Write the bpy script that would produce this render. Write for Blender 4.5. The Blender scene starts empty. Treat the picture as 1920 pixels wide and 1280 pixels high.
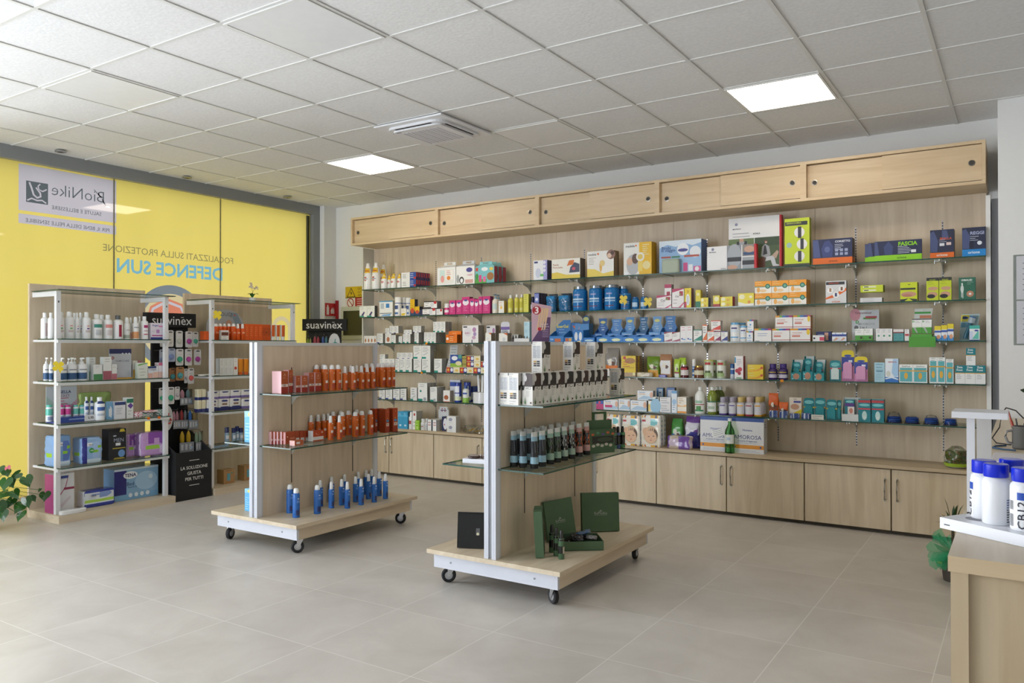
import bpy, math, random
from mathutils import Vector, Matrix, noise as mnoise
random.seed(7)
R = math.radians
scene = bpy.context.scene
col = scene.collection

# ------------------------------------------------------------------ camera, light, exposure
H = 1.354                       # camera height above the floor
FPX, YAW, PITCH, ROLL = 1470.8, -0.57742, 0.00667, -0.00105
cam_d = bpy.data.cameras.new('camera'); cam = bpy.data.objects.new('camera', cam_d); col.objects.link(cam)
cam_d.sensor_width = 36.0; cam_d.lens = FPX / 1920 * 36.0; cam_d.clip_start = .05
cam.location = (0, 0, H)
cam.rotation_euler = (Matrix.Rotation(-YAW, 3, 'Z') @ Matrix.Rotation(math.pi/2 + PITCH, 3, 'X') @ Matrix.Rotation(ROLL, 3, 'Z')).to_euler()
scene.camera = cam
vs = scene.view_settings
vs.view_transform = 'Standard'; vs.look = 'None'; vs.gamma = 1; vs.use_curve_mapping = False
vs.exposure = 0.0
world = bpy.data.worlds.new('sky'); scene.world = world; world.use_nodes = True
bg = world.node_tree.nodes['Background']; bg.inputs[0].default_value = (0.93, 0.885, 1.0, 1); bg.inputs[1].default_value = 14.0

def portal(name, loc, rot, sx, sy):
    l = bpy.data.lights.new(name, 'AREA'); l.shape = 'RECTANGLE'; l.size = sx; l.size_y = sy
    l.cycles.is_portal = True
    o = bpy.data.objects.new(name, l); col.objects.link(o); o.location = loc; o.rotation_euler = rot
portal('daylight_side_glazing', (-7.12, -.05, 1.45), (0, R(-90), 0), 2.7, 5.7)
portal('daylight_front_glazing', (-5.6, -3.12, 1.45), (R(90), 0, 0), 2.8, 2.7)

# ------------------------------------------------------------------ measured sight lines -> points on known planes
def ray(px, py):
    x = (px-960)/FPX; y = (640-py)/FPX
    cr, sr, cp, sp, cy, sy = math.cos(ROLL), math.sin(ROLL), math.cos(PITCH), math.sin(PITCH), math.cos(YAW), math.sin(YAW)
    xc = x*cr-y*sr; u = x*sr+y*cr
    yc = cp-u*sp; zc = sp+u*cp
    return (xc*cy+yc*sy, -xc*sy+yc*cy, zc)
def on_y(px, py, y):            # point on the vertical plane at depth y
    r = ray(px, py); k = y/r[1]; return (r[0]*k, y, r[2]*k+H)
def on_x(px, py, x):
    r = ray(px, py); k = x/r[0]; return (x, r[1]*k, r[2]*k+H)
def on_z(px, py, z):
    r = ray(px, py); k = (z-H)/r[2]; return (r[0]*k, r[1]*k, z)

# ------------------------------------------------------------------ materials
def lin(h):
    h = h.lstrip('#'); c = [int(h[i:i+2], 16)/255 for i in (0, 2, 4)]
    return tuple(v/12.92 if v <= .04045 else ((v+.055)/1.055)**2.4 for v in c) + (1,)
MATS = {}
def nodes_of(name):
    m = bpy.data.materials.new(name); m.use_nodes = True
    nt = m.node_tree; return m, nt, nt.nodes['Principled BSDF']
def N(nt, t, **kw):
    n = nt.nodes.new(t)
    for k, v in kw.items(): setattr(n, k, v)
    return n
KIND = {'p': ('card', .45, 0), 'g': ('gloss plastic', .18, 0), 'm': ('matt', .75, 0), 's': ('metal', .28, 1), 'f': ('film wrap', .3, 0), 'w': ('painted metal', .35, 0)}
def M(key):
    """'#rrggbb' = printed card, 'g:#..' glossy plastic, 'm:#..' matt, 's:#..' metal, or a named material"""
    if key in MATS: return MATS[key]
    k, h = ('p', key) if key[0] == '#' else key.split(':')
    nm, ro, me = KIND[k]
    m, nt, b = nodes_of(nm + ' ' + h.lstrip('#'))
    b.inputs['Roughness'].default_value = ro; b.inputs['Metallic'].default_value = me
    tc = N(nt, 'ShaderNodeTexCoord'); no = N(nt, 'ShaderNodeTexNoise'); no.inputs['Scale'].default_value = 14
    nt.links.new(tc.outputs['Object'], no.inputs['Vector'])
    mx = N(nt, 'ShaderNodeMixRGB', blend_type='MULTIPLY'); mx.inputs[0].default_value = .07
    mx.inputs[1].default_value = lin(h); nt.links.new(no.outputs['Fac'], mx.inputs[2])
    nt.links.new(mx.outputs[0], b.inputs['Base Color'])
    MATS[key] = m; return m

def wood(key, c1, c2, axis, rough=.42, scale=1.0):
    m, nt, b = nodes_of(key); L = nt.links.new
    g = N(nt, 'ShaderNodeNewGeometry'); oi = N(nt, 'ShaderNodeObjectInfo')
    mp = N(nt, 'ShaderNodeMapping'); L(g.outputs['Position'], mp.inputs['Vector'])
    mp.inputs['Scale'].default_value = [ (1.1 if i == axis else 13)*scale for i in range(3)]
    n1 = N(nt, 'ShaderNodeTexNoise'); n1.inputs['Scale'].default_value = 1.6; n1.inputs['Detail'].default_value = 7; n1.inputs['Distortion'].default_value = .7
    L(mp.outputs[0], n1.inputs['Vector'])
    mp2 = N(nt, 'ShaderNodeMapping'); L(g.outputs['Position'], mp2.inputs['Vector'])
    mp2.inputs['Scale'].default_value = [ (.9 if i == axis else 4) for i in range(3)]
    n2 = N(nt, 'ShaderNodeTexNoise'); n2.inputs['Scale'].default_value = 1.3; n2.inputs['Detail'].default_value = 3
    L(mp2.outputs[0], n2.inputs['Vector'])
    # plank-width tone steps across the grain
    sx = N(nt, 'ShaderNodeSeparateXYZ'); L(g.outputs['Position'], sx.inputs[0])
    ad = N(nt, 'ShaderNodeMath', operation='ADD')
    if axis == 2: L(sx.outputs[0], ad.inputs[0]); L(sx.outputs[1], ad.inputs[1])
    elif axis == 0: L(sx.outputs[2], ad.inputs[0]); L(sx.outputs[1], ad.inputs[1])
    else: L(sx.outputs[0], ad.inputs[0]); L(sx.outputs[2], ad.inputs[1])
    mu = N(nt, 'ShaderNodeMath', operation='MULTIPLY'); mu.inputs[1].default_value = 9; L(ad.outputs[0], mu.inputs[0])
    fl = N(nt, 'ShaderNodeMath', operation='FLOOR'); L(mu.outputs[0], fl.inputs[0])
    wn = N(nt, 'ShaderNodeTexWhiteNoise', noise_dimensions='1D'); L(fl.outputs[0], wn.inputs['W'])
    s1 = N(nt, 'ShaderNodeMath', operation='MULTIPLY_ADD'); L(wn.outputs['Value'], s1.inputs[0]); s1.inputs[1].default_value = .10; L(n1.outputs['Fac'], s1.inputs[2])
    s2 = N(nt, 'ShaderNodeMath', operation='MULTIPLY_ADD'); L(n2.outputs['Fac'], s2.inputs[0]); s2.inputs[1].default_value = .55; L(s1.outputs[0], s2.inputs[2])
    cr = N(nt, 'ShaderNodeValToRGB'); L(s2.outputs[0], cr.inputs[0])
    cr.color_ramp.elements[0].position = .55; cr.color_ramp.elements[0].color = lin(c2)
    cr.color_ramp.elements[1].position = 1.12; cr.color_ramp.elements[1].color = lin(c1)
    L(cr.outputs[0], b.inputs['Base Color']); b.inputs['Roughness'].default_value = rough
    MATS[key] = m
wood('wood_v', '#dbcab2', '#c8b59b', 2)          # wall panels, vertical grain
wood('wood_door', '#d2c2a6', '#bba88a', 2)
wood('wood_x', '#dcc5a2', '#ccb18b', 0)          # upper cupboards, horizontal grain
wood('wood_top', '#c4b294', '#b29d7f', 0)
wood('wood_y', '#d3c5ad', '#c2b197', 1)
wood('wood_counter', '#d2bf9f', '#bda682', 2, .35, .8)

def floor_mat():
    m, nt, b = nodes_of('floor_tile'); L = nt.links.new
    g = N(nt, 'ShaderNodeNewGeometry'); sx = N(nt, 'ShaderNodeSeparateXYZ'); L(g.outputs['Position'], sx.inputs[0])
    def edge(out, off):
        a = N(nt, 'ShaderNodeMath', operation='ADD'); a.inputs[1].default_value = off + 12; L(out, a.inputs[0])
        d = N(nt, 'ShaderNodeMath', operation='DIVIDE'); d.inputs[1].default_value = .6; L(a.outputs[0], d.inputs[0])
        f = N(nt, 'ShaderNodeMath', operation='FRACT'); L(d.outputs[0], f.inputs[0])
        p = N(nt, 'ShaderNodeMath', operation='PINGPONG'); p.inputs[1].default_value = .5; L(f.outputs[0], p.inputs[0])
        fl = N(nt, 'ShaderNodeMath', operation='FLOOR'); L(d.outputs[0], fl.inputs[0])
        return p.outputs[0], fl.outputs[0]
    e1, c1 = edge(sx.outputs[0], 3.315); e2, c2 = edge(sx.outputs[1], -3.08+.6*6)
    mn = N(nt, 'ShaderNodeMath', operation='MINIMUM'); L(e1, mn.inputs[0]); L(e2, mn.inputs[1])
    lt = N(nt, 'ShaderNodeMath', operation='LESS_THAN'); lt.inputs[1].default_value = .0032; L(mn.outputs[0], lt.inputs[0])
    cm = N(nt, 'ShaderNodeCombineXYZ'); L(c1, cm.inputs[0]); L(c2, cm.inputs[1])
    wn = N(nt, 'ShaderNodeTexWhiteNoise', noise_dimensions='3D'); L(cm.outputs[0], wn.inputs['Vector'])
    va = N(nt, 'ShaderNodeVectorMath', operation='MULTIPLY_ADD'); L(wn.outputs['Color'], va.inputs[0]); va.inputs[1].default_value = (9, 9, 9); L(g.outputs['Position'], va.inputs[2])
    n1 = N(nt, 'ShaderNodeTexNoise'); n1.inputs['Scale'].default_value = 2.6; n1.inputs['Detail'].default_value = 8; n1.inputs['Roughness'].default_value = .62; n1.inputs['Distortion'].default_value = .5
    L(va.outputs[0], n1.inputs['Vector'])
    cr = N(nt, 'ShaderNodeValToRGB'); L(n1.outputs['Fac'], cr.inputs[0])
    cr.color_ramp.elements[0].position = .3; cr.color_ramp.elements[0].color = lin('#b9b3ab')
    cr.color_ramp.elements[1].position = .7; cr.color_ramp.elements[1].color = lin('#cbc6bf')
    mx = N(nt, 'ShaderNodeMixRGB'); L(lt.outputs[0], mx.inputs[0]); L(cr.outputs[0], mx.inputs[1]); mx.inputs[2].default_value = lin('#dbd8d2')
    L(mx.outputs[0], b.inputs['Base Color'])
    rr = N(nt, 'ShaderNodeMapRange'); L(n1.outputs['Fac'], rr.inputs[0]); rr.inputs[3].default_value = .3; rr.inputs[4].default_value = .42
    L(rr.outputs[0], b.inputs['Roughness'])
    MATS['floor_tile'] = m
floor_mat()
def plaster(key, c, scale=60, bump=.12, amt=.06, rough=.8):
    m, nt, b = nodes_of(key); L = nt.links.new
    g = N(nt, 'ShaderNodeNewGeometry'); n1 = N(nt, 'ShaderNodeTexNoise'); n1.inputs['Scale'].default_value = scale; n1.inputs['Detail'].default_value = 4
    L(g.outputs['Position'], n1.inputs['Vector'])
    mx = N(nt, 'ShaderNodeMixRGB', blend_type='MULTIPLY'); mx.inputs[0].default_value = amt*2; mx.inputs[1].default_value = lin(c); L(n1.outputs['Fac'], mx.inputs[2])
    L(mx.outputs[0], b.inputs['Base Color']); b.inputs['Roughness'].default_value = rough
    bp = N(nt, 'ShaderNodeBump'); bp.inputs['Strength'].default_value = bump; bp.inputs['Distance'].default_value = .002
    L(n1.outputs['Fac'], bp.inputs['Height']); L(bp.outputs[0], b.inputs['Normal'])
    MATS[key] = m
plaster('wall_paint', '#e6e6e4', 30, .05, .02)
plaster('ceiling_tile', '#eeeeee', 55, .5, .10)
def emit(key, c, s):
    m = bpy.data.materials.new(key); m.use_nodes = True; nt = m.node_tree; nt.nodes.clear()
    e = N(nt, 'ShaderNodeEmission'); e.inputs[0].default_value = lin(c); e.inputs[1].default_value = s
    o = N(nt, 'ShaderNodeOutputMaterial'); nt.links.new(e.outputs[0], o.inputs[0]); MATS[key] = m
emit('lamp', '#fff1de', 14)
def clear(key, tint, fres=1.45, strength=1.0):
    m = bpy.data.materials.new(key); m.use_nodes = True; nt = m.node_tree; nt.nodes.clear(); L = nt.links.new
    t = N(nt, 'ShaderNodeBsdfTransparent'); t.inputs[0].default_value = lin(tint)
    g = N(nt, 'ShaderNodeBsdfGlossy'); g.inputs['Roughness'].default_value = .02
    f = N(nt, 'ShaderNodeFresnel'); f.inputs[0].default_value = fres
    mu = N(nt, 'ShaderNodeMath', operation='MULTIPLY'); mu.inputs[1].default_value = strength; L(f.outputs[0], mu.inputs[0])
    x = N(nt, 'ShaderNodeMixShader'); L(mu.outputs[0], x.inputs[0]); L(t.outputs[0], x.inputs[1]); L(g.outputs[0], x.inputs[2])
    o = N(nt, 'ShaderNodeOutputMaterial'); L(x.outputs[0], o.inputs[0]); MATS[key] = m
clear('pane_glass', '#f4faf7'); clear('shelf_glass', '#f1f7f4', 1.45, .45); clear('blister', '#f2f4f4', 1.4, .6); clear('bag_film', '#eef0ee', 1.5, .9)
clear('green_glass', '#a8dca6', 1.45, .9)
def film(key, c, dens=.084):
    """printed film on the window, seen against daylight"""
    m = bpy.data.materials.new(key); m.use_nodes = True; nt = m.node_tree; nt.nodes.clear(); L = nt.links.new
    g = N(nt, 'ShaderNodeNewGeometry'); mp = N(nt, 'ShaderNodeMapping'); mp.inputs['Scale'].default_value = (1, 3, .6); L(g.outputs['Position'], mp.inputs[0])
    n1 = N(nt, 'ShaderNodeTexNoise'); n1.inputs['Scale'].default_value = 1.3; n1.inputs['Detail'].default_value = 5; L(mp.outputs[0], n1.inputs['Vector'])
    mx = N(nt, 'ShaderNodeMixRGB', blend_type='MULTIPLY'); mx.inputs[0].default_value = .12; mx.inputs[1].default_value = tuple(v*dens for v in lin(c)[:3])+(1,); L(n1.outputs['Fac'], mx.inputs[2])
    t = N(nt, 'ShaderNodeBsdfTranslucent'); L(mx.outputs[0], t.inputs[0])
    d = N(nt, 'ShaderNodeBsdfDiffuse'); d.inputs[0].default_value = tuple(v*.5 for v in lin(c)[:3])+(1,)
    x0 = N(nt, 'ShaderNodeMixShader'); x0.inputs[0].default_value = .12; L(t.outputs[0], x0.inputs[1]); L(d.outputs[0], x0.inputs[2])
    gl = N(nt, 'ShaderNodeBsdfGlossy'); gl.inputs['Roughness'].default_value = .03
    f = N(nt, 'ShaderNodeFresnel'); f.inputs[0].default_value = 1.45
    x = N(nt, 'ShaderNodeMixShader'); L(f.outputs[0], x.inputs[0]); L(x0.outputs[0], x.inputs[1]); L(gl.outputs[0], x.inputs[2])
    o = N(nt, 'ShaderNodeOutputMaterial'); L(x.outputs[0], o.inputs[0]); MATS[key] = m
film('film_yellow', '#ecde6e'); film('film_white', '#c9c9c6'); film('film_grey', '#7f8c8a'); film('film_dark', '#5f6a68'); film('film_blue', '#7fbfc6'); film('film_salmon', '#d98a6a'); film('film_cream', '#d8cf9a'); film('film_textgrey', '#96945a')
def glassedge():
    m, nt, b = nodes_of('glass_edge'); b.inputs['Base Color'].default_value = lin('#1f4a40'); b.inputs['Roughness'].default_value = .12
    MATS['glass_edge'] = m
glassedge()

# ------------------------------------------------------------------ mesh building
TXT = {}
def glyphs(s, bold=0):
    k = (s, bold)
    if k not in TXT:
        c = bpy.data.curves.new('t', 'FONT'); c.body = s; c.size = 1; c.resolution_u = 2
        c.offset = bold
        o = bpy.data.objects.new('t', c); me = o.to_mesh()
        vsx = [(v.co.x, v.co.y) for v in me.vertices]; fs = [tuple(p.vertices) for p in me.polygons]
        o.to_mesh_clear(); bpy.data.objects.remove(o); bpy.data.curves.remove(c)
        x0 = min(v[0] for v in vsx); x1 = max(v[0] for v in vsx); y0 = min(v[1] for v in vsx); y1 = max(v[1] for v in vsx)
        TXT[k] = ([((a-x0)/(x1-x0), (b-y0)/(y1-y0)) for a, b in vsx], fs, (x1-x0)/(y1-y0))
    return TXT[k]
def outlines(vs2, fs):
    E = {}
    for f in fs:
        for k in range(len(f)): 
            e = (f[k], f[(k+1) % len(f)]); E[e] = 1
    nx = {}
    for a, b in E:
        if (b, a) not in E: nx.setdefault(a, []).append(b)
    out = []
    while nx:
        a = next(iter(nx)); lp = [a]
        while True:
            b = nx[lp[-1]].pop()
            if not nx[lp[-1]]: del nx[lp[-1]]
            if b == a: break
            lp.append(b)
            if b not in nx: break
        out.append([vs2[i] for i in lp])
    return out
class MB:
    def __init__(s): s.v = []; s.f = []; s.m = []; s.sm = []
    def face(s, pts, mat, smooth=False):
        i = len(s.v); s.v += [tuple(p) for p in pts]; s.f.append(tuple(range(i, i+len(pts)))); s.m.append(mat); s.sm.append(smooth); return s
    def box(s, x0, x1, y0, y1, z0, z1, mat, faces=None):
        i = len(s.v)
        s.v += [(x, y, z) for z in (z0, z1) for y in (y0, y1) for x in (x0, x1)]
        F = {'bottom': (0, 2, 3, 1), 'top': (4, 5, 7, 6), 'front': (0, 1, 5, 4), 'back': (2, 6, 7, 3), 'left': (0, 4, 6, 2), 'right': (1, 3, 7, 5)}
        for k, f in F.items():
            s.f.append(tuple(i+a for a in f)); s.m.append((faces or {}).get(k, mat)); s.sm.append(False)
        return s
    def lathe(s, prof, matf, seg=20, cx=0, cy=0, sy=1.0, cap=True):
        """prof [(r,z)], matf a material name or f(zmid, angle_deg_from_front)"""
        n = len(prof); base = len(s.v)
        for r, z in prof:
            for k in range(seg):
                a = 2*math.pi*k/seg - math.pi/2; s.v.append((cx+r*math.cos(a), cy+r*math.sin(a)*sy, z))
        for i in range(n-1):
            zm = (prof[i][1]+prof[i+1][1])/2
            for k in range(seg):
                k2 = (k+1) % seg; an = (360*(k+.5)/seg); an = an-360 if an > 180 else an
                s.f.append((base+i*seg+k, base+i*seg+k2, base+(i+1)*seg+k2, base+(i+1)*seg+k))
                s.m.append(matf(zm, an) if callable(matf) else matf); s.sm.append(True)
        if cap:
            for i, rv in ((0, True), (n-1, False)):
                if prof[i][0] > 1e-6:
                    ids = [base+i*seg+k for k in range(seg)]
                    s.f.append(tuple(ids[::-1] if rv else ids)); s.m.append(matf(prof[i][1], 180) if callable(matf) else matf); s.sm.append(False)
        return s
    def prism(s, poly, place, t, mat, side=None):
        """poly 2-D outline (u,v); place(u,v,w)->xyz; extruded w from 0 to t"""
        i = len(s.v); n = len(poly)
        s.v += [place(u, v, 0) for u, v in poly] + [place(u, v, t) for u, v in poly]
        s.f.append(tuple(i+k for k in range(n))); s.m.append(mat); s.sm.append(False)
        s.f.append(tuple(i+n+k for k in reversed(range(n)))); s.m.append(mat); s.sm.append(False)
        for k in range(n):
            k2 = (k+1) % n; s.f.append((i+k2, i+k, i+n+k, i+n+k2)); s.m.append(side or mat); s.sm.append(False)
        return s
    def loops(s, L, fn, mat):
        """even-odd fill of closed 2-D outlines; fn(u,v)->xyz"""
        c = bpy.data.curves.new('t', 'CURVE'); c.dimensions = '2D'; c.fill_mode = 'BOTH'
        for lp in L:
            sp = c.splines.new('POLY'); sp.points.add(len(lp)-1); sp.use_cyclic_u = True
            for p, (a, b) in zip(sp.points, lp): p.co = (a, b, 0, 1)
        o = bpy.data.objects.new('t', c); me = o.to_mesh(); i = len(s.v)
        s.v += [fn(v.co.x, v.co.y) for v in me.vertices]
        for p in me.polygons: s.f.append(tuple(i+k for k in p.vertices)); s.m.append(mat); s.sm.append(False)
        o.to_mesh_clear(); bpy.data.objects.remove(o); bpy.data.curves.remove(c); return s
    def tube(s, pts, r, mat, seg=8, closed=False, rf=None):
        P = [Vector(p) for p in pts]; base = len(s.v); n = len(P); up = Vector((0, 0, 1))
        for i, p in enumerate(P):
            t = (P[(i+1) % n]-P[i-1]) if closed else (P[min(i+1, n-1)]-P[max(i-1, 0)])
            t.normalize(); a = t.cross(up)
            if a.length < .05: a = t.cross(Vector((1, 0, 0)))
            a.normalize(); b = t.cross(a); rr = r*(rf[i] if rf else 1)
            for k in range(seg):
                an = 2*math.pi*k/seg; s.v.append(tuple(p+a*rr*math.cos(an)+b*rr*math.sin(an)))
        m = n if closed else n-1
        for i in range(m):
            j = (i+1) % n
            for k in range(seg):
                k2 = (k+1) % seg; s.f.append((base+i*seg+k, base+i*seg+k2, base+j*seg+k2, base+j*seg+k)); s.m.append(mat); s.sm.append(True)
        if not closed:
            s.f.append(tuple(base+k for k in reversed(range(seg)))); s.m.append(mat); s.sm.append(False)
            s.f.append(tuple(base+(n-1)*seg+k for k in range(seg))); s.m.append(mat); s.sm.append(False)
        return s
    def text(s, t, fn, w, mat, h=None, bold=0.0, cx=True):
        """fn(u,v)->xyz; u,v in metres from the text's lower-left (or centred) corner"""
        vs2, fs, asp = glyphs(t, bold); hh = h or w/asp; ww = w or hh*asp
        i = len(s.v); s.v += [fn(u*ww-(ww/2 if cx else 0), v*hh-(hh/2 if cx else 0)) for u, v in vs2]
        for f in fs: s.f.append(tuple(i+a for a in f)); s.m.append(mat); s.sm.append(False)
        return s
    def disc(s, fn, r, mat, n=20, r2=None):
        s.face([fn(r*math.cos(2*math.pi*k/n), (r2 or r)*math.sin(2*math.pi*k/n)) for k in range(n)], mat); return s
    def mesh(s, name='m'):
        me = bpy.data.meshes.new(name); me.from_pydata(s.v, [], s.f)
        ml = []; 
        for m in s.m:
            if m not in ml: ml.append(m)
        for m in ml: me.materials.append(M(m))
        ix = {m: i for i, m in enumerate(ml)}
        me.polygons.foreach_set('material_index', [ix[m] for m in s.m])
        me.polygons.foreach_set('use_smooth', s.sm)
        if any(s.sm):
            try: me.set_sharp_from_angle(angle=R(38))
            except Exception: pass
        me.update(); return me
def link(name, data, parent=None, loc=(0, 0, 0), rot=(0, 0, 0)):
    o = bpy.data.objects.new(name, data); col.objects.link(o)
    if parent: o.parent = parent
    o.location = loc; o.rotation_euler = rot; return o
def tag(o, label, cat, group=None):
    n = len(label.split())
    if n < 4 or n > 16: print('LABEL LENGTH', n, label)
    o['label'] = label; o['category'] = cat
    if group: o['group'] = group
    LABELS.setdefault(label, []).append(o.name); return o
LABELS = {}
def struct(name, mb, **kw):
    o = link(name, mb.mesh(name), **kw); o['kind'] = 'structure'; return o
def root(name, loc, label, cat, rz=0, group=None):
    return tag(link(name, None, None, loc, (0, 0, rz)), label, cat, group)
def place(name, proto, loc, rot, label, cat, group=None):
    """proto: one mesh, or a list of (part name, mesh[, parent index[, label]])"""
    rot = (0, 0, rot) if isinstance(rot, (int, float)) else rot
    loc = (loc[0], loc[1], loc[2]+.0004)
    if not isinstance(proto, list): return tag(link(name, proto, None, loc, rot), label, cat, group)
    r = tag(link(name, None, None, loc, rot), label, cat, group); os_ = []
    for p in proto:
        o = link(p[0], p[1], os_[p[2]] if len(p) > 2 and p[2] is not None else r); os_.append(o)
        if len(p) > 3: o['label'] = p[3]
    return r
ORD = ['first', 'second', 'third', 'fourth', 'fifth', 'sixth', 'seventh', 'eighth', 'ninth', 'tenth', 'eleventh', 'twelfth', 'thirteenth', 'fourteenth', 'fifteenth', 'sixteenth']

# ================================================================== THE ROOM
CZ = 2.983; GX, GY = -3.403, 3.111            # ceiling height and grid origin
struct('floor', MB().box(-7.1, 3.5, -3.1, 6.63, -.08, 0, 'floor_tile'))
# ceiling: lay-in tiles, leaving out the cells that hold lamps, blank panels and the cassette
special = {(2, 3): 'lit', (-3, 3): 'lit', (0, 3): 'off', (0, -1): 'off', (-3, -1): 'off', (-1, 2): 'ac'}
special = {(3, 3): 'lit', (-3, 3): 'lit', (0, 3): 'off', (0, -1): 'off', (-3, -1): 'off', (-1, 2): 'ac'}
cb = MB(); cb.box(-7.1, 3.5, -3.1, 6.7, CZ+.012, CZ+.06, 'ceiling_tile')
struct('ceiling', cb)
tb = MB()
for i in range(-6, 12):
    x = GX+.6*i; tb.box(x-.011, x+.011, -3.1, 6.65, CZ+.007, CZ+.012, 'w:#dededc')
    tb.box(x+.011, x+.014, -3.1, 6.65, CZ+.0105, CZ+.012, 'm:#cfd0d1')
for j in range(-10, 6):
    y = GY+.6*j; tb.box(-7.0, 3.5, y-.009, y+.009, CZ+.0075, CZ+.012, 'w:#dededc')
struct('trim_1', tb)

def wall(name, x0, x1, y0, y1, z0=0, z1=CZ+.012): struct(name, MB().box(x0, x1, y0, y1, z0, z1, 'wall_paint'))
wall('wall_back', -7.1, 3.5, 6.63, 6.75)
wall('wall_right', 3.5, 3.6, -3.1, 6.75)
struct('wall_right_pier', MB().box(-.135, 3.5, 6.14, 6.63, 0, CZ+.012, 'wall_paint'))
struct('wall_left_column', MB().box(-7.02, -6.80, 6.44, 6.63, 0, CZ+.012, 'wall_paint'))
# side glazing (yellow film part + clear part) and the front glazing behind the viewer
fr = MB()
fr.box(-7.05, -6.87, -2.95, 6.44, 2.885, CZ+.012, 'w:#8b8f92')
fr.box(-7.05, -6.87, 6.34, 6.44, .0, 2.885, 'w:#8b8f92')
fr.box(-7.05, -6.87, 2.50, 2.58, .0, 2.885, 'w:#8b8f92')
fr.box(-7.05, -6.90, -2.95, -2.87, 0, 2.885, 'w:#8b8f92'); fr.box(-7.05, -6.9, -.2, -.12, 0, 2.885, 'w:#8b8f92')
fr.box(-7.05, -6.87, -2.95, 6.44, 0, .125, 'wood_y')
win = root('window_1', (0, 0, 0), 'side shop window of the room', 'window'); 
for k in ('label', 'category'): del win[k]
LABELS.clear(); win['kind'] = 'structure'
link('window_frame', fr.mesh(), win)
g = MB(); g.box(-6.99, -6.984, -2.87, 2.5, .125, 2.885, 'pane_glass'); link('pane', g.mesh(), win)
XF = -6.93
def wy(px, py): p = on_x(px, py, XF); return p[1], p[2]
def rect(y0, y1, z0, z1): return [(y0, z0), (y1, z0), (y1, z1), (y0, z1)]
def circ(y, z, r, n=48, ph=0): return [(y+r*math.cos(2*math.pi*k/n+ph), z+r*math.sin(2*math.pi*k/n+ph)) for k in range(n)]
def wtext(t, y0_, y1_, zmid, bold=0):        # mirrored: written to be read from the street
    v2, fs, asp = glyphs(t, bold); w = y1_-y0_; h = w/asp
    v3 = [((y0_+y1_)/2-(u-.5)*w, zmid+(v-.5)*h) for u, v in v2]
    return outlines(v3, fs)
def band(pts, wd):
    P = [Vector(p) for p in pts]; A = []; B = []
    for i in range(len(P)):
        d = (P[min(i+1, len(P)-1)]-P[max(i-1, 0)]).normalized(); nn = Vector((-d.y, d.x))*wd/2
        A.append(tuple(P[i]+nn)); B.append(tuple(P[i]-nn))
    return A+B[::-1]
y0, zt_ = wy(35, 306); y1, zb_ = wy(218, 440); zs = wy(218, 418)[1]
card1 = rect(y0, y1, zs, zt_); card2 = rect(y0, y1, zb_+.0, zs-.028)
a0, b1_ = wy(49, 338); a1, b0_ = wy(90, 384); square = rect(a0, a1, b0_, b1_)
def sq(u, v): return (a1+(a0-a1)*u, b0_+(b1_-b0_)*v)
marks = [band([sq(.06, .72), sq(.25, .60), sq(.42, .66), sq(.46, .82), sq(.36, .93)], .011),
         band([sq(.55, .74), sq(.36, .50), sq(.34, .34), sq(.5, .26), sq(.66, .38), sq(.76, .7), sq(.86, .94)], .015),
         band([sq(.08, .06), sq(.28, .17), sq(.5, .13), sq(.75, .2), sq(.95, .08)], .012)]
ta, tz = wy(97, 352); tb_, tz2 = wy(203, 376)
tx1 = wtext('BioNike', ta, tb_-.04, (tz+tz2)/2+.005, -.01) + [band([(tb_-.13, tz+.045), (tb_-.06, tz-.02), (tb_-.02, tz2-.055), (tb_+.015, tz2-.06)], .007)]
ya, za = wy(97, 389); yb, zb = wy(190, 401); tx1 += wtext('SALUTE E BELLESSERE', ya, yb, (za+zb)/2)
ya, za = wy(48, 411); yb, zb = wy(205, 431); tx2 = wtext('PER IL BENE DELLA PELLE SENSIBILE', ya, yb, (za+zb)/2-.004)
ya, za = wy(193, 466); yb, zb = wy(437, 487); tx3 = wtext('FOCALIZZATI SULLA PROTEZIONE', ya, yb, (za+zb)/2, .004)
ya, za = wy(219, 502); yb, zb = wy(417, 510); tx4 = wtext('DEFENCE SUN', ya, yb, (za+zb)/2, .025)
cy_, cz_ = 4.575, 1.555
oy, oz = cy_-.03, cz_+.03
ring, lens = circ(cy_, cz_, .40), circ(cy_, cz_, .315)
o1, o2, o3 = circ(oy, oz, .245, 8, .1), circ(oy, oz, .222, 8, .1), circ(oy, oz, .195, 8, .1)
tail = rect(5.0, 5.0, 0, 0)
by, bz = wy(528, 620)
arch = [(by+.135*math.cos(math.pi*k/16), 1.56+.135*math.sin(math.pi*k/16)) for k in range(17)]+[(by-.135, 1.36), (by-.09, 1.36)]+[(by+.09*math.cos(math.pi*k/16), 1.56+.09*math.sin(math.pi*k/16)) for k in range(16, -1, -1)]+[(by+.09, 1.36), (by+.135, 1.36)]
blob = circ(by, 1.14, .2)
strip = rect(4.215, 4.275, .98, 1.10)
fn = lambda u, v: (XF, u, v)
film_ = MB().loops([rect(2.58, 6.34, .125, 2.885), card1, card2, ring, arch, blob, strip]+tx3+tx4, fn, 'film_yellow')
link('yellow_film', film_.mesh(), win)
q = MB()
q.loops([card1, square]+tx1, fn, 'film_white'); q.loops([card2]+tx2, fn, 'film_white'); q.loops([square]+marks, fn, 'film_dark')
for m_ in marks: q.loops([m_], fn, 'film_white')
for t_ in (tx1, tx2): q.loops(t_, fn, 'film_dark')
q.loops(tx3, fn, 'film_textgrey'); q.loops(tx4, fn, 'film_blue')
q.loops([ring, lens], fn, 'film_grey'); q.loops([lens, o1], fn, 'film_cream'); q.loops([o1, o2], fn, 'film_salmon'); q.loops([o2, o3], fn, 'film_white'); q.loops([o3], fn, 'film_salmon')
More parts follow.
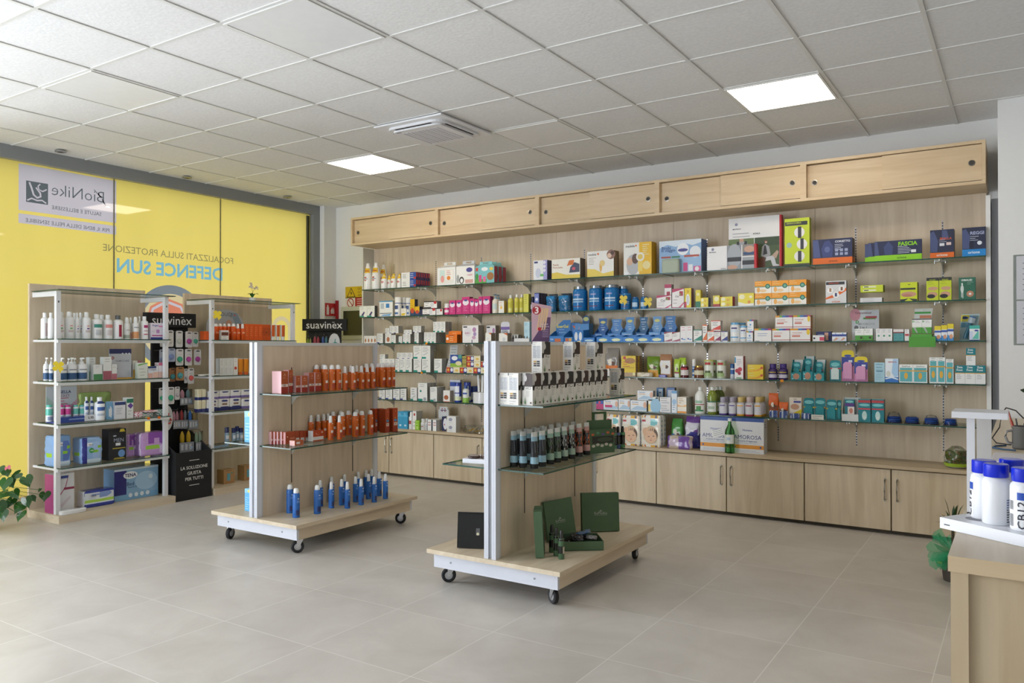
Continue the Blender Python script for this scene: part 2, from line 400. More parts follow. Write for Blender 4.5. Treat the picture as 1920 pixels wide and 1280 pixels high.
q.loops([arch], fn, 'film_cream'); q.loops([blob], fn, 'film_blue'); q.loops([strip], fn, 'film_blue')
link('film_print', q.mesh(), win)
g = MB()
for y in (2.884, 4.0, 5.13): g.box(XF-.008, XF+.003, y-.005, y+.005, .125, 2.88, 'w:#77745c')
g.box(XF, XF+.02, 6.285, 6.30, .125, 2.87, 'm:#4b4c3c'); g.box(XF, XF+.012, 6.315, 6.325, .125, 2.87, 'm:#33342c')
link('pane_joint', g.mesh(), win)
# front glazing
fr = MB()
fr.box(-7.05, 3.5, -3.05, -2.95, 2.72, CZ+.012, 'wall_paint'); fr.box(-4.2, 3.5, -3.05, -2.95, 0, 2.72, 'wall_paint')
for x in (-7.05, -5.65, -4.28): fr.box(x, x+.08, -3.05, -2.95, 0, 2.72, 'w:#8b8f92')
fr.box(-7.05, -4.2, -3.05, -2.95, 0, .1, 'w:#8b8f92')
w2 = link('window_2', None); w2['kind'] = 'structure'; link('window_frame', fr.mesh(), w2)
link('pane', MB().box(-7.0, -4.2, -3.004, -2.998, .1, 2.72, 'pane_glass').mesh(), w2)

# ------------------------------------------------------------------ ceiling fittings
def cell(i, j): return (GX+.6*i+.3, GY+.6*j+.3)
for (i, j), k in special.items():
    x, y = cell(i, j)
    if k == 'ac': continue
    fm = MB()
    for a, b, c, d in ((-.288, .288, -.288, -.274), (-.288, .288, .274, .288), (-.288, -.274, -.274, .274), (.274, .288, -.274, .274)):
        fm.box(a, b, c, d, .006, .0155, 'w:#e8e8e6')
    pm = MB().box(-.274, .274, -.274, .274, .009, .0155, 'lamp' if k == 'lit' else 'w:#e9eaec')
    lab = {(3, 3): 'lit square ceiling light panel nearest the right wall pier, above the wall shelves',
           (-3, 3): 'lit square ceiling light panel beyond the air conditioning cassette, glowing white',
           (0, 3): 'unlit smooth square ceiling panel just right of the air conditioning cassette',
           (0, -1): 'unlit smooth square ceiling panel cut by the top edge of the photo',
           (-3, -1): 'unlit smooth square ceiling panel high over the yellow window, brightest of the blank ones'}[(i, j)]
    place('ceiling_light', [('frame', fm.mesh()), ('diffuser', pm.mesh())], (x, y, CZ-.004), 0, lab, 'ceiling light')
# cassette
x, y = cell(-1, 2); a = MB()
a.box(-.315, .315, -.315, .315, -.012, .0, 'w:#e6e7ea')
def rsq(h, r, n=6):
    P = []
    for cx, cy, a0 in ((h-r, h-r, 0), (-h+r, h-r, 90), (-h+r, -h+r, 180), (h-r, -h+r, 270)):
        for k in range(n+1):
            t = R(a0+90*k/n); P.append((cx+r*math.cos(t), cy+r*math.sin(t)))
    return P
bd = MB(); bd.prism(rsq(.262, .09), lambda u, v, w: (u, v, -.012-w), .018, 'w:#dfe0e4')
gr = MB(); gr.prism(rsq(.225, .05), lambda u, v, w: (u, v, -.03-w), .012, 'w:#e3e4e8')
for k in range(5): gr.box(-.16+.068*k, -.16+.068*k+.05, -.165, .165, -.0435, -.042, 'w:#cfd1dc')
for k in range(5):
    for j in range(22): gr.box(-.16+.068*k+.004, -.16+.068*k+.010, -.16+.015*j, -.16+.015*j+.008, -.0445, -.0435, 'm:#8b8e99')
gr.box(-.19, -.15, -.205, -.195, -.043, -.042, 'm:#6a6e88')
sl = []
for k, (x0, x1, y0, y1) in enumerate(((-.17, .17, .232, .25), (-.17, .17, -.25, -.232), (.232, .25, -.17, .17), (-.25, -.232, -.17, .17))):
    s_ = MB(); s_.box(x0, x1, y0, y1, -.0312, -.03, 'm:#26282c'); sl.append(('air_slot', s_.mesh()))
place('air_conditioner', [('panel', a.mesh()), ('fascia', bd.mesh()), ('grille', gr.mesh())]+sl, (x, y, CZ-.001), 0,
      'white square air conditioning cassette set in the tiled ceiling', 'air conditioner')
for k, (xx, yy) in enumerate(((-6.7, 3.41), (-6.72, 4.6), (-6.70, 5.81))):
    d = MB(); d.lathe([(.045, .0), (.045, -.006), (.034, -.008), (.03, -.004)], 's:#b9bab4', 20, cap=False)
    e = MB(); e.lathe([(.03, -.003), (.012, -.012), (0, -.013)], 's:#6f706c', 14, cap=False)
    place('spotlight', [('ring', d.mesh()), ('bulb', e.mesh())], (xx, yy, CZ-.001+.0), 0,
          'small round metal ceiling spotlight above the window, ' + ('nearest the white logo', 'middle one of three', 'closest to the back corner')[k], 'spotlight')

# ================================================================== WALL SHELVING
YB = 6.60; YF = 6.30; SZ = [1.98, 1.68, 1.393, 1.091, .793]
bays = [(-6.17, -4.98), (-4.98, -3.785), (-3.785, -2.59), (-2.59, -1.395), (-1.395, -.215)]
slots = [-5.868, -5.271, -4.674, -4.077, -3.48, -2.883, -2.286, -1.689, -1.092, -.495]
bayn = ['leftmost', 'second from left', 'middle', 'second from right', 'rightmost']
for k, (a, b) in enumerate(bays):
    p = MB().box(a+.001, b-.001, YB, 6.629, .5, 2.46, 'wood_v')
    rails = []
    for s in slots[2*k:2*k+2]:
        r_ = MB(); z = .58
        top = 2.26
        while z < top:
            r_.box(s-.004, s+.004, YB-.0008, YB, z, z+.011, 'm:#4b4a50'); r_.box(s-.0045, s+.0045, YB-.0006, YB, z+.011, z+.021, 's:#c9cbd6'); z += .021
        rails.append(('slot_rail', r_.mesh()))
    place('wall_panel', [('board', p.mesh())]+rails, (0, 0, 0), 0, 'pale maple shelving back panel, %s of five bays' % bayn[k], 'panel')
place('side_panel', MB().box(-6.19, -6.172, 6.43, 6.629, .5, 2.459, 'w:#dcdcd6').mesh(), (0, 0, 0), 0, 'white upright end panel at the left end of the wall shelving', 'panel')
place('side_panel', MB().box(-.213, -.185, 6.35, 6.629, .5, 2.40, 'w:#e4e4e2').mesh(), (0, 0, 0), 0, 'white upright end panel at the right end of the wall shelving', 'panel')
place('door_frame', MB().box(-.18, -.1352, 6.4, 6.629, 0, 2.38, 'w:#85868c').mesh(), (0, 0, 0), 0, 'grey metal upright strip between wall shelving and right pier', 'frame')
# glass shelves
def bracket():
    b = MB()
    b.box(-.004, .004, .0, .30, -.012, -.002, 'w:#d9dad6')
    b.prism([(.30, -.09), (.30, -.004), (.10, -.004), (.16, -.016), (.24, -.04), (.28, -.07)], lambda u, v, w: (w-.002, u, v), .004, 'w:#c9cac4')
    b.box(-.035, .035, .085, .10, -.012, -.002, 'w:#d6d7d3')
    for x in (-.035, .035): b.lathe([(0, -.024), (.007, -.024), (.007, -.002)], 's:#b9bab8', 10, cx=x, cy=.092, cap=False)
    return b.mesh()
brk = bracket()
lvl = ['top', 'second', 'third', 'fourth', 'lowest']
GS = .009
for i, z in enumerate(SZ):
    for k, (a, b) in enumerate(bays):
        a2, b2 = a+(.10 if k == 0 else .0015), b-.0015
        gm = MB().box(a2, b2, YF, YB-.001, z-GS, z, 'shelf_glass', {'front': 'glass_edge', 'left': 'glass_edge', 'right': 'glass_edge'})
        r_ = root('glass_shelf', (0, 0, 0), '%s-level glass wall shelf, %s of five bays' % (lvl[i], bayn[k]), 'shelf')
        link('glass', gm.mesh(), r_)
        for s in slots[2*k:2*k+2]: link('bracket', brk, r_, (s, YF, z-GS+.002))
# upper cupboards
def pull():
    p = MB(); p.lathe([(.021, 0), (.021, -.0015), (.0155, -.002)], 's:#8f8b84', 20, cap=False); p.lathe([(.0155, -.002), (.0145, -.0006), (0, -.0006)], 'm:#4a4640', 20, cap=False)
    p.v = [(x, z, y) for x, y, z in p.v]; return p.mesh()
pullm = pull()
ub = [(-6.145, -4.945), (-4.945, -3.745), (-3.745, -2.545+.0), (-2.545, -1.372), (-1.372, -.205)]
ub = [(-6.155, -4.965), (-4.965, -3.775), (-3.775, -2.59), (-2.59, -1.40), (-1.40, -.208)]
for k, (a, b) in enumerate(ub):
    W_ = b-a; c = MB(); t = .022; z0, z1, yf = 2.462, 2.762, 6.22
    c.box(0, W_, yf, 6.629, z1-t, z1, 'wood_x'); c.box(0, W_, yf, 6.629, z0, z0+t, 'wood_x')
    c.box(0, t, yf, 6.629, z0+t, z1-t, 'wood_x'); c.box(W_-t, W_, yf, 6.629, z0+t, z1-t, 'wood_x')
    c.box(t, W_-t, 6.6, 6.629, z0+t, z1-t, 'wood_x')
    c.box(t, W_-t, yf+.008, yf+.05, z0+t, z0+t+.002, 'm:#3a352c')
    left_front = False
    mid = W_*.46
    d1 = MB().box(t+.001, mid+.03, yf+.034, yf+.048, z0+t+.006, z1-t-.005, 'wood_x')
    d2 = MB().box(mid, W_-t-.001, yf+.012, yf+.026, z0+t+.006, z1-t-.005, 'wood_x')
    r_ = root('wall_cupboard', (a, 0, 0), 'pale maple wall cupboard with sliding doors, %s of the row of five' % bayn[k], 'cupboard')
    link('carcass', c.mesh(), r_)
    o = link('sliding_door', d1.mesh(), r_); link('finger_pull', pullm, o, (t+.055, yf+.0335, 2.60))
    o = link('sliding_door', d2.mesh(), r_); link('finger_pull', pullm, o, (W_-t-.06, yf+.0115, 2.612))
# base cupboards
def handle():
    h = MB(); h.tube([(0, 0, -.075), (0, -.024, -.07), (0, -.026, 0), (0, -.024, .07), (0, 0, .075)], .0055, 's:#aaa69c', 8)
    h.box(-.006, .006, -.003, .0, -.085, -.066, 's:#aaa69c'); h.box(-.006, .006, -.003, 0, .066, .085, 's:#aaa69c'); return h.mesh()
hm = handle()
for k in range(5):
    a = -6.2+1.2*k; b = a+1.2-(.015 if k == 4 else 0)
    c = MB(); c.box(0, b-a, 6.238, 6.629, .045, .474, 'm:#6b5a3c'); c.box(0, b-a, 6.26, 6.6, 0, .045, 'm:#4a4133')
    r_ = root('base_cupboard', (a, 0, 0), 'pale maple floor cupboard under the wall shelves, %s of the row of five' % bayn[k], 'cupboard')
    link('carcass', c.mesh(), r_)
    for s in (0, 1):
        x0 = .0045+(.6*s); x1 = x0+.591-(.012 if (k == 4 and s) else 0)
        o = link('door', MB().box(x0, x1, 6.22, 6.238, .03, .466, 'wood_door').mesh(), r_)
        link('handle', hm, o, ((x1-.035 if s == 0 else x0+.035), 6.22, .32))
place('worktop', MB().box(-6.2, -.2, 6.205, 6.6, .475, .5, 'wood_top').mesh(), (0, 0, 0), 0, 'long pale maple worktop running along the floor cupboards', 'worktop')

# ================================================================== WINDOW-SIDE SHELF UNITS
def side_unit(y0, y1, glassy0, glassy1, lab, xf=-6.2, dep=.40):
    r_ = root('shelf_unit', (0, 0, 0), lab, 'shelf unit')
    link('back_panel', MB().box(-6.665, -6.64, y0, y1, 0, 1.863, 'wood_v').mesh(), r_)
    link('base', MB().box(-6.64, xf+.02, y0, y1, 0, .06, 'wood_y').mesh(), r_)
    for yy in (y0+.035, y1-.035):
        p = MB(); p.box(-6.295, -6.262, yy-.017, yy+.017, .06, 1.79, 'w:#e2e3e6'); link('top_arm', MB().box(-6.64, -6.295, yy-.012, yy+.012, 1.752, 1.79, 'w:#e2e3e6').mesh(), r_)
        p.box(-6.2618, -6.2616, yy-.005, yy+.005, 1.70, 1.715, 'm:#44464c')
        link('post', p.mesh(), r_)
    for i, z in enumerate((1.80, 1.42, 1.088, .757, .42)):
        x0 = xf+(.0 if i else .01); d_ = dep if i == 0 else dep-.05
        gm = MB().box(x0-d_-.01, x0, glassy0-(.03 if i == 0 else 0), glassy1+(.04 if i == 0 else 0), z-.007, z, 'shelf_glass', {'front': 'glass_edge', 'right': 'glass_edge', 'left': 'glass_edge', 'back': 'glass_edge'})
        o = link('glass_shelf', gm.mesh(), r_)
        if i: 
            s = MB(); s.box(-6.2615, -6.24, y0+.02, y1-.02, z-.032, z-.0075, 'w:#dfe0e2')
            link('support_bar', s.mesh(), o)
            for ya in (y0+.03, y1-.045): link('support_arm', MB().box(-6.64, -6.295, ya, ya+.015, z-.025, z-.0075, 'w:#dfe0e2').mesh(), o)
side_unit(3.14, 4.125, 3.165, 4.09, 'white-posted glass shelf unit left in photo, holding nappies and lotion bottles')
side_unit(4.52, 5.55, 4.545, 5.50, 'white-posted glass shelf unit behind left trolley, with orchid on top')

# ================================================================== TROLLEY GONDOLAS
def castor(rz):
    w_ = MB(); 
    prof = [(.012, -.010), (.024, -.0125), (.036, -.0135), (.041, -.009), (.0425, 0), (.041, .009), (.036, .0135), (.024, .0125), (.012, .010)]
    w_.lathe(prof, lambda z, a: 'm:#1c1c1f' if abs(z) < .0125 else 'm:#1c1c1f', 24)
    w_.v = [(z, y, x) for x, y, z in w_.v]
    h_ = MB(); 
    for sgn in (-1, 1):
        h_.lathe([(.0, .0145*sgn), (.008, .0145*sgn), (.010, .0135*sgn), (.022, .0135*sgn), (.024, .011*sgn)], 's:#c4c6cb', 20, cap=False)
    h_.v = [(z, y, x) for x, y, z in h_.v]
    f_ = MB()
    for sx in (-.0185, .0165): f_.prism([(-.007, -.006), (.007, -.006), (.034, .045), (.036, .062), (.004, .062), (-.006, .045)], lambda u, v, w: (sx+w, u, v), .002, 's:#d4d6da')
    f_.box(-.0185, .0185, -.006, .038, .058, .062, 's:#c9cbd0')
    f_.lathe([(.02, .062), (.024, .066), (.02, .071)], 's:#bfc1c6', 16, cy=.02)
    f_.box(-.03, .03, -.012, .052, .071, .0745, 's:#c9cbd0')
    return [('wheel', w_.mesh(), None), ('hub', h_.mesh(), 0), ('fork', f_.mesh(), None)]
CAST = castor(0)
def gondola(name, x0, x1, y0, y1, sx, lab, cangles, zt=.2, shelf_r=(1.04, .69), shelf_l=(), dr=.29, dl=.3, L=1.2):
    r_ = root(name, (0, 0, 0), lab, 'display trolley')
    b = MB(); b.box(x0, x1, y0, y1, zt-.024, zt, 'wood_y'); link('deck', b.mesh(), r_)
    k = MB(); k.box(x0+.03, x1-.03, y0+.03, y0+.05, zt-.105, zt-.024, 'w:#cdd0d9'); k.box(x0+.03, x1-.03, y1-.05, y1-.03, zt-.105, zt-.024, 'w:#cdd0d9')
    k.box(x0+.05, x1-.05, y0+.05, y1-.05, zt-.055, zt-.024, 'm:#8a8172')
    o = link('skirt', k.mesh(), r_)
    for xx in (x0+.15, x1-.17):
        s = MB(); s.lathe([(.006, 0), (.006, -.0015), (.003, -.002), (.003, .0005), (0, .0005)], 's:#8e9096', 10, cap=False); s.v = [(x, z, y) for x, y, z in s.v]
        link('screw', s.mesh(), o, (xx, y0+.03, zt-.065))
    for xx in (x0+.03, x1-.05):
        link('side_rail', MB().box(xx, xx+.02, y0+.05, y1-.05, zt-.105, zt-.024, 'wood_y').mesh(), r_)
    # spine: two aluminium uprights at each end, board between
    for yy in (y0+.012, y1-.052):
        u = MB()
        for a in (-.038, .012): u.box(sx+a, sx+a+.026, yy, yy+.04, zt-.024, 1.385, 'w:#d6d9e2')
        u.box(sx-.012, sx+.012, yy+.012, yy+.04, zt, 1.383, 'w:#a9adb2')
        for a in (-.030, -.022, .020, .028): u.box(sx+a-.001, sx+a+.001, yy-.0006, yy, zt, 1.38, 'm:#b7bac4')
        link('upright', u.mesh(), r_)
    p = MB(); p.box(sx-.032, sx+.032, y0+.052, y1-.052, zt, 1.362, 'wood_v'); link('back_panel', p.mesh(), r_)
    t = MB(); t.box(sx-.036, sx+.036, y0+.052, y1-.052, 1.362, 1.383, 'w:#d3d5d6'); t.box(sx+.032, sx+.036, y0+.052, y0+.066, zt, 1.362, 'w:#c5c7c8'); t.box(sx+.032, sx+.036, y1-.066, y1-.052, zt, 1.362, 'w:#c5c7c8')
    link('edge_profile', t.mesh(), r_)
    sl = MB()
    for yy in (y0+.315, y0+.915): sl.box(sx+.0322, sx+.0330, yy-.004, yy+.004, .4, 1.21, 'm:#3a2c24')
    link('slot_rail', sl.mesh(), r_)
    for side, zs, d in ((1, shelf_r, dr), (-1, shelf_l, dl)):
        for z in zs:
            xa, xb = (sx+.034, sx+.034+d) if side > 0 else (sx-.034-d, sx-.034)
            gm = MB().box(xa, xb, y0+.035, y1-.005, z-.008, z, 'shelf_glass', {'front': 'glass_edge', 'right': 'glass_edge', 'left': 'glass_edge', 'back': 'glass_edge'})
            o = link('glass_shelf', gm.mesh(), r_)
            for yy in (y0+.315, y0+.915):
                bb = MB(); e = sx+.034*side; dd = side
                bb.prism([(0, -.09), (0, -.009), (.2, -.009), (.2, -.014), (.12, -.018), (.05, -.04), (.02, -.07)], lambda u, v, w: (e+u*dd, yy-.002+w, z+v), .004, 'w:#cfd0cc')
                link('bracket', bb.mesh(), o)
    for (cx, cy), an in zip(((x0+.09, y0+.09), (x1-.09, y0+.09), (x1-.09, y1-.09), (x0+.09, y1-.09)), cangles):
        c = link('castor', None, r_, (cx, cy, .0425), (0, 0, R(an)))
        os_ = []
        for nm, me, pa in CAST: os_.append(link(nm, me, os_[pa] if pa is not None else c))
        if zt-.105 > .118: pass
gondola('display_trolley', -4.785, -3.915, 3.47, 4.67, -4.352, 'wheeled maple display trolley with orange sun sprays, left of the two', (20, -35, -60, 40), zt=.205, shelf_r=(1.04, .69), shelf_l=(.69,), dr=.31)
gondola('display_trolley', -2.865, -1.99, 3.50, 4.72, -2.433, 'wheeled maple display trolley with hair dye cartons, right of the two', (-50, -120, 10, 60), zt=.2, shelf_r=(1.04, .69), shelf_l=(.69,), dr=.29, dl=.31)

# ================================================================== COUNTER
ct = MB(); ct.box(-.145, .95, 2.03, 6.13, .845, .88, 'wood_y', {'front': 'wood_x'}); r_ = root('counter', (0, 0, 0), 'long pale maple service counter along the right edge of the photo', 'counter')
link('countertop', ct.mesh(), r_)
b = MB(); b.box(-.140, -.105, 2.035, 6.12, 0, .845, 'wood_counter'); b.box(-.105, .94, 2.048, 2.07, 0, .845, 'wood_counter'); b.box(-.105, .94, 6.09, 6.12, 0, .845, 'wood_counter')
b.box(.91, .94, 2.048, 6.12, 0, .845, 'wood_counter')
link('body', b.mesh(), r_)

# ================================================================== PRODUCT LIBRARY (local front faces -y, origin at the foot centre)
def deco(mb, w, h, y, decs, flip=1):
    """prints on a flat face lying in the xz plane at depth y; u,v run 0..1"""
    e = .0003
    for d in decs:
        k = d[0]; P = lambda u, v: ((u-.5)*w, y-e*flip, v*h)
        if k == 'r': _, u0, v0, u1, v1, c = d; mb.face([P(u0, v0), P(u1, v0), P(u1, v1), P(u0, v1)], c)
        elif k == 'q': mb.face([P(u, v) for u, v in d[1]], d[2])
        elif k == 'c':
            _, u, v, r, c = d; mb.disc(lambda a, b: ((u-.5)*w+a, y-e*flip, v*h+b), r*w, c, 18)
        elif k == 'e':
            _, u, v, ru, rv, c = d; mb.face([((u-.5)*w+ru*w*math.cos(2*math.pi*i/18), y-e*flip, v*h+rv*h*math.sin(2*math.pi*i/18)) for i in range(18)], c)
        elif k == 't':
            _, t, u, v, wd, c = d[:6]; mb.text(t, lambda a, b: ((u-.5)*w+a, y-e*flip, v*h+b), wd*w, c, bold=d[6] if len(d) > 6 else .01)
        elif k == 'l':
            _, u0, u1, v0, v1, n, c = d; rnd = random.Random(int(w*1e4)+n)
            for i in range(n):
                v = v1-(v1-v0)*i/max(1, n-1); hh = (v1-v0)/n*.38; uu = u0+(u1-u0)*rnd.uniform(.55, 1)
                mb.face([P(u0, v-hh/2), P(uu, v-hh/2), P(uu, v+hh/2), P(u0, v+hh/2)], c)
        e += .00014
def carton(w, h, d, base='#f1f1ef', decs=(), side=None, top=None, sdecs=(), left=None, back=None):
    mb = MB(); f = {}
    if side: f['right'] = side; f['left'] = left or side
    if left: f['left'] = left
    if top: f['top'] = top
    mb.box(-w/2, w/2, -d/2, d/2, 0, h, base, f)
    deco(mb, w, h, -d/2, decs)
    if sdecs:
        t = MB(); deco(t, d, h, 0, sdecs)
        for fc, m in zip(t.f, t.m): mb.face([(w/2-t.v[i][1], t.v[i][0], t.v[i][2]) for i in fc], m)
    return mb.mesh('carton')
SHAPES = {
 'shampoo': ([(.90, 0), (1, .02), (1, .70), (.93, .77), (.6, .81), (.46, .83)], [(.5, .83), (.5, .98), (.46, 1), (0, 1)]),
 'aerosol': ([(.94, 0), (1, .015), (1, .77), (.92, .805), (.74, .83)], [(.74, .83), (.74, .89), (.66, .95), (.45, .99), (0, 1)]),
 'mist': ([(.95, 0), (1, .01), (1, .70), (.96, .715), (.62, .72)], [(.66, .72), (.62, .80), (.60, .88), (.52, .96), (.38, 1), (0, 1)]),
 'pump': ([(.92, 0), (1, .03), (1, .60), (.9, .68), (.5, .74), (.38, .76)], [(.4, .76), (.4, .82), (.14, .83), (.14, .93), (.3, .94), (.3, .99), (0, 1)]),
 'jar': ([(.92, 0), (1, .03), (1, .76), (.9, .84), (.78, .87)], [(.84, .87), (.84, .99), (.8, 1), (0, 1)]),
 'bigjar': ([(.95, 0), (1, .02), (1, .80), (.95, .86), (.84, .89)], [(.9, .89), (.9, .99), (.86, 1), (0, 1)]),
 'can': ([(.96, 0), (1, .01), (1, .93)], [(1.03, .93), (1.03, .99), (1, 1), (0, 1)]),
 'capcan': ([(.96, 0), (1, .01), (1, .68), (.97, .7)], [(.98, .70), (.98, .97), (.9, 1), (0, 1)]),
 'cone': ([(.95, 0), (1, .02), (1, .42), (.86, .62), (.62, .82), (.5, .86)], [(.5, .86), (.42, .92), (.4, .99), (0, 1)]),
 'litre': ([(.92, 0), (1, .02), (1, .66), (.9, .74), (.55, .83), (.36, .87), (.34, .88)], [(.4, .88), (.4, .99), (.36, 1), (0, 1)]),
 'wine': ([(.9, 0), (1, .02), (1, .58), (.9, .66), (.5, .78), (.36, .84), (.34, .92)], [(.4, .92), (.4, .99), (.36, 1), (0, 1)]),
 'dropper': ([(.95, 0), (1, .02), (1, .58), (.9, .63), (.5, .66)], [(.56, .66), (.52, .84), (.3, .87), (.26, .97), (0, 1)]),
 'small': ([(.92, 0), (1, .03), (1, .62), (.8, .70), (.6, .73)], [(.74, .73), (.74, .98), (.68, 1), (0, 1)]),
}
def bottle(w, h, shape='shampoo', body='g:#eeeeee', cap='g:#f4f4f4', bands=(), seg=20, sy=1.0, capname='cap'):
    """bands: (v0, v1, half angle, colour); angle 180 = all round"""
    pb, pc = SHAPES[shape]; r = w/2
    zs = sorted({v for b in bands for v in b[:2]})
    P = []
    for i, (rf, v) in enumerate(pb):
        if P:
            r0, v0 = P[-1]
            for z in zs:
                if v0+1e-4 < z < v-1e-4 and (v-v0) > 0: P.append((r0+(rf-r0)*(z-v0)/(v-v0), z)); 
            P.sort(key=lambda t: t[1])
        P.append((rf, v))
    def mf(z, a):
        z /= h; m = body
        for v0, v1, ha, c in bands:
            if v0 <= z <= v1 and abs(a) <= ha: m = c
        return m
    b = MB().lathe([(rf*r, v*h) for rf, v in P], mf, seg, sy=sy)
    c = MB().lathe([(rf*r, v*h) for rf, v in pc], cap, max(12, seg-4), sy=sy, cap=False)
    if shape == 'pump': c.box(-.1*r, .1*r, -1.0*r, .1*r, .93*h, .985*h, cap)
    return [('bottle_body', b.mesh()), (capname, c.mesh())]
def pack(w, h, d, paint, seed=1, n=5.0, top='flat', crinkle=.006, us=56, vs_=26, foot=.9):
    """soft wrapped pack; paint(side, u, v) -> colour; side in front/right/back/left/top"""
    mb = MB(); rings = []
    for j in range(vs_+1):
        v = j/vs_; z = v*h
        e = min(1, (v/.07)**.5 if v < .07 else 1); e = foot+(1-foot)*e
        t = 1.0; dx = 1.0
        if top == 'flat' and v > .93: t = dx = 1-.14*((v-.93)/.07)**2
        if top == 'pinch': t = 1-.97*max(0, (v-.55)/.45)**1.6; dx = 1-.06*v
        ring = []
        for k in range(us):
            a = 2*math.pi*k/us - math.pi/2
            c, s = math.cos(a), math.sin(a)
            x = math.copysign(abs(c)**(2/n), c)*w/2*e*dx; y = math.copysign(abs(s)**(2/n), s)*d/2*e*t
            nz = mnoise.noise(Vector((x*26+seed*3.1, y*26, z*26)))*crinkle + mnoise.noise(Vector((x*9+seed, y*9+4, z*9)))*crinkle*1.2
            ring.append((x*(1+nz/(w/2)), y*(1+nz/(d/2)), z+ (nz*.6 if 0 < j < vs_ else 0)))
        rings.append(ring)
    b0 = 0
    for r_ in rings: mb.v += r_
    for j in range(vs_):
        for k in range(us):
            k2 = (k+1) % us; p = [b0+j*us+k, b0+j*us+k2, b0+(j+1)*us+k2, b0+(j+1)*us+k]
            cx = sum(mb.v[i][0] for i in p)/4; cy = sum(mb.v[i][1] for i in p)/4; v = (j+.5)/vs_
            if abs(cy)/(d/2)*1.0 >= abs(cx)/(w/2): side, u = ('front', cx/w+.5) if cy < 0 else ('back', .5-cx/w)
            else: side, u = ('right', cy/d+.5) if cx > 0 else ('left', .5-cy/d)
            mb.f.append(tuple(p)); mb.m.append(paint(side, min(1, max(0, u)), v)); mb.sm.append(True)
    mb.f.append(tuple(b0+vs_*us+k for k in range(us))); mb.m.append(paint('top', .5, 1)); mb.sm.append(False)
    mb.f.append(tuple(b0+k for k in reversed(range(us)))); mb.m.append(paint('bottom', .5, 0)); mb.sm.append(False)
    return mb
def blob(u, v, cu, cv, ru, rv): return ((u-cu)/ru)**2+((v-cv)/rv)**2 < 1
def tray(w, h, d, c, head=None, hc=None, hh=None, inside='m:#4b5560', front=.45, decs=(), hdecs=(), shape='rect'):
    """open shelf-ready box with a back header card"""
    t = .002; mb = MB(); fh = h*front
    mb.box(-w/2, w/2, -d/2, -d/2+t, 0, fh, c); mb.box(-w/2, w/2, d/2-t, d/2, 0, h, c)
    for x in (-w/2, w/2-t): mb.prism([(-d/2+t, 0), (d/2-t, 0), (d/2-t, h), (d/2-t-.2*d, h), (-d/2+t, fh)], lambda u, v, ww, x=x: (x+ww, u, v), t, c)
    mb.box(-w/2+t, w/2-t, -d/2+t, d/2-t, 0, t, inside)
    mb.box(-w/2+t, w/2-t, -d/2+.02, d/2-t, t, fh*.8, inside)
    deco(mb, w, fh, -d/2, decs)
    out = [('tray', mb.mesh())]
    if hh:
        m2 = MB(); y = d/2-.004; W2 = w*(head or 1)/2
        if shape == 'rect': poly = [(-W2, h*.3), (W2, h*.3), (W2, hh), (-W2, hh)]
        elif shape == 'flare': poly = [(-w/2, h*.3), (w/2, h*.3), (w/2, h), (W2*.8, h+(hh-h)*.45), (W2, hh), (-W2, hh), (-W2*.8, h+(hh-h)*.45), (-w/2, h)]
        elif shape == 'round': poly = [(-W2, h*.3), (W2, h*.3)]+[(W2*math.cos(math.pi*k/12), (hh-W2)+W2*math.sin(math.pi*k/12)) for k in range(13)]
        elif shape == 'peak': poly = [(-w/2, h*.3), (w/2, h*.3), (w/2, hh), (0, hh), (-w/2, hh*.72)]
        m2.prism(poly, lambda u, v, ww: (u, y-ww, v), .002, hc or c)
        t_ = MB(); deco(t_, 2*W2, hh, y-.002, hdecs); m2.v_ = None
        i0 = len(m2.v); m2.v += t_.v
        for f, m in zip(t_.f, t_.m): m2.f.append(tuple(i0+k for k in f)); m2.m.append(m); m2.sm.append(False)
        out.append(('header_card', m2.mesh()))
    return out
def dome(w, h, card, c2, decs=()):
    """hanging-style blister card: rounded card plus clear bubble"""
    m = MB(); r = w*.28
    P = [(-w/2, 0), (w/2, 0)]+[(w/2-r+r*math.cos(R(a)), h-r+r*math.sin(R(a))) for a in range(0, 91, 15)]+[(-w/2+r+r*math.cos(R(a)), h-r+r*math.sin(R(a))) for a in range(90, 181, 15)]
    m.prism(P, lambda u, v, ww: (u, ww, v), .002, card)
    t = MB(); deco(t, w, h, 0, decs); i0 = len(m.v); m.v += t.v
    for f, mm in zip(t.f, t.m): m.f.append(tuple(i0+k for k in f)); m.m.append(mm); m.sm.append(False)
    b = MB(); 
    P2 = [(-w*.36, h*.08), (w*.36, h*.08), (w*.36, h*.55), (w*.2, h*.62), (-w*.2, h*.62), (-w*.36, h*.55)]
    b.prism(P2, lambda u, v, ww: (u, -.016+ww, v), .0155, c2)
    return [('card', m.mesh()), ('bubble', b.mesh())]
def gable(w, h, d, base, decs=(), side=None, hc=None):
    """carry box with sloping roof and handle slot"""
    mb = MB(); hb = h*.76
    mb.box(-w/2, w/2, -d/2, d/2, 0, hb, base, {'right': side or base, 'left': side or base})
    deco(mb, w, hb, -d/2, decs)
    out = [('box', mb.mesh())]; s = MB(); hc = hc or base
    k = w*.32
    for sg in (-1, 1): s.face([(-w/2, sg*d/2, hb), (w/2, sg*d/2, hb), (k, sg*.003, h*.88), (-k, sg*.003, h*.88)], hc)
    for sg in (-1, 1): s.face([(sg*w/2, -d/2, hb), (sg*w/2, d/2, hb), (sg*k, 0, h*.88)], hc)
    # handle plate with slot
    for a, b_, c_, d_ in ((-k, -k*.45, .88, 1), (k*.45, k, .88, 1), (-k*.45, k*.45, .965, 1), (-k*.45, k*.45, .88, .90)):
        s.box(a, b_, -.003, .003, h*c_, h*d_, hc)
    out.append(('handle_roof', s.mesh())); return out
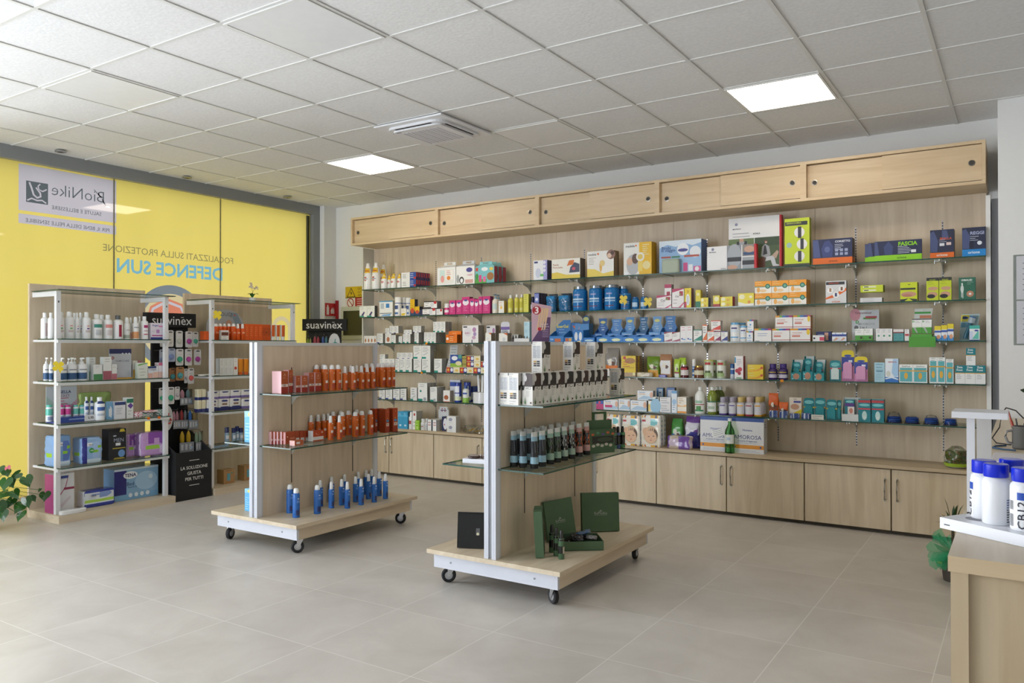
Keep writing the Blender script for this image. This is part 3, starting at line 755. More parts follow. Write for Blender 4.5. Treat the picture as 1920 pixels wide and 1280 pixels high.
def clover(r=.045):
    m = MB(); P = []
    for k in range(4):
        a = R(90*k+40); cx, cy = .60*r*math.cos(a), .60*r*math.sin(a)
        for j in range(-6, 7):
            t = a+R(j*22); P.append((cx+(.40 if abs(j) else .35)*r*math.cos(t), cy+(.40 if abs(j) else .35)*r*math.sin(t)))
    m.prism(P, lambda u, v, w: (u, w, v), .002, '#e0c62c')
    m.prism([(.0, -.5*r), (.012, -1.15*r), (.02, -1.1*r), (.012, -.5*r)], lambda u, v, w: (u, .0004+w, v), .0016, '#d2b722')
    return m.mesh()
CLOVER = clover()
CNT = {}
SEQ = []
def words(*a): return ' '.join(x for x in a if x)
# ---- row of goods on a wall shelf
PLACE = ['on top wall shelf', 'on second wall shelf', 'on third wall shelf', 'on fourth wall shelf', 'on lowest wall shelf', 'on long worktop']
LV = SZ+[.5]
def W(lv, x0, x1, top, fn, desc, cat, d=.06, nd=1, st=1, n=1, gap=.004, y=0.0, base=None, kind=None, rot=0, sq=.985, zb=None, grp=None, place_=None):
    """goods seen between x0..x1 (sight lines) with top at 'top', standing on level lv; n across, nd deep, st high"""
    yf = (YF+.012 if lv < 5 else 6.24)+y
    z0 = LV[lv] if zb is None else zb
    if base is not None: z0 = on_y((x0+x1)/2, base, yf)[2]
    X0, X1 = on_y(x0, top, yf)[0], on_y(x1, top, yf)[0]
    zt = on_y((x0+x1)/2, top, yf)[2]
    w = (X1-X0)/n*sq; h = (zt-z0)/st
    if lv == 5: h = min(h, .281)
    pr_ = fn(w, h, d); kind = kind or cat.replace(' ', '_')
    g = None
    tot = n*nd*st
    for i in range(n):
        for k in range(nd):
            for j in range(st):
                lab = desc
                q_ = []
                if st == 2: q_.append(['lower', 'upper'][j])
                elif st > 2: q_.append(ORD[j]+' up')
                if nd > 1: q_.append('front' if k == 0 else ORD[k]+' back')
                if n > 1: q_.append(ORD[i]+' from left')
                lab = words(desc, (place_ or PLACE[lv]), (': ' if 0 else '')) 
                if q_: lab = lab+', '+', '.join(q_)
                x = X0+(X1-X0)*(i+.5)/n
                place(kind, pr_, (x, yf+d/2+k*(d+gap), z0+j*h), rot, lab, cat, grp)
    return (X0+X1)/2, yf, zt

# ================================================================== GOODS ON THE WALL SHELVING
def C(base='#f0f0ee', *decs, side=None, top=None, sdecs=(), left=None): return lambda w, h, d: carton(w, h, d, base, decs, side, top, sdecs, left)
def B(shape, body='g:#eeeeec', cap='g:#f2f2f2', *bands, **kw): return lambda w, h, d: bottle(w, h, shape, body, cap, bands, **kw)
Wt, Gr, Nv, Tl, Or, Ye, Pk, Rd, Bl, Gn = '#f0f0ee', '#b9bbbb', '#232c66', '#138089', '#e2661c', '#f0cf2a', '#cf2f80', '#c22a2a', '#1f6fb5', '#4f9c3c'
# --- top shelf
yl = ((.62, .80, 65, '#e8bd25'), (.68, .72, 50, '#c8541f'), (.32, .36, 22, '#b03030'), (.42, .47, 22, '#b03030'), (.38, .40, 34, '#2b2f55'))
W(0, 680.6, 693, 493, B('cone', 'g:#efefec', 'g:#e8e8e4', *yl), 'tall white spray bottle with yellow sticker, leftmost', 'bottle', d=.06)
W(0, 695, 708, 492, B('cone', 'g:#efefec', 'g:#e8e8e4', *yl), 'tallest white spray bottle with yellow sticker, second', 'bottle', d=.065)
W(0, 710, 721.5, 495, B('cone', 'g:#e9e9e6', 'g:#e8e8e4', *yl), 'tall white spray bottle with yellow sticker, third', 'bottle', d=.06, y=.12)
ys = ((.66, .84, 80, '#ecc326'), (.36, .40, 18, '#b03030'), (.46, .50, 18, '#b03030'), (.41, .45, 34, '#c84040'))
W(0, 713, 723, 513, B('cone', 'g:#f1f1ee', 'g:#e9c435', *ys), 'small white bottle with yellow shoulder, first', 'bottle', d=.045)
W(0, 724.5, 731.5, 516, B('cone', 'g:#e8e8e4', 'g:#e9c435', *ys), 'small white bottle with yellow shoulder, second, set back', 'bottle', d=.04, y=.04)
W(0, 731, 740.6, 513, B('cone', 'g:#f1f1ee', 'g:#e9c435', *ys), 'small white bottle with yellow shoulder, third', 'bottle', d=.045)
W(0, 743, 751, 513, B('cone', 'g:#f1f1ee', 'g:#e9c435', *ys), 'small white bottle with yellow shoulder, fourth', 'bottle', d=.04)
W(0, 752.5, 780, 510.5, C('#ebebe8', ('r', .58, 0, 1, 1, '#2f4f9c'), ('l', .08, .4, .3, .7, 3, '#555a60'), ('r', .85, .1, 1, .35, Rd), ('t', 'SYRINGE', .78, .75, .3, '#e8ecf5') if 0 else ('l', .62, .9, .3, .8, 3, '#cfd8ee'), side='#27356e', sdecs=(('r', .1, .35, .9, .95, '#b23a4a'),)), 'white and blue syringe carton', 'carton', d=.034, nd=6, st=2, gap=.005)
W(0, 820, 854.5, 491, lambda w, h, d: gable(w, h, d, '#eceeee', (('r', .1, .08, .9, .9, '#e6e6e0'), ('r', .14, .3, .4, .85, '#c9e0dc'), ('r', .45, .3, .86, .85, '#f3efe9'), ('e', .28, .35, .1, .2, '#e9a29a'), ('e', .62, .4, .1, .12, '#e58a35'), ('l', .5, .8, .6, .8, 3, '#c04a50')), hc='#dcdedc'), 'white baby carry box with window picture', 'carry box', d=.12)
W(0, 855, 890, 488, lambda w, h, d: gable(w, h, d, '#eeeeea', (('e', .3, .22, .13, .2, '#2c2c30'), ('e', .3, .2, .08, .13, '#f2f2f2'), ('e', .1, .3, .07, .24, '#9fa3a4'), ('e', .72, .78, .17, .13, '#4a4b94'), ('r', .5, .05, .92, .25, '#d9a9a0'), ('t', '4 BABY', .75, .5, .3, '#c64a78')), hc='#c6ccd2'), 'white baby carry box with black penguin picture', 'carry box', d=.12)
W(0, 890.5, 927, 490, lambda w, h, d: gable(w, h, d, '#7fc3c9', (('e', .5, .85, .17, .12, '#eef0f4'), ('r', 0, 0, .6, .25, '#5aa74c'), ('e', .1, .4, .08, .2, '#3f8f3c'), ('r', .2, .08, .34, .5, '#d84a8a'), ('r', .42, .08, .56, .4, '#e070a4'), ('e', .8, .4, .18, .24, '#a5713f'), ('e', .85, .85, .1, .1, '#e7cf5a'), ('e', .1, .85, .07, .12, '#d24b3a')), side='#a8324c', hc='#86c9cf'), 'teal baby carry box with brown bear picture', 'carry box', d=.055, nd=3, gap=.02)
W(0, 1000, 1026, 488, C('#eef0f4', ('r', .72, 0, 1, 1, '#a9a7dc'), ('c', .8, .88, .1, '#eceaf6'), ('c', .8, .68, .1, '#eceaf6'), ('c', .8, .48, .1, '#eceaf6'), ('r', .06, .86, .32, .95, '#2c3170'), ('e', .35, .35, .2, .25, '#cfd6e8'), ('r', .5, .18, .75, .3, '#6fbf6a'), side='#565a80'), 'small white and lilac breast pump carton', 'carton', d=.09)
W(0, 1034, 1088, 485, C('#f1efe6', ('q', ((0, 0), (1, 0), (1, .18), (.5, .2), (.2, .34), (0, .3)), '#e8cf55'), ('q', ((.62, .28), (.98, .3), (.98, .7), (.8, .8), (.66, .55)), '#3f4560'), ('e', .78, .48, .06, .08, '#c9506a'), ('q', ((.54, .62), (.62, .9), (.8, .92), (.76, .68), (.62, .66)), '#d97430'), ('t', 'Fascia', .15, .72, .2, '#b5713c'), ('t', 'Porta-bebe', .22, .58, .34, '#b5713c'), side='#6e6a66'), 'cream baby sling carton with yellow wave', 'carton', d=.10)
W(0, 1100.5, 1151, 470.5, C('#f3f2ee', ('q', ((0, 0), (1, 0), (1, .2), (.6, .12), (.3, .3), (0, .33)), '#ecd25c'), ('c', .9, .84, .16, '#8f6a5c'), ('c', .84, .8, .08, '#e7c7b0'), ('c', .95, .9, .07, '#5a4038'), ('t', 'medela', .2, .88, .3, '#2d2d2f'), ('c', .42, .89, .035, '#e0702c'), ('e', .52, .4, .05, .22, '#e4b45c'), ('e', .58, .52, .09, .12, '#e9cf8a'), ('l', .06, .35, .5, .74, 5, '#b9b4a6'), side='#8b7b66'), 'white breast pump carton with round mother picture', 'carton', d=.11)
W(0, 1169, 1222, 454.5, C('#eeeeea', ('r', .56, 0, 1, 1, '#ecbd22'), ('e', .34, .32, .24, .32, '#b9bcc0'), ('e', .22, .42, .11, .12, '#dcb397'), ('e', .42, .5, .12, .16, '#5c4438'), ('c', .6, .55, .15, '#f1eee6'), ('c', .6, .55, .09, '#e9cf66'), ('c', .82, .28, .14, '#efdf9a'), ('r', .52, .1, .68, .42, '#f0d468'), ('t', 'medela', .24, .9, .32, '#2d2d2f'), ('c', .45, .905, .03, '#e0702c'), ('l', .68, .95, .62, .92, 6, '#f6ecc4'), ('c', .12, .05, .06, '#f4f6fa'), side='#c99a16'), 'tall white and yellow breast pump carton', 'carton', d=.11)
bx = W(0, 1235.5, 1315.5, 450, C('#8fb4dc', ('q', ((0, .78), (.2, .88), (.4, .8), (.6, .9), (.8, .82), (1, .9), (1, 1), (0, 1)), '#dbe8f4'), ('r', 0, 0, 1, .48, '#9dc0e4'), ('t', 'Bimbi', .17, .78, .22, '#33508c', .02), ('t', 'in viaggio', .22, .69, .34, '#33508c', .02), ('c', .57, .72, .14, '#eef2f8'), ('e', .57, .69, .12, .05, '#4a4b94'), ('c', .86, .62, .13, '#e8eef4'), ('r', .05, .47, .28, .52, '#b0503c'), ('r', .3, .47, .5, .52, '#3f7f5c'), ('r', .6, .47, .95, .53, '#b0503c'), ('r', .58, .04, .68, .3, '#d34d8a'), ('r', .7, .04, .8, .24, '#eef0f4'), ('r', .82, .02, .99, .18, '#d9609a'), ('c', .9, .1, .05, '#f2eef0'), side='#4a6ea8'), 'large sky-blue baby travel set carton', 'carton', d=.13, y=.05)
W(0, 1239.5, 1272, 485, lambda w, h, d: pack(w, h, d, lambda s, u, v: 'm:#b4bfae' if v < .86 else 'm:#a9b5a3', 3, n=4, crinkle=.002).mesh(), 'pale green zip pouch in front of sky-blue carton', 'pouch', d=.045, y=-.008+.0)
BLK = '#2c2e33'
kb = W(0, 1365.5, 1466, 406.5, C('#e9e9ea', ('r', .962, 0, 1, 1, '#c01722'), ('r', .0, 0, .49, .6, '#667a4c'), ('r', .5, 0, .96, .6, '#475a36'), ('r', .5, .44, .96, .6, '#35482a'), ('q', ((.06, .0), (.1, .42), (.17, .54), (.33, .54), (.42, .42), (.46, 0)), '#a6a9ae'), ('q', ((.14, .34), (.16, .55), (.2, .55), (.22, .46), (.29, .46), (.31, .55), (.35, .55), (.37, .34)), BLK), ('q', ((.10, .2), (.42, .2), (.40, .32), (.12, .32)), BLK), ('r', .21, .54, .29, .6, '#c49c84'),
  ('q', ((.56, .0), (.56, .2), (.7, .24), (.7, 0)), '#5f3c2c'), ('q', ((.62, .24), (.64, .42), (.70, .47), (.77, .42), (.80, .26), (.74, .2)), '#a3a6ab'), ('q', ((.66, .26), (.68, .44), (.71, .44), (.74, .28)), BLK), ('c', .71, .515, .03, '#6a4636'), ('c', .715, .50, .02, '#d0a58c'), ('q', ((.72, .22), (.86, .25), (.90, .08), (.96, .06), (.94, .02), (.84, .04), (.80, .16), (.70, .14)), '#c9ccd2'), ('q', ((.82, .24), (.92, .34), (.95, .30), (.9, .18)), '#b9a08c'), ('r', .78, .0, .98, .04, '#4a3428'),
  ('r', .49, 0, .5, .6, '#eceded'), ('t', 'MOPEDIA', .16, .79, .16, '#6b6d80'), ('c', .15, .88, .028, '#8a8ca8'), ('t', 'KOALA', .54, .68, .13, '#333a36', .02), ('l', .08, .45, .64, .7, 2, '#9a9ba0'), side='#c01722', left='#c8cacc'), 'large white posture belt box with garden photos and red end', 'box', d=.05, y=.09)
W(0, 1325, 1419, 460, C('#ebebec', ('r', .41, 0, .71, 1, '#8f949a'), ('e', .56, .55, .14, .5, '#a6abb2'), ('r', .42, .32, .7, .5, BLK), ('e', .52, .08, .1, .1, '#c79e88'), ('r', .72, .52, 1, 1, '#8f8a86'), ('r', .74, .56, .98, .68, '#33507a'), ('e', .86, .8, .1, .14, '#c79e88'), ('r', .72, 0, 1, .48, '#9da2a8'), ('r', .72, .16, 1, .34, BLK), ('r', .705, 0, .72, 1, '#f4f4f4'), ('r', .955, 0, 1, 1, '#c01722'), ('t', 'MOPEDIA', .12, .76, .14, '#6b6d80'), ('c', .12, .88, .028, '#8a8ca8'), ('t', 'KOALA', .34, .05, .1, '#333a36', .02), side='#c01722'), 'low white waist belt box before the large one', 'box', d=.045, y=0)
W(0, 1470.6, 1518, 409, C('#c3d42a', ('r', .02, .85, .92, .93, '#33373a'), ('t', 'GINOCCHIERA', .38, .9, .6, '#c9d845'), ('c', .6, .7, .21, '#e8e8e6'), ('c', .7, .45, .21, '#e8e8e6'), ('c', .6, .2, .21, '#e8e8e6'), ('r', .54, .58, .68, .82, '#35373c'), ('r', .64, .34, .77, .57, '#35373c'), ('r', .54, .08, .68, .31, '#35373c'), ('c', .19, .44, .11, '#9fc0b8'), ('r', 0, 0, 1, .045, '#3b4034'), side='#a2b31c'), 'tall lime green knee support box', 'box', d=.06)
W(0, 1523.5, 1598.5, 447.5, C('#232a52', ('r', 0, 0, 1, .25, '#dd6a1a'), ('q', ((.02, .27), (.2, .27), (.14, .98), (.0, .98)), '#4b5788'), ('q', ((.25, .27), (.5, .27), (.52, .7), (.42, .95), (.3, .9), (.22, .6)), '#39457a'), ('e', .37, .58, .07, .12, '#5a679a'), ('t', 'CORSETTO', .76, .88, .38, '#dfe3ec', .03), ('l', .56, .84, .56, .76, 4, '#cdd3e4'), ('t', 'orione', .52, .12, .22, '#7a3a16'), *[('r', .57+.12*i, .33+.15*j, .65+.12*i, .44+.15*j, '#9aa3c4') for i in range(3) for j in range(2)], side='#171b36', sdecs=(('r', 0, 0, 1, .25, '#b5561a'),)), 'wide navy corset box with orange strip', 'box', d=.05, nd=2)
FA = C('#232a4e', ('r', 0, 0, 1, .28, '#8fd11c'), ('q', ((.0, .3), (.1, .3), (.06, .98), (.0, .98)), '#46527e'), ('q', ((.22, .3), (.38, .3), (.4, .7), (.3, .97), (.2, .7)), '#3a4674'), ('t', 'FASCIA', .71, .82, .4, '#8fd11c', .04), ('l', .5, .86, .36, .68, 5, '#c9cfe0'), ('r', .78, .36, .88, .5, '#e8eaee'), ('t', 'orione', .58, .13, .2, '#35501a'), side='#171b36')
W(0, 1639, 1729, 450.5, FA, 'navy and lime waist band box, front one of three', 'box', d=.025)
W(0, 1627, 1717, 453, FA, 'navy and lime waist band box, middle one of three', 'box', d=.025, y=.03)
W(0, 1621, 1711, 455, FA, 'navy and lime waist band box, rear one of three', 'box', d=.025, y=.06)
W(0, 1743.5, 1789, 430.5, C('#2a2f4a', ('r', 0, 0, 1, .19, '#dd6a1a'), ('q', ((.02, .22), (.3, .22), (.34, .6), (.16, .96), (.0, .9)), '#49547e'), ('q', ((.5, .6), (.78, .7), (.7, .97), (.5, .97)), '#4d5880'), ('t', 'SPALLA', .66, .68, .5, '#d05a30', .03), ('r', .4, .42, .6, .52, '#dfe1e6'), ('r', .68, .44, .88, .54, '#e0c9c4'), ('l', .38, .7, .57, .63, 2, '#c9cfe0'), ('t', 'orione', .5, .1, .46, '#f0e4da', .02), side='#1b1d30'), 'navy shoulder support box with orange strip', 'box', d=.04, nd=2)
W(0, 1803.5, 1848.5, 426, C('#2a2f4a', ('r', 0, 0, 1, .24, '#2087cf'), ('q', ((.02, .26), (.3, .26), (.34, .7), (.16, .96), (.0, .9)), '#49547e'), ('e', .4, .4, .1, .16, '#1c2038'), ('t', 'REGGI', .64, .8, .58, '#aeb7d8', .03), ('c', .74, .45, .1, '#dfe6ee'), ('l', .34, .75, .55, .68, 3, '#c9cfe0'), ('t', 'orione', .5, .13, .5, '#e4f0f8', .02), side='#1b1d30'), 'navy bra box with bright blue strip, far right', 'box', d=.04)
# --- second shelf
W(1, 674, 702.5, 573.5, C('#eef0ea', ('r', .0, 0, .6, .12, '#2f9c86'), ('q', ((.22, .15), (.6, .5), (.72, .42), (.5, .12)), '#3f2f70'), ('l', .1, .7, .75, .9, 2, '#b4b9b4'), side='#55585a'), 'white heel cream carton with violet mark', 'carton', d=.045, n=2)
W(1, 711, 736.5, 564, C('#f0f0ec', ('r', 0, .93, 1, 1, '#4f9cc8'), ('r', .1, .5, .35, .85, '#b9c4cc'), ('r', .5, .55, .75, .82, '#3f86c4'), ('r', .06, .18, .94, .22, '#3c4658'), ('q', ((.1, .04), (.8, .04), (.9, .15), (.3, .12)), '#5fa4d8'), side='#b7b3a8', top='#4f9cc8'), 'white bandage carton with pale blue rim', 'carton', d=.10)
cn = ((.66, .70, 180, '#2c4f94'), (.36, .56, 30, '#2c4a80'), (.1, .2, 40, '#3a66a8'))
W(1, 739, 749.5, 557, B('capcan', 'g:#ebebe8', 'g:#efefec', *cn), 'white disinfectant can with blue ring, leftmost', 'can', d=.045)
W(1, 750, 759, 557.5, B('capcan', 'g:#dcdcd8', 'g:#e4e4e0', *cn), 'white disinfectant can with blue ring, middle', 'can', d=.045, y=.065)
W(1, 759.5, 769, 558, B('capcan', 'g:#dcdcd8', 'g:#e4e4e0', *cn), 'white disinfectant can with blue ring, rightmost', 'can', d=.045, y=.02)
W(1, 752, 761.5, 578, C('#f2efe6', ('q', ((.05, .05), (.7, .05), (.9, .4), (.1, .35)), '#e4c23c'), ('l', .1, .8, .6, .85, 3, '#c9b98a')), 'little white and yellow carton before the cans', 'carton', d=.03, y=-.004)
W(1, 769, 777.5, 561, C('#e6b81f', ('r', 0, 0, 1, .32, '#2f4a70'), ('e', .5, .3, .4, .16, '#c94a30'), ('l', .15, .8, .5, .9, 4, '#c79a1a'), side='#26304e'), 'tall yellow and navy carton with orange arc', 'carton', d=.05)
W(1, 778, 786.5, 574.5, C('#e6b81f', ('r', 0, 0, 1, .4, '#2f4a70'), ('e', .5, .4, .4, .2, '#c94a30'), side='#26304e', top='#e8be2c'), 'small yellow and navy carton with orange arc', 'carton', d=.06)
W(1, 786.5, 792, 580, C('#2c3352', side='#20253e'), 'small dark blue carton by the gauze cartons', 'carton', d=.04)
gz = C('#eceae8', ('r', 0, .86, 1, 1, '#25252a'), ('r', .0, .02, .55, .16, '#2f3034'), ('e', .62, .45, .14, .3, '#d5d8da'), ('e', .86, .78, .12, .2, '#c23434'), ('l', .1, .4, .4, .7, 2, '#8a8c90'), side='#6e6f72')
W(1, 792, 817, 577.5, gz, 'white gauze carton with red cross badge, lower', 'carton', d=.07)
W(1, 795, 819.5, 564.5, gz, 'white gauze carton with red cross badge, upper', 'carton', d=.07, base=577.5)
W(1, 818, 830, 578, C('#eceae8', ('r', 0, .9, 1, 1, '#55565a'), ('e', .75, .7, .16, .2, '#c23434'), ('l', .1, .6, .3, .7, 3, '#9a9ca0'), side='#8b8a88'), 'small white gauze carton beside the stacked pair', 'carton', d=.05)
W(1, 832, 842, 569, B('can', 'g:#ececea', 'g:#f0f0ee', (.0, .62, 180, 'g:#d2387c'), (.2, .42, 50, '#f0dfe8')), 'white and pink tub beside pink cartons', 'tub', d=.045)
def pkf(extra=()): return C('#cb2f7c', ('e', .5, .68, .4, .17, '#efe6ee'), ('e', .5, .8, .24, .06, '#4c4b90'), ('l', .2, .8, .2, .5, 4, '#e58ab6'), *extra, side='#8a1f58')
for a, b, t, nm in ((842.3, 854, 563, 'leftmost'), (855, 865.8, 562.5, 'second'), (866, 880.5, 556.5, 'third and widest'), (880.7, 889.3, 559.5, 'fourth'), (889.5, 897, 560.8, 'fifth'), (897.3, 904, 556, 'sixth, narrow'), (904.5, 919, 555.3, 'last')):
    W(1, a, b, t, pkf(), 'bright pink baby care carton, %s in its row' % nm, 'carton', d=.06)
W(1, 921, 932, 551, B('pump', 'g:#eae4d6', 'g:#7fa6c4', (.2, .5, 50, '#c9dcd8')), 'cream pump bottle with blue head, front', 'bottle', d=.055)
W(1, 927, 937, 552, B('pump', 'g:#ddd6c6', 'g:#7fa6c4'), 'cream pump bottle with blue head, behind', 'bottle', d=.05, y=.07)
W(1, 934.6, 945, 564, C('#f1efe8', ('c', .5, .45, .22, '#f0c65c'), ('l', .15, .75, .65, .85, 2, '#d48a5c'), side='#cfae4c'), 'white sun cream carton with orange dot', 'carton', d=.05)
yb_ = ((.3, .6, 60, '#c9c23c'), (.14, .24, 50, '#dedb8a'))
W(1, 951, 960, 553, B('shampoo', 'g:#dcd45c', 'g:#f0f0ea', *yb_), 'pale yellow bath oil bottle, leftmost of three', 'bottle', d=.042)
W(1, 963, 971, 551.5, B('shampoo', 'g:#dcd45c', 'g:#f0f0ea', *yb_), 'pale yellow bath oil bottle, middle of three', 'bottle', d=.042)
W(1, 972.3, 980.5, 551.5, B('shampoo', 'g:#dcd45c', 'g:#f0f0ea', *yb_), 'pale yellow bath oil bottle, rightmost of three', 'bottle', d=.042)
W(1, 981.5, 991, 551, C('#d9d65a', ('l', .2, .8, .5, .9, 5, '#b0ad40'), side='#a9a640'), 'pale yellow carton beside bath oil bottles', 'carton', d=.05)
W(1, 993.5, 1001, 556, B('small', 'g:#232c5c', 'g:#20264a', (.2, .5, 60, '#c9cfe0')), 'small navy bottle left of navy cartons', 'bottle', d=.04)
W(1, 1002, 1010.5, 549, C('#3b478c', ('r', 0, .5, 1, .95, '#7c88c8'), ('c', .5, .66, .3, '#e4e8f4'), ('l', .2, .8, .15, .4, 3, '#9aa4d4'), side='#1f2650'), 'navy and white carton left of wrapped packs', 'carton', d=.05, nd=3)
def wrapb(w, h, d):
    a = pack(w*.86, h*.88, d*.9, lambda s, u, v: 'g:#2a86c0' if (v*7 % 1) > .2 else 'g:#2377ae', 5, n=2.6, crinkle=.006, us=40, vs_=16)
    b = pack(w, h, d, lambda s, u, v: 'bag_film', 8, n=2.4, top='pinch', crinkle=.010, us=36, vs_=14)
    return [('blue_flask', a.mesh()), ('clear_wrap', b.mesh())]
W(1, 1020, 1041, 551, wrapb, 'clear wrapped blue shaker pack, left', 'wrapped pack', d=.09)
W(1, 1042, 1068, 549.5, wrapb, 'clear wrapped blue shaker pack, right', 'wrapped pack', d=.10)
bjb = ((.34, .40, 50, '#9fc8e8'), (.44, .5, 56, '#cfe4f4'), (.62, .68, 30, '#9aa4d0'), (.16, .19, 44, '#7a3038'))
for a, b, t, nm, yy in ((1070.7, 1095.5, 537, 'leftmost in front', 0), (1101, 1124.5, 535, 'second in front', 0), (1130, 1155.5, 533.6, 'third in front', 0), (1112, 1133, 537, 'half hidden behind', .11), (1155.5, 1173, 536, 'rear right', .08)):
    W(1, a, b, t, B('bigjar', 'g:#1773b8', 's:#9aa0a6', *bjb, seg=28), 'big blue protein tub with grey lid, %s' % nm, 'tub', d=.10, y=yy)
W(1, 1161, 1180, 549.5, B('bigjar', 'g:#1c6fae', 'g:#2a7fc0', *bjb), 'smaller blue tub behind the yellow clover', 'tub', d=.08, y=.01)
W(1, 1183, 1195.5, 556.5, B('jar', 'g:#1c6fae', 'g:#1f5f9c', (.2, .55, 60, '#bfd8ec')), 'small blue pill bottle, left', 'bottle', d=.055)
W(1, 1199, 1213, 556, B('jar', 'g:#1c6fae', 'g:#1f5f9c', (.2, .55, 60, '#bfd8ec')), 'small blue pill bottle, right, beside yellow clover', 'bottle', d=.055)
for px, py, nm in ((1168.7, 561.5, 'left'), (1214.6, 565.5, 'right')):
    p = on_y(px, py, YF-.006); place('paper_clover', CLOVER, p, 0, 'yellow four-leaf clover cut-out on the second shelf edge, %s one' % nm, 'decoration')
cis = lambda *x: C('#f1eeee', ('q', ((0, .8), (1, .97), (1, 1), (0, 1)), '#b83a62'), ('q', ((0, 0), (.5, 0), (1, .3), (1, .22), (.7, 0), (1, 0), (1, .0), (0, .05)), '#d46a8c'), ('t', 'Cisl', .42, .6, .3, '#3c3c44'), ('r', .62, .62, .92, .86, '#a93040'), ('c', .7, .7, .07, '#7d9c50'), ('l', .1, .6, .25, .42, 2, '#b9b4b6'), side='#8f8a88')
W(1, 1231, 1259, 553.5, cis(), 'white and crimson tablet carton, left', 'carton', d=.05)
W(1, 1246, 1258.9, 533, lambda w, h, d: carton(w, h, d, '#efecec', (('r', 0, .85, 1, 1, '#b83a62'), ('r', .3, .3, .8, .7, '#a93040')), '#8f8a88'), 'white and crimson tablet carton, upright behind', 'carton', d=.05, y=.06)
W(1, 1260, 1282.5, 541, cis(), 'white and crimson tablet carton, tallest', 'carton', d=.06)
W(1, 1283.3, 1296, 540, C('#e9d22a', ('e', .5, .4, .3, .3, '#eef0ee'), ('r', .4, .2, .6, .6, '#c9cfd0'), ('t', '3', .5, .82, .2, '#b0303a'), ('r', 0, .0, .3, .3, '#c94a5c'), side='#7c5560'), 'yellow carton with white pump picture', 'carton', d=.06)
W(1, 1304, 1313.5, 543.5, C('#e2d13a', ('c', .5, .75, .3, '#f0e8b0'), ('r', 0, 0, 1, .34, '#2f7a5c'), side='#b4a428'), 'tall yellow carton with green foot', 'carton', d=.05)
yc = lambda sc: C('#e6d540', ('e', .25, .5, .18, .36, '#f4f0c8'), ('l', .5, .9, .35, .65, 2, '#c9a42a'), ('e', .62, .3, .1, .2, '#e0a24a'), side=sc)
W(1, 1313.5, 1328, 558, yc('#5c6a8c'), 'small flat yellow throat carton with blue end', 'carton', d=.06, st=2)
W(1, 1337, 1349.5, 554, C('#e6d540', ('e', .5, .7, .35, .22, '#f4f0c8'), ('r', 0, 0, 1, .24, '#a93a40'), side='#a13444'), 'upright yellow throat carton with red foot', 'carton', d=.055)
W(1, 1350.5, 1373.5, 556, yc('#a83a48'), 'flat yellow throat carton with red end', 'carton', d=.065, st=2)
W(1, 1383.6, 1413.8, 549.5, C('#eadb48', ('e', .25, .72, .18, .2, '#f4f0c8'), ('q', ((0, 0), (1, 0), (1, .2), (.5, .16), (0, .34)), '#eeeee6'), ('e', .7, .3, .1, .13, '#df9a3c'), ('e', .8, .7, .1, .1, '#f1ecd0'), side='#d6d0a0'), 'wide yellow lozenge carton left of orange stack', 'carton', d=.07)
oj = C('#f1eee6', ('r', 0, .56, 1, 1, '#efa027'), ('r', 0, .5, 1, .56, '#2f7f6a'), ('c', .78, .56, .15, '#206c5c'), ('c', .78, .56, .09, '#6fae94'), ('e', .22, .28, .1, .22, '#efb35c'), ('l', .06, .5, .74, .9, 2, '#f8d79a'), ('e', .5, .2, .2, .12, '#f0cf9c'), side='#d7952c', top='#eaa63a')
W(1, 1415, 1512, 525.5, oj, 'orange supplement carton', 'carton', d=.042, nd=3, st=2, n=3)
W(1, 1547.8, 1587, 526.5, C('#d9dadc', ('r', .02, .83, .92, .96, '#33373a'), ('t', 'GINOCCHIO', .4, .9, .5, '#dd5a20'), ('q', ((0, .25), (.4, .4), (1, .68), (1, .55), (.5, .28), (0, .18)), '#e06a24'), ('c', .22, .58, .15, '#f2f2f2'), ('c', .78, .64, .15, '#f2f2f2'), ('c', .5, .38, .16, '#f2f2f2'), ('r', .18, .52, .28, .68, '#a98468'), ('r', .73, .56, .83, .72, '#7d5c44'), ('r', .45, .3, .55, .46, '#3a4670'), ('t', 'orione', .5, .08, .4, '#d0602c'), side='#8f8f90'), 'grey and orange knee support box', 'box', d=.05)
W(1, 1612.5, 1654, 558, C('#dcdde0', ('l', .1, .9, .3, .7, 2, '#8b8d92'), side='#9b9a94'), 'flat pale grey tube-bandage carton', 'carton', d=.09, st=2)
W(1, 1613, 1656, 534.5, C('#c8d632', ('r', .12, .3, .7, .75, '#e4e8c8'), ('r', .16, .4, .36, .65, '#3b3f34'), side='#8c9a24'), 'flat lime green tube-bandage carton', 'carton', d=.09, st=2, zb=None, base=547.5)
W(1, 1687.6, 1720, 529, C('#cbd828', ('r', .02, .60, .9, .7, '#2f3330'), ('e', .5, .36, .46, .14, '#c99a80'), ('e', .4, .3, .3, .08, '#b9806a'), ('q', ((0, 0), (.25, 0), (.5, .16), (.3, .12), (0, .1)), '#2f3330'), ('q', ((.98, 0), (.75, 0), (.5, .16), (.7, .12), (.98, .1)), '#2f3330'), ('r', .45, .86, .6, .89, '#55582a'), side='#8c9a1e'), 'lime green box with handshake picture', 'box', d=.05, nd=2)
W(1, 1736.5, 1784.5, 520, C('#c6d42c', ('r', 0, .86, 1, 1, '#2f3330'), ('t', 'POLSO', .5, .9, .5, '#c9d845'), ('e', .55, .52, .42, .08, '#c89c80'), ('e', .5, .26, .42, .12, '#c89c80'), ('e', .38, .18, .34, .09, '#25272a'), ('l', .1, .7, .72, .8, 2, '#97a520'), side='#7f8c1c'), 'lime green wrist support box', 'box', d=.04, n=2, sq=.95)
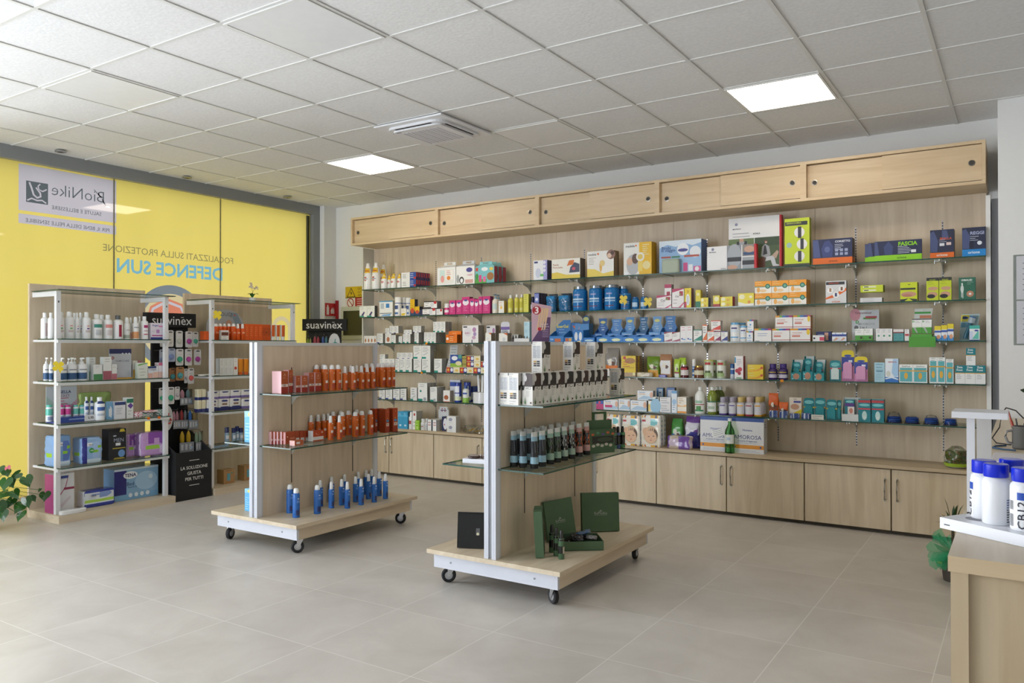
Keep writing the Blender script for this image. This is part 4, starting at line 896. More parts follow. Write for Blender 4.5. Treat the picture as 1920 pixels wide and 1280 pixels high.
W(1, 1797.5, 1829, 520, C('#2f6a55', ('t', 'GIBAUD', .48, .88, .66, '#dfe8e2', .03), ('e', .2, .7, .05, .06, '#dfe4e2'), ('e', .2, .48, .1, .18, '#cfd8d4'), ('r', .14, .1, .19, .35, '#cfd8d4'), ('r', .22, .06, .27, .35, '#cfd8d4'), ('c', .68, .25, .22, '#b98468'), ('c', .68, .25, .08, '#e4e4e2'), ('l', .5, .9, .7, .78, 2, '#9ab8ac'), side='#1f4a3c'), 'dark green joint support box with body figure', 'box', d=.06)
# --- third shelf
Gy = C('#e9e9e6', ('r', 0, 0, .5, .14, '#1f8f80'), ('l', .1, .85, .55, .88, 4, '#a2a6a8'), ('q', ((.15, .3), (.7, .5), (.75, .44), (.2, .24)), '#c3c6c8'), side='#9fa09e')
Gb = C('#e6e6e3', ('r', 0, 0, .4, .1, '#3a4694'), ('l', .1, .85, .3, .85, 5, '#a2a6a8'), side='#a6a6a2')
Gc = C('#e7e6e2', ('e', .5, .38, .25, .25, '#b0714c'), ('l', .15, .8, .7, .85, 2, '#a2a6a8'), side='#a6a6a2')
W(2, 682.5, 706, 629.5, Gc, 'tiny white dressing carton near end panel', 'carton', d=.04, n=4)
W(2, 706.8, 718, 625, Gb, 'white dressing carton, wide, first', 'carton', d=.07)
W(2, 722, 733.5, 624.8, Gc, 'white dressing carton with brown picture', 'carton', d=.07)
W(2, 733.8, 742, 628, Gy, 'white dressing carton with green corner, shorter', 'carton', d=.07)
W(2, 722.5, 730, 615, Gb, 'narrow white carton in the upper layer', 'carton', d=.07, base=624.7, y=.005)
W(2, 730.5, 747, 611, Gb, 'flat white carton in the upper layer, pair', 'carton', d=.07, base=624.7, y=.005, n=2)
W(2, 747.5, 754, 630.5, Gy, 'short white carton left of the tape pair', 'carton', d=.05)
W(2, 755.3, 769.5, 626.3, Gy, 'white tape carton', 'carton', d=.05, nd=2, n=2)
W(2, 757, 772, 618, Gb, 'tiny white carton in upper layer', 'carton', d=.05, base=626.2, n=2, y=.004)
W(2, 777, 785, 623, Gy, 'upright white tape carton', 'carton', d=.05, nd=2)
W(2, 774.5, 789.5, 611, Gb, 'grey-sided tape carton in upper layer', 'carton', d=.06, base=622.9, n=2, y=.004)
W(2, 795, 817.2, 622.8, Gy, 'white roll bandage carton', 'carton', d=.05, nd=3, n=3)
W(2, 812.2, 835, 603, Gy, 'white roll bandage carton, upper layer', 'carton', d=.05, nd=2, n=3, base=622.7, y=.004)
W(2, 836, 857, 627, C('#e8781c', ('r', .05, .1, .95, .12, '#f4b36a'), ('e', .14, .5, .12, .16, '#f2f0ea'), ('l', .35, .8, .3, .75, 3, '#f8cf9a'), ('e', .5, .86, .3, .08, '#c45a14'), side='#b4560f'), 'bright orange cough carton, front', 'carton', d=.06)
W(2, 841, 865, 620.5, C('#ec7f20', ('l', .3, .8, .5, .8, 3, '#f8cf9a'), side='#b4560f', top='#3c3f70'), 'bright orange cough carton, taller behind', 'carton', d=.06, y=.065)
W(2, 867, 897, 610, C('#eeecec', ('r', .05, .88, .3, .95, '#2b2c34'), ('e', .35, .62, .24, .26, '#e2dfe4'), ('r', .58, 0, .63, .18, '#3c3a70'), ('e', .75, .75, .12, .14, '#b98ab4'), ('e', .78, .5, .1, .12, '#a890c0'), ('e', .72, .3, .12, .1, '#c9a2c0'), ('t', 'BABY', .32, .56, .3, '#b5638e'), side='#8d8478', top='#c9a2c0'), 'big white breast pad carton with purple flowers', 'carton', d=.10)
W(2, 912, 929, 610, C('#eeecec', ('r', .05, .85, .4, .93, '#2b2c34'), ('e', .3, .55, .2, .22, '#e2dfe4'), ('e', .8, .7, .14, .16, '#b98ab4'), ('e', .82, .35, .12, .16, '#9c8ac0'), side='#9d948a'), 'white breast pad carton behind round soother', 'carton', d=.06, y=.10)
W(2, 910, 921, 624, C('#f0eee8', ('q', ((.5, 1), (1, 1), (1, .8)), '#d8672c'), ('c', .4, .4, .2, '#e1e4e4'), ('r', .0, 0, .4, .1, '#e9b83a'), side='#8c8070'), 'small white soother carton, left', 'carton', d=.07)
W(2, 935.3, 951.5, 624.5, C('#f0eee8', ('q', ((.5, 1), (1, 1), (1, .75), (.8, .85)), '#d8672c'), ('c', .6, .35, .18, '#d0d6da'), ('r', .0, 0, .25, .12, '#e9b83a'), side='#8c8070'), 'small white soother carton, right', 'carton', d=.07)
W(2, 938, 954.5, 603, lambda w, h, d: dome(w, h, '#e8e6f0', 'blister', (('r', 0, .62, 1, .76, '#7c64ae'), ('c', .5, .4, .32, '#c9c4cc'), ('c', .5, .4, .2, '#eceaea'))), 'round soother blister card with violet band', 'blister card', d=.02, y=.075)
W(2, 956, 972, 627, C('#efefec', ('r', .0, .8, 1, 1, '#d9d9d6'), side='#b0b0ac'), 'low white carton behind dropper bottles', 'carton', d=.05, y=.1)
W(2, 958, 990, 627.5, B('dropper', 'g:#2a1d18', 'g:#1d1e20'), 'small dark dropper bottle', 'bottle', d=.03, n=6, y=.02, nd=1, sq=.7)
W(2, 963.5, 992, 634, lambda w, h, d: carton(w, h, d, '#e9ebee'), 'low white display tray before dropper bottles', 'tray', d=.012, y=-.004)
W(2, 982.5, 993, 603, C('#bfe0ee', ('l', .1, .9, .5, .8, 3, '#7ab6d4'), side='#8fb9cc'), 'pale blue carton', 'carton', d=.05, st=3, y=.03)
ENC = '#2f7cc4'; ENd = '#1c4f94'
W(2, 1029, 1057, 620, lambda w, h, d: tray(w, h, d, ENC, 1, ENC, h*1.95, front=.55, decs=(('r', .4, .1, .8, .6, '#c9682c'), ('t', 'Gel', .2, .5, .2, '#e0e8f4')), hdecs=(('t', 'EnerGel', .45, .72, .8, '#e6dc4a', .03), ('l', .2, .8, .45, .58, 2, '#9cc4ec')), shape='peak', inside='#7c4a34'), 'blue energy gel display box with yellow lettering', 'display box', d=.14)
W(2, 1057.5, 1074, 622, lambda w, h, d: tray(w, h, d, ENC, 1, ENC, h*1.9, front=.5, decs=(('r', .15, .2, .5, .8, '#c9682c'), ('r', .55, .2, .85, .8, '#e2a83c')), hdecs=(('q', ((.15, .85), (.85, .85), (.5, .66)), '#d9683c'), ('l', .2, .8, .55, .62, 2, '#c9dcf0')), inside='#b9622c'), 'blue display box of orange energy bars', 'display box', d=.14, y=.01)
W(2, 1075, 1093.5, 618, lambda w, h, d: tray(w, h, d, '#2a78c6', 1, '#4f94d4', h*1.5, front=.95, decs=(('e', .28, .5, .16, .36, '#dfe4ea'), ('e', .72, .5, .16, .36, '#dfe4ea'), ('r', .4, 0, .75, .12, '#e6dfae'))), 'blue display box with two white cup pictures', 'display box', d=.12)
W(2, 1078, 1104, 606, lambda w, h, d: tray(w, h, d, '#5a9ad8', .5, '#2f6ab0', h*1.42, front=.98, decs=(('e', .5, .7, .24, .3, '#c9a8a4'), ('l', .1, .4, .3, .5, 2, '#dfe9f4')), hdecs=(('e', .5, .87, .4, .08, '#d9e08a'),), shape='round'), 'blue display box stacked behind with round crest', 'display box', d=.09, y=.14)
W(2, 1094, 1114.5, 627, lambda w, h, d: tray(w, h, d, '#2a78c6', front=.6, decs=(('e', .5, .4, .4, .2, '#bfe0ea'),)), 'low empty blue display tray', 'tray', d=.14)
for i, (a, b, t) in enumerate(((1114.5, 1135, 596.6), (1138.5, 1163, 598), (1165, 1186, 594), (1191.5, 1211.5, 594), (1216, 1238, 592.6), (1239, 1265, 592))):
    W(2, a, b, t, lambda w, h, d: tray(w*.98, h*.55, d, ['#2468b0', '#3f86cc', '#5a9ad8', '#20609c', '#5f9edc', '#3a80c8'][i], .8, ['#2468b0', '#4f90d4', '#5a9ad8', '#2b6c9c', '#78ace0', '#3a80c8'][i], h, front=.7, decs=(('l', .1, .9, .2, .8, 3, '#bcd8f0'),), hdecs=(('e', .5, .84, .3, .06, '#e6e28a') if i % 2 == 0 else ('l', .2, .8, .8, .92, 2, '#e4eef8'), ('l', .25, .75, .62, .72, 2, '#cfe2f4'), ('r', .35, .5, .65, .56, '#b9d4ec')), shape='flare'), 'tall blue bar display with flared header, %s of six' % ORD[i], 'display box', d=.07, y=.10)
W(2, 1118.5, 1244.5, 627.5, lambda w, h, d: tray(w, h, d, '#2f7fce', front=.72, decs=(('e', .5, .45, .34, .28, '#dfe8b4'), ('l', .3, .7, .2, .5, 2, '#e8f0f8')), inside='#59534e'), 'low blue display tray with pale oval badge', 'tray', d=.085, n=5)
W(2, 1245.3, 1275, 622, C('#efedec', ('q', ((0, 1), (1, 1), (1, .96), (.4, .9), (0, .78)), '#8f3a44'), ('q', ((0, .08), (1, .3), (1, .12), (.6, .05), (0, .05)), '#a0506a'), ('l', .1, .7, .55, .8, 3, '#8a8a90'), side='#b0aeac'), 'white nasal spray carton with wine corner', 'carton', d=.05, n=2)
W(2, 1275.5, 1298.3, 611, C('#f0eeee', ('l', .2, .8, .75, .9, 2, '#d05a70'), ('e', .3, .2, .14, .05, '#4a5ca8'), ('e', .65, .15, .26, .04, '#7fb0dc'), side='#b4b2b0'), 'tall white mouthwash carton with blue swirl', 'carton', d=.05, n=2)
sl_ = lambda c1, c2: C('#efece8', ('r', 0, .93, 1, 1, c1), ('q', ((0, .12), (1, .55), (1, .1), (0, .1)), c2), ('l', .15, .85, .55, .82, 3, '#6c7074'), ('r', 0, 0, .3, .05, c1), side='#b2aeaa')
W(2, 1300.3, 1316, 618, sl_('#2a8a78', '#2a8a78'), 'white and green lozenge carton', 'carton', d=.05)
W(2, 1317.3, 1325.6, 608.5, sl_('#e0702c', '#e0702c'), 'tall narrow white and orange carton', 'carton', d=.04)
W(2, 1326.3, 1338.6, 620.3, sl_('#dd5a24', '#dd5a24'), 'white and red-orange carton beside narrow one', 'carton', d=.05)
W(2, 1333.3, 1351, 600.8, sl_('#dd4a2c', '#d2402c'), 'white and red carton resting across two others', 'carton', d=.05, base=620.2)
W(2, 1339, 1351, 621, sl_('#8a2f5c', '#8a2f5c'), 'white and plum carton', 'carton', d=.05)
W(2, 1352, 1364.3, 621, sl_('#34408c', '#34408c'), 'white and navy carton left of white tubs', 'carton', d=.05)
tb2 = ((.66, .74, 44, '#3a3a80'), (.5, .62, 60, '#d8e6f2'), (.2, .26, 60, '#5fa6d8'))
W(2, 1367, 1385.4, 604.5, B('bigjar', 'g:#eef0f2', 'g:#6fb0dc', *tb2), 'white collagen tub with pale blue lid, left', 'tub', d=.07)
W(2, 1385.4, 1400, 610.6, B('bigjar', 'g:#eef0f2', 'g:#6fb0dc', *tb2), 'white collagen tub with pale blue lid, right', 'tub', d=.06)
W(2, 1383, 1397, 605, B('bigjar', 'g:#e4e6e8', 'g:#6fb0dc', *tb2), 'white collagen tub with pale blue lid, behind', 'tub', d=.06, y=.08)
rb = (('r', 0, .86, .25, 1, '#d99a30'), ('r', .25, .86, .4, 1, '#6fae4c'), ('r', .4, .86, .6, 1, '#3c7fc0'), ('r', .6, .86, .8, 1, '#5a4aa0'), ('r', .8, .86, 1, 1, '#b03a70'))
W(2, 1399.5, 1411.6, 620.5, C('#eef0f2', *rb, ('c', .5, .55, .14, '#4f9cd4'), ('l', .1, .9, .1, .35, 2, '#6fb0dc'), side='#a9a49c'), 'small white rainbow-top carton, lower', 'carton', d=.05)
W(2, 1401, 1413, 599, C('#eef0f2', *rb, ('c', .5, .55, .14, '#4f9cd4'), ('l', .1, .9, .1, .35, 2, '#6fb0dc'), side='#a9a49c'), 'small white rainbow-top carton, upper', 'carton', d=.05, base=620.4, y=.002, nd=2)
rbr = (('l', .1, .75, .5, .66, 2, '#c04a3c'), ('r', .1, .36, .5, .44, '#d0603c'), ('r', 0, .0, 1, .03, '#f0f0f0'), ('r', 0, .1, 1, .14, '#b8383c'))
W(2, 1414, 1446.4, 615.7, C('#f0efee', *rb, ('l', .2, .8, .45, .6, 2, '#4f7fc0'), ('r', .06, .02, .3, .06, '#6a6c70'), side='#a8845c'), 'wide white magnesium carton with rainbow top', 'carton', d=.07)
W(2, 1447.6, 1480.6, 616, C('#f0efee', *rb, *rbr, side='#a8845c'), 'wide white rainbow carton with red line, lower left', 'carton', d=.07)
W(2, 1481.2, 1519.5, 615.6, C('#f0efee', *rb, ('q', ((0, .86), (.4, .86), (.4, 1), (0, 1)), '#e0a032'), *rbr, ('e', .9, .72, .08, .22, '#eccb2c'), side='#b0733c'), 'wide white rainbow carton with yellow flash, lower right', 'carton', d=.07)
W(2, 1453.5, 1486, 591.5, C('#f0efee', *rb, *rbr, side='#a8845c'), 'wide white rainbow carton with red line, upper left', 'carton', d=.07, base=615.9)
W(2, 1486.6, 1520, 590.8, C('#f0efee', *rb, *rbr, ('e', .9, .72, .08, .22, '#eccb2c'), side='#b0733c'), 'wide white rainbow carton with yellow flash, upper right', 'carton', d=.07, base=615.5)
W(2, 1523.6, 1545.5, 628.3, C('#eeeef0', ('c', .14, .5, .09, '#2c2e36'), ('r', .6, .1, 1, .7, '#d8506a'), ('r', .55, .7, 1, 1, '#e8e9ec'), side='#9c9a98'), 'low white callus carton with pink square', 'carton', d=.05)
W(2, 1530, 1559, 621.5, C('#27336a', ('r', .55, .1, .8, .9, '#cfa08c'), ('l', .1, .5, .4, .7, 2, '#8f9cd0'), side='#1d2448'), 'dark blue foot care carton behind', 'carton', d=.05, y=.07)
W(2, 1560, 1587, 623.3, C('#e9ecf4', ('r', 0, .55, 1, .8, '#3a4f9c'), ('q', ((.1, .05), (.5, .1), (.9, .3), (.6, .45)), '#d8a890'), ('c', .5, .88, .1, '#7fb4dc'), side='#8f8e98'), 'small white and blue foot care carton', 'carton', d=.05, n=2)
W(2, 1597, 1648.5, 581, lambda w, h, d: [('back_card', carton(w, h, .004, '#c6cacf', (('e', .12, .85, .2, .2, '#c58894'), ('t', 'Onicomicosi', .42, .91, .6, '#7c4a58', .02), ('r', .42, .7, .88, .76, '#4f9a48'), ('r', .5, .73, .92, .8, '#b0444c'), ('t', 'D', .2, .62, .12, '#3f9a40', .05), ('t', 'MICOBLOCK', .55, .55, .62, '#9aa0a4'), ('c', .16, .44, .08, '#6a6d72'), ('t', '3 in 1', .42, .44, .25, '#3d4046')))), ('foot_tray', MB().box(-w/2, w/2, -.075, -.002, 0, .006, '#6fae5c').mesh())], 'grey nail fungus display card with green lettering', 'display stand', d=.004, y=.12)
W(2, 1603.2, 1636.5, 616, C('#eef0ee', ('r', 0, 0, 1, .42, '#4f9c3c'), ('c', .7, .22, .14, '#3c2a20'), ('t', 'D', .12, .88, .12, '#3f9a40', .05), ('l', .25, .8, .7, .86, 2, '#9aa09c'), side='#9a9c98'), 'small white and green nail care carton', 'carton', d=.04, n=2, zb=SZ[2]+.0065)
W(2, 1642.3, 1673, 616, C('#ecedee', ('e', .5, .42, .2, .08, '#4f9c7c'), ('l', .2, .8, .7, .9, 3, '#9aa0a4'), side='#a9aaa6'), 'narrow white eye drop carton', 'carton', d=.04, n=3)
W(2, 1675, 1694.5, 617, C('#5aa0a4', ('r', 0, .75, 1, 1, '#e8e4e4'), ('r', 0, .66, 1, .76, '#8a2f38'), ('l', .15, .8, .25, .5, 2, '#3c7f84'), side='#7d8c8c'), 'small teal carton with wine band', 'carton', d=.04, n=2)
W(2, 1696, 1705, 617, C('#ebe9ea', ('r', .1, .42, .9, .6, '#b8444c'), ('l', .2, .8, .75, .9, 2, '#7c7c84'), side='#a9a7a5'), 'small white carton with red block', 'carton', d=.04)
W(2, 1708.5, 1747.5, 577.5, lambda w, h, d: [('header_card', (lambda m: (m.prism([(-w*.42, h*.68), (w*.42, h*.68), (w*.5, h), (-w*.4, h)], lambda u, v, t: (u, .03-t, v), .003, '#c8cbc8'), m.box(-w*.40, w*.4, .0262, .027, h*.84, h*.9, '#3f9a40'), m.box(-w*.15, w*.42, .0262, .027, h*.7, h*.79, '#c07a58'), m.box(-w*.4, 0, .0262, .027, h*.92, h*.98, '#d8dcd8'))[0])(MB()).mesh()), ('tray', (lambda m: (m.box(-w/2, w/2, -.055, .028, 0, h*.2, '#56a83e'), m.box(-w*.42, w*.3, -.0556, -.055, h*.08, h*.12, '#d8ecd0'))[0])(MB()).mesh()), ('price_flap', MB().box(-w*.62, w*.68, -.0600, -.0585, -.045, .03, '#4f9c34').mesh())], 'green footed display stand with flap hanging over shelf edge', 'display stand', d=.10, y=-.03+.02)
W(2, 1710, 1747, 597.5, C('#eef0ee', ('r', 0, 0, 1, .45, '#4f9c3c'), ('q', ((.1, .42), (.45, .05), (.6, .05), (.35, .42)), '#a9b0ac'), ('t', 'D', .15, .82, .2, '#3f9a40', .05), ('r', 0, .94, 1, 1, '#33363a'), ('l', .35, .85, .75, .84, 2, '#9aa09c'), ('r', 0, .42, 1, .5, '#e4ece0'), side='#9a9c98'), 'tall white and green cream carton in green display', 'carton', d=.05, n=2, zb=SZ[2]+.052, y=.0)
yn = C('#e9eef4', ('r', 0, .72, 1, 1, '#e6d234'), ('r', 0, .55, 1, .68, '#3c5fae'), ('q', ((0, 0), (1, 0), (1, .2), (0, .35)), '#3f8fd0'), ('e', .6, .25, .3, .14, '#d8a07c'), side='#c9b62c')
for i, (a, b, t) in enumerate(((1752, 1764.5, 611), (1765, 1776, 609.5), (1776.5, 1788, 607))):
    W(2, a, b, t, yn, 'yellow and blue corn plaster carton, %s of three' % ORD[i], 'carton', d=.035)
def footfile(w, h, d):
    c = MB(); P = [(-w*.5, 0), (w*.35, 0), (w*.42, h*.6), (w*.5, h), (-w*.36, h), (-w*.44, h*.6)]
    c.prism(P, lambda u, v, t: (u, .012-t, v), .003, '#b9d0d4')
    c.face([(-w*.43, .0086, h*.72), (w*.0, .0086, h*.72), (w*.0, .0086, h*.97), (-w*.38, .0086, h*.97)], '#e0cf3c'); c.disc(lambda a, b: (-w*.2+a, .008, h*.86+b), w*.15, '#2c4a90', 16, w*.08)
    c.face([(-w*.43, .0086, h*.5), (w*.0, .0086, h*.5), (w*.0, .0086, h*.68), (-w*.41, .0086, h*.68)], '#5fa0b8')
    f = MB(); f.tube([(-w*.2, -.005, h*.08), (-w*.12, -.008, h*.3), (w*.0, -.01, h*.55), (w*.12, -.01, h*.72)], w*.11, 'g:#2c7490', 12, rf=[1.1, 1, .8, .9])
    f.tube([(w*.08, -.011, h*.66), (w*.16, -.012, h*.86)], w*.17, 'g:#c9d6de', 12); f.tube([(w*.17, -.013, h*.86), (w*.19, -.013, h*.9)], w*.15, 'g:#4f86c4', 12)
    b = MB(); P2 = [(-w*.46, h*.03), (w*.32, h*.03), (w*.40, h*.6), (w*.46, h*.94), (-w*.3, h*.94), (-w*.4, h*.6)]
    b.prism(P2, lambda u, v, t: (u, -.042+t, v), .05, 'blister')
    return [('backing_card', c.mesh()), ('electric_foot_file', f.mesh()), ('blister', b.mesh())]
W(2, 1797.5, 1837, 588.5, footfile, 'clear blister pack with teal electric foot file', 'blister pack', d=.05, y=.05)
W(2, 1817.5, 1837, 610, C('#e4ecee', ('r', 0, .78, 1, 1, '#46b0a4'), ('r', 0, .0, 1, .06, '#2a3f80'), ('q', ((.25, .1), (.9, .1), (.9, .7)), '#62bfb0'), ('r', 0, .1, .3, .6, '#c8d4f0'), ('e', .68, .66, .2, .06, '#39479a'), side='#8fb4b4'), 'small aqua refill carton before the foot file', 'carton', d=.03, y=-.006)
# --- fourth shelf
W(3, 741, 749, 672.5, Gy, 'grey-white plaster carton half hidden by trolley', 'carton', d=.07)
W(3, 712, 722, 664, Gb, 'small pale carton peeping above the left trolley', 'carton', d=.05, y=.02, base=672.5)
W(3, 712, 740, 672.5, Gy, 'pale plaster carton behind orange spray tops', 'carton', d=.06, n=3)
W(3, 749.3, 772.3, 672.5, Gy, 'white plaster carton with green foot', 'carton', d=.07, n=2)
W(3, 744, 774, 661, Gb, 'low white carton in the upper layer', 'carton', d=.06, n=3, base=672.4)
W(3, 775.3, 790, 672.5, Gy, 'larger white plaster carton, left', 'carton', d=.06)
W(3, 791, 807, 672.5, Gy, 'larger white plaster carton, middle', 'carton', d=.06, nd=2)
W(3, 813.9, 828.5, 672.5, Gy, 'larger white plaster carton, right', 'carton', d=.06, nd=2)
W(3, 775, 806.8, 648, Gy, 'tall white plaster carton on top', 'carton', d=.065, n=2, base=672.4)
def leaflet(w, h, d):
    m = MB(); n = 10
    for k in range(n):
        f = lambda t: (w*.5*math.sin(t*1.6)-w*.2, .0+.02*t)
        a, b = f(k/n), f((k+1)/n)
        m.face([(a[0]-w*.3, a[1], h*k/n), (a[0]+w*.5, a[1], h*k/n), (b[0]+w*.5, b[1], h*(k+1)/n), (b[0]-w*.3, b[1], h*(k+1)/n)], '#cfd2d0')
        m.face([(a[0]-w*.2, a[1]-.0006, h*(k+.3)/n), (a[0]+w*.4, a[1]-.0006, h*(k+.3)/n), (a[0]+w*.4, a[1]-.0006, h*(k+.5)/n), (a[0]-w*.2, a[1]-.0006, h*(k+.5)/n)], '#8f9496')
    return m.mesh()
W(3, 833, 850, 647, leaflet, 'curled printed leaflet leaning beside baby food', 'leaflet', d=.02, y=.05)
bf = C('#e9e0c0', ('r', 0, 0, .28, 1, '#c0392c'), ('r', .28, 0, .52, 1, '#2f3f8c'), ('e', .4, .5, .1, .3, '#e8ecf4'), ('c', .14, .5, .08, '#e6b43c'), ('e', .78, .4, .12, .2, '#e2bd5c'), ('r', 0, .9, 1, 1, '#cfc79a'), side='#5a5648')
W(3, 837, 914, 688, bf, 'baby fruit twin pack, red blue and cream', 'multipack', d=.06, n=3)
W(3, 875, 901, 666.5, bf, 'baby fruit twin pack in raised stack', 'multipack', d=.06, st=2, base=687.8)
W(3, 901.6, 914, 677, bf, 'baby fruit twin pack at end of raised stack', 'multipack', d=.06, base=687.8)
W(3, 901.6, 914, 666.5, C('#3a322c', ('l', .1, .9, .2, .8, 3, '#5c5248')), 'dark brown twin pack on top of stack', 'multipack', d=.06, base=676.9)
W(3, 866.5, 874.5, 667, C('#a59a4c', ('r', 0, .4, 1, .6, '#7d7440'), side='#6e6840'), 'olive-green twin pack beside raised stack', 'multipack', d=.06, st=2, base=687.8)
W(3, 844, 866, 665, C('#2f4fa0', ('r', 0, 0, 1, .3, '#8fb83c'), ('e', .38, .72, .26, .18, '#eef0f6'), ('e', .72, .3, .26, .18, '#e4dcae'), ('r', .7, .7, 1, 1, '#4f9c8c'), side='#27407c', top='#3a5cb0'), 'upright blue baby biscuit carton with white heart', 'carton', d=.05, base=687.8)
# right of the right trolley
def breadbag(c1, c2, lab):
    def f(w, h, d):
        p = pack(w, h, d, lambda s, u, v: ('#e9e2d0' if s == 'front' and len(lab) > 2 and blob(u, v, .42, .52, .16, .10) else '#5f3a22' if s == 'front' and blob(u, v, .62, .46, .12, .07) else c2 if lab[0] < v < lab[1] and s == 'front' else lab[2] if s == 'front' and v <= lab[0] and .05 < u < .95 else c1), 11, n=4, top='pinch', crinkle=.006, us=48, vs_=26)
        return p.mesh()
    return f
W(3, 1133, 1160, 652, breadbag('g:#8c8781', '#d9782c', (.26, .38, '#e8e8e8')), 'cellophane bread bag with white and orange label', 'bag', d=.08)
W(3, 1165, 1192, 667, C('#e2c52c', ('e', .6, .76, .38, .14, '#a9794a'), ('c', .22, .9, .1, '#b8383c'), ('r', .06, .4, .9, .46, '#c9a824'), ('l', .1, .6, .5, .7, 3, '#b8383c'), ('r', 0, 0, 1, .2, '#b49a78'), ('r', .8, .06, .96, .2, '#e8e2a4'), side='#8c6a48', sdecs=(('l', .1, .9, .1, .9, 7, '#b08a60'),)), 'yellow crispbread pack with sliced loaf picture', 'pack', d=.055, nd=2, gap=.02)
W(3, 1198.5, 1215, 698, lambda w, h, d: pack(w*1.9, h, d, lambda s, u, v: 'g:#cfc4a8' if u < .55 else 'g:#a89a7c', 21, n=3, crinkle=.005, us=40, vs_=10).mesh(), 'flat cellophane cracker pack lying at front', 'pack', d=.05, y=-.006, sq=.95)
W(3, 1212, 1237, 668, breadbag('g:#6a8c20', '#d9a02c', (.0, .35, '#e4c890')), 'green and orange snack bag beside crispbread', 'bag', d=.05, y=.05)
W(3, 1236, 1259, 664, breadbag('g:#a87c5c', '#e6e6e6', (.16, .72, '#b8906c')), 'brown loaf bag with tall white label', 'bag', d=.06, y=.03, )
W(3, 1234, 1249, 702.5, lambda w, h, d: pack(w, h, d, lambda s, u, v: 'g:#5b5ca8', 2, crinkle=.002, us=24, vs_=6).mesh(), 'little violet sachet at shelf edge', 'sachet', d=.03, y=-.008)
W(3, 1263, 1274, 673, breadbag('g:#a8c83c', '#a03440', (.22, .3, '#dfe4dc')), 'lime green snack pouch, left', 'pouch', d=.035, y=.03)
W(3, 1272, 1285, 670.5, breadbag('g:#a8c83c', '#a03440', (.22, .3, '#dfe4dc')), 'lime green snack pouch, right', 'pouch', d=.035, y=.05)
W(3, 1274.5, 1289, 683.5, B('jar', 'g:#5a1a20', 's:#b9b4ac', (.2, .6, 90, '#e4dcdc'), (.62, .76, 50, '#b9303c')), 'dark berry jam jar with silver lid', 'jar', d=.05)
W(3, 1296.5, 1303, 673.5, B('capcan', 'g:#e6e8ea', 'g:#ececec', (.3, .5, 90, '#3c70b4'), (.1, .2, 90, '#3c70b4'), (.55, .62, 90, '#3c70b4')), 'slim white and blue canister behind honey jar', 'can', d=.035, y=.03)
W(3, 1299.5, 1317, 685.5, B('jar', 'g:#6a3a1c', 's:#c9a45c', (.26, .62, 100, '#d9d4b8')), 'honey jar with gold lid', 'jar', d=.06)
gcb = ((.74, .86, 40, '#b8303c'), (.12, .7, 180, 'g:#e4e8de'), (.2, .42, 40, '#4f5c34'), (.0, .1, 180, 'g:#b4bfa4'), (.12, .3, 60, '#9cb87c'))
W(3, 1317.8, 1335.3, 674.5, B('can', 'g:#b9c49c', 'g:#c9c46c', *gcb), 'green cocoa tin with yellow lid, left', 'tin', d=.07)
W(3, 1330, 1344, 675, B('can', 'g:#a9b48c', 'g:#8fae5c', *gcb), 'green cocoa tin half hidden between two others', 'tin', d=.06, y=.08)
W(3, 1341.6, 1358.8, 674.8, B('can', 'g:#b9c49c', 'g:#c9ccc8', *gcb), 'green cocoa tin with pale lid, right', 'tin', d=.07)
W(3, 1367.5, 1377.5, 682, B('capcan', 'g:#d8e0ea', 'g:#2f5f9c', (.3, .6, 180, '#3c6cb0')), 'short blue and white canister by pomegranate carton', 'can', d=.05, y=.03)
W(3, 1377.3, 1393.5, 667.5, C('#eeeaea', ('r', 0, .7, .16, .95, '#4f9cc8'), ('c', .3, .36, .24, '#b02c3c'), ('c', .62, .42, .26, '#c23a48'), ('c', .55, .25, .2, '#9c2434'), ('l', .25, .85, .62, .85, 4, '#a8a4a8'), ('r', .2, .02, .8, .07, '#5f9c5c'), side='#98343c'), 'tall white carton with red pomegranates', 'carton', d=.06)
W(3, 1401.3, 1431, 683.5, C('#e6c92c', ('q', ((0, .1), (.6, .3), (1, .75), (1, .5), (.7, .15), (0, .02)), '#e39a2c'), ('l', .1, .55, .5, .8, 2, '#f4ecb8'), ('c', .9, .55, .08, '#c8503c'), side='#b89a24'), 'flat yellow royal jelly carton', 'carton', d=.06, st=2)
pj = ((.3, .62, 180, '#3a2468'), (.12, .34, 100, '#c9c4d8'), (.44, .5, 50, '#c9b440'))
W(3, 1439, 1455.8, 682, B('small', 'g:#3a2468', 'g:#43307c', *pj), 'purple fruit supplement bottle, left', 'bottle', d=.06, y=.02)
W(3, 1458.3, 1475.5, 682, B('small', 'g:#3a2468', 'g:#43307c', *pj), 'purple fruit supplement bottle, right', 'bottle', d=.06)
pd = lambda b2: (lambda w, h, d: tray(w, h, d, '#158a94', .8, '#dfe6e6', h, front=.38, decs=(('e', .5, .5, .3, .4, '#b98a70'), ('l', .1, .3, .2, .7, 2, '#d0ecec')), inside='#1f7a84'))
for i, (a, b, t) in enumerate(((1482.5, 1503, 674.5), (1504.5, 1524, 668), (1525, 1545, 674.5))):
    W(3, a, b, t, pd(0), 'teal blister plaster display tray, %s of three' % ORD[i], 'display box', d=.09)
    W(3, a+2, b-1, t+4, lambda w, h, d: dome(w, h, '#14808c', '#1d8f98', (('r', 0, .45, 1, .52, ['#e4cf3c', '#c8404c', '#b84a40'][i]), ('e', .5, .8, .4, .1, '#6fc0c4'))), 'teal plaster pack standing in display tray, %s of three' % ORD[i], 'plaster pack', d=.02, y=.045, zb=SZ[3]+.0185, sq=.8)
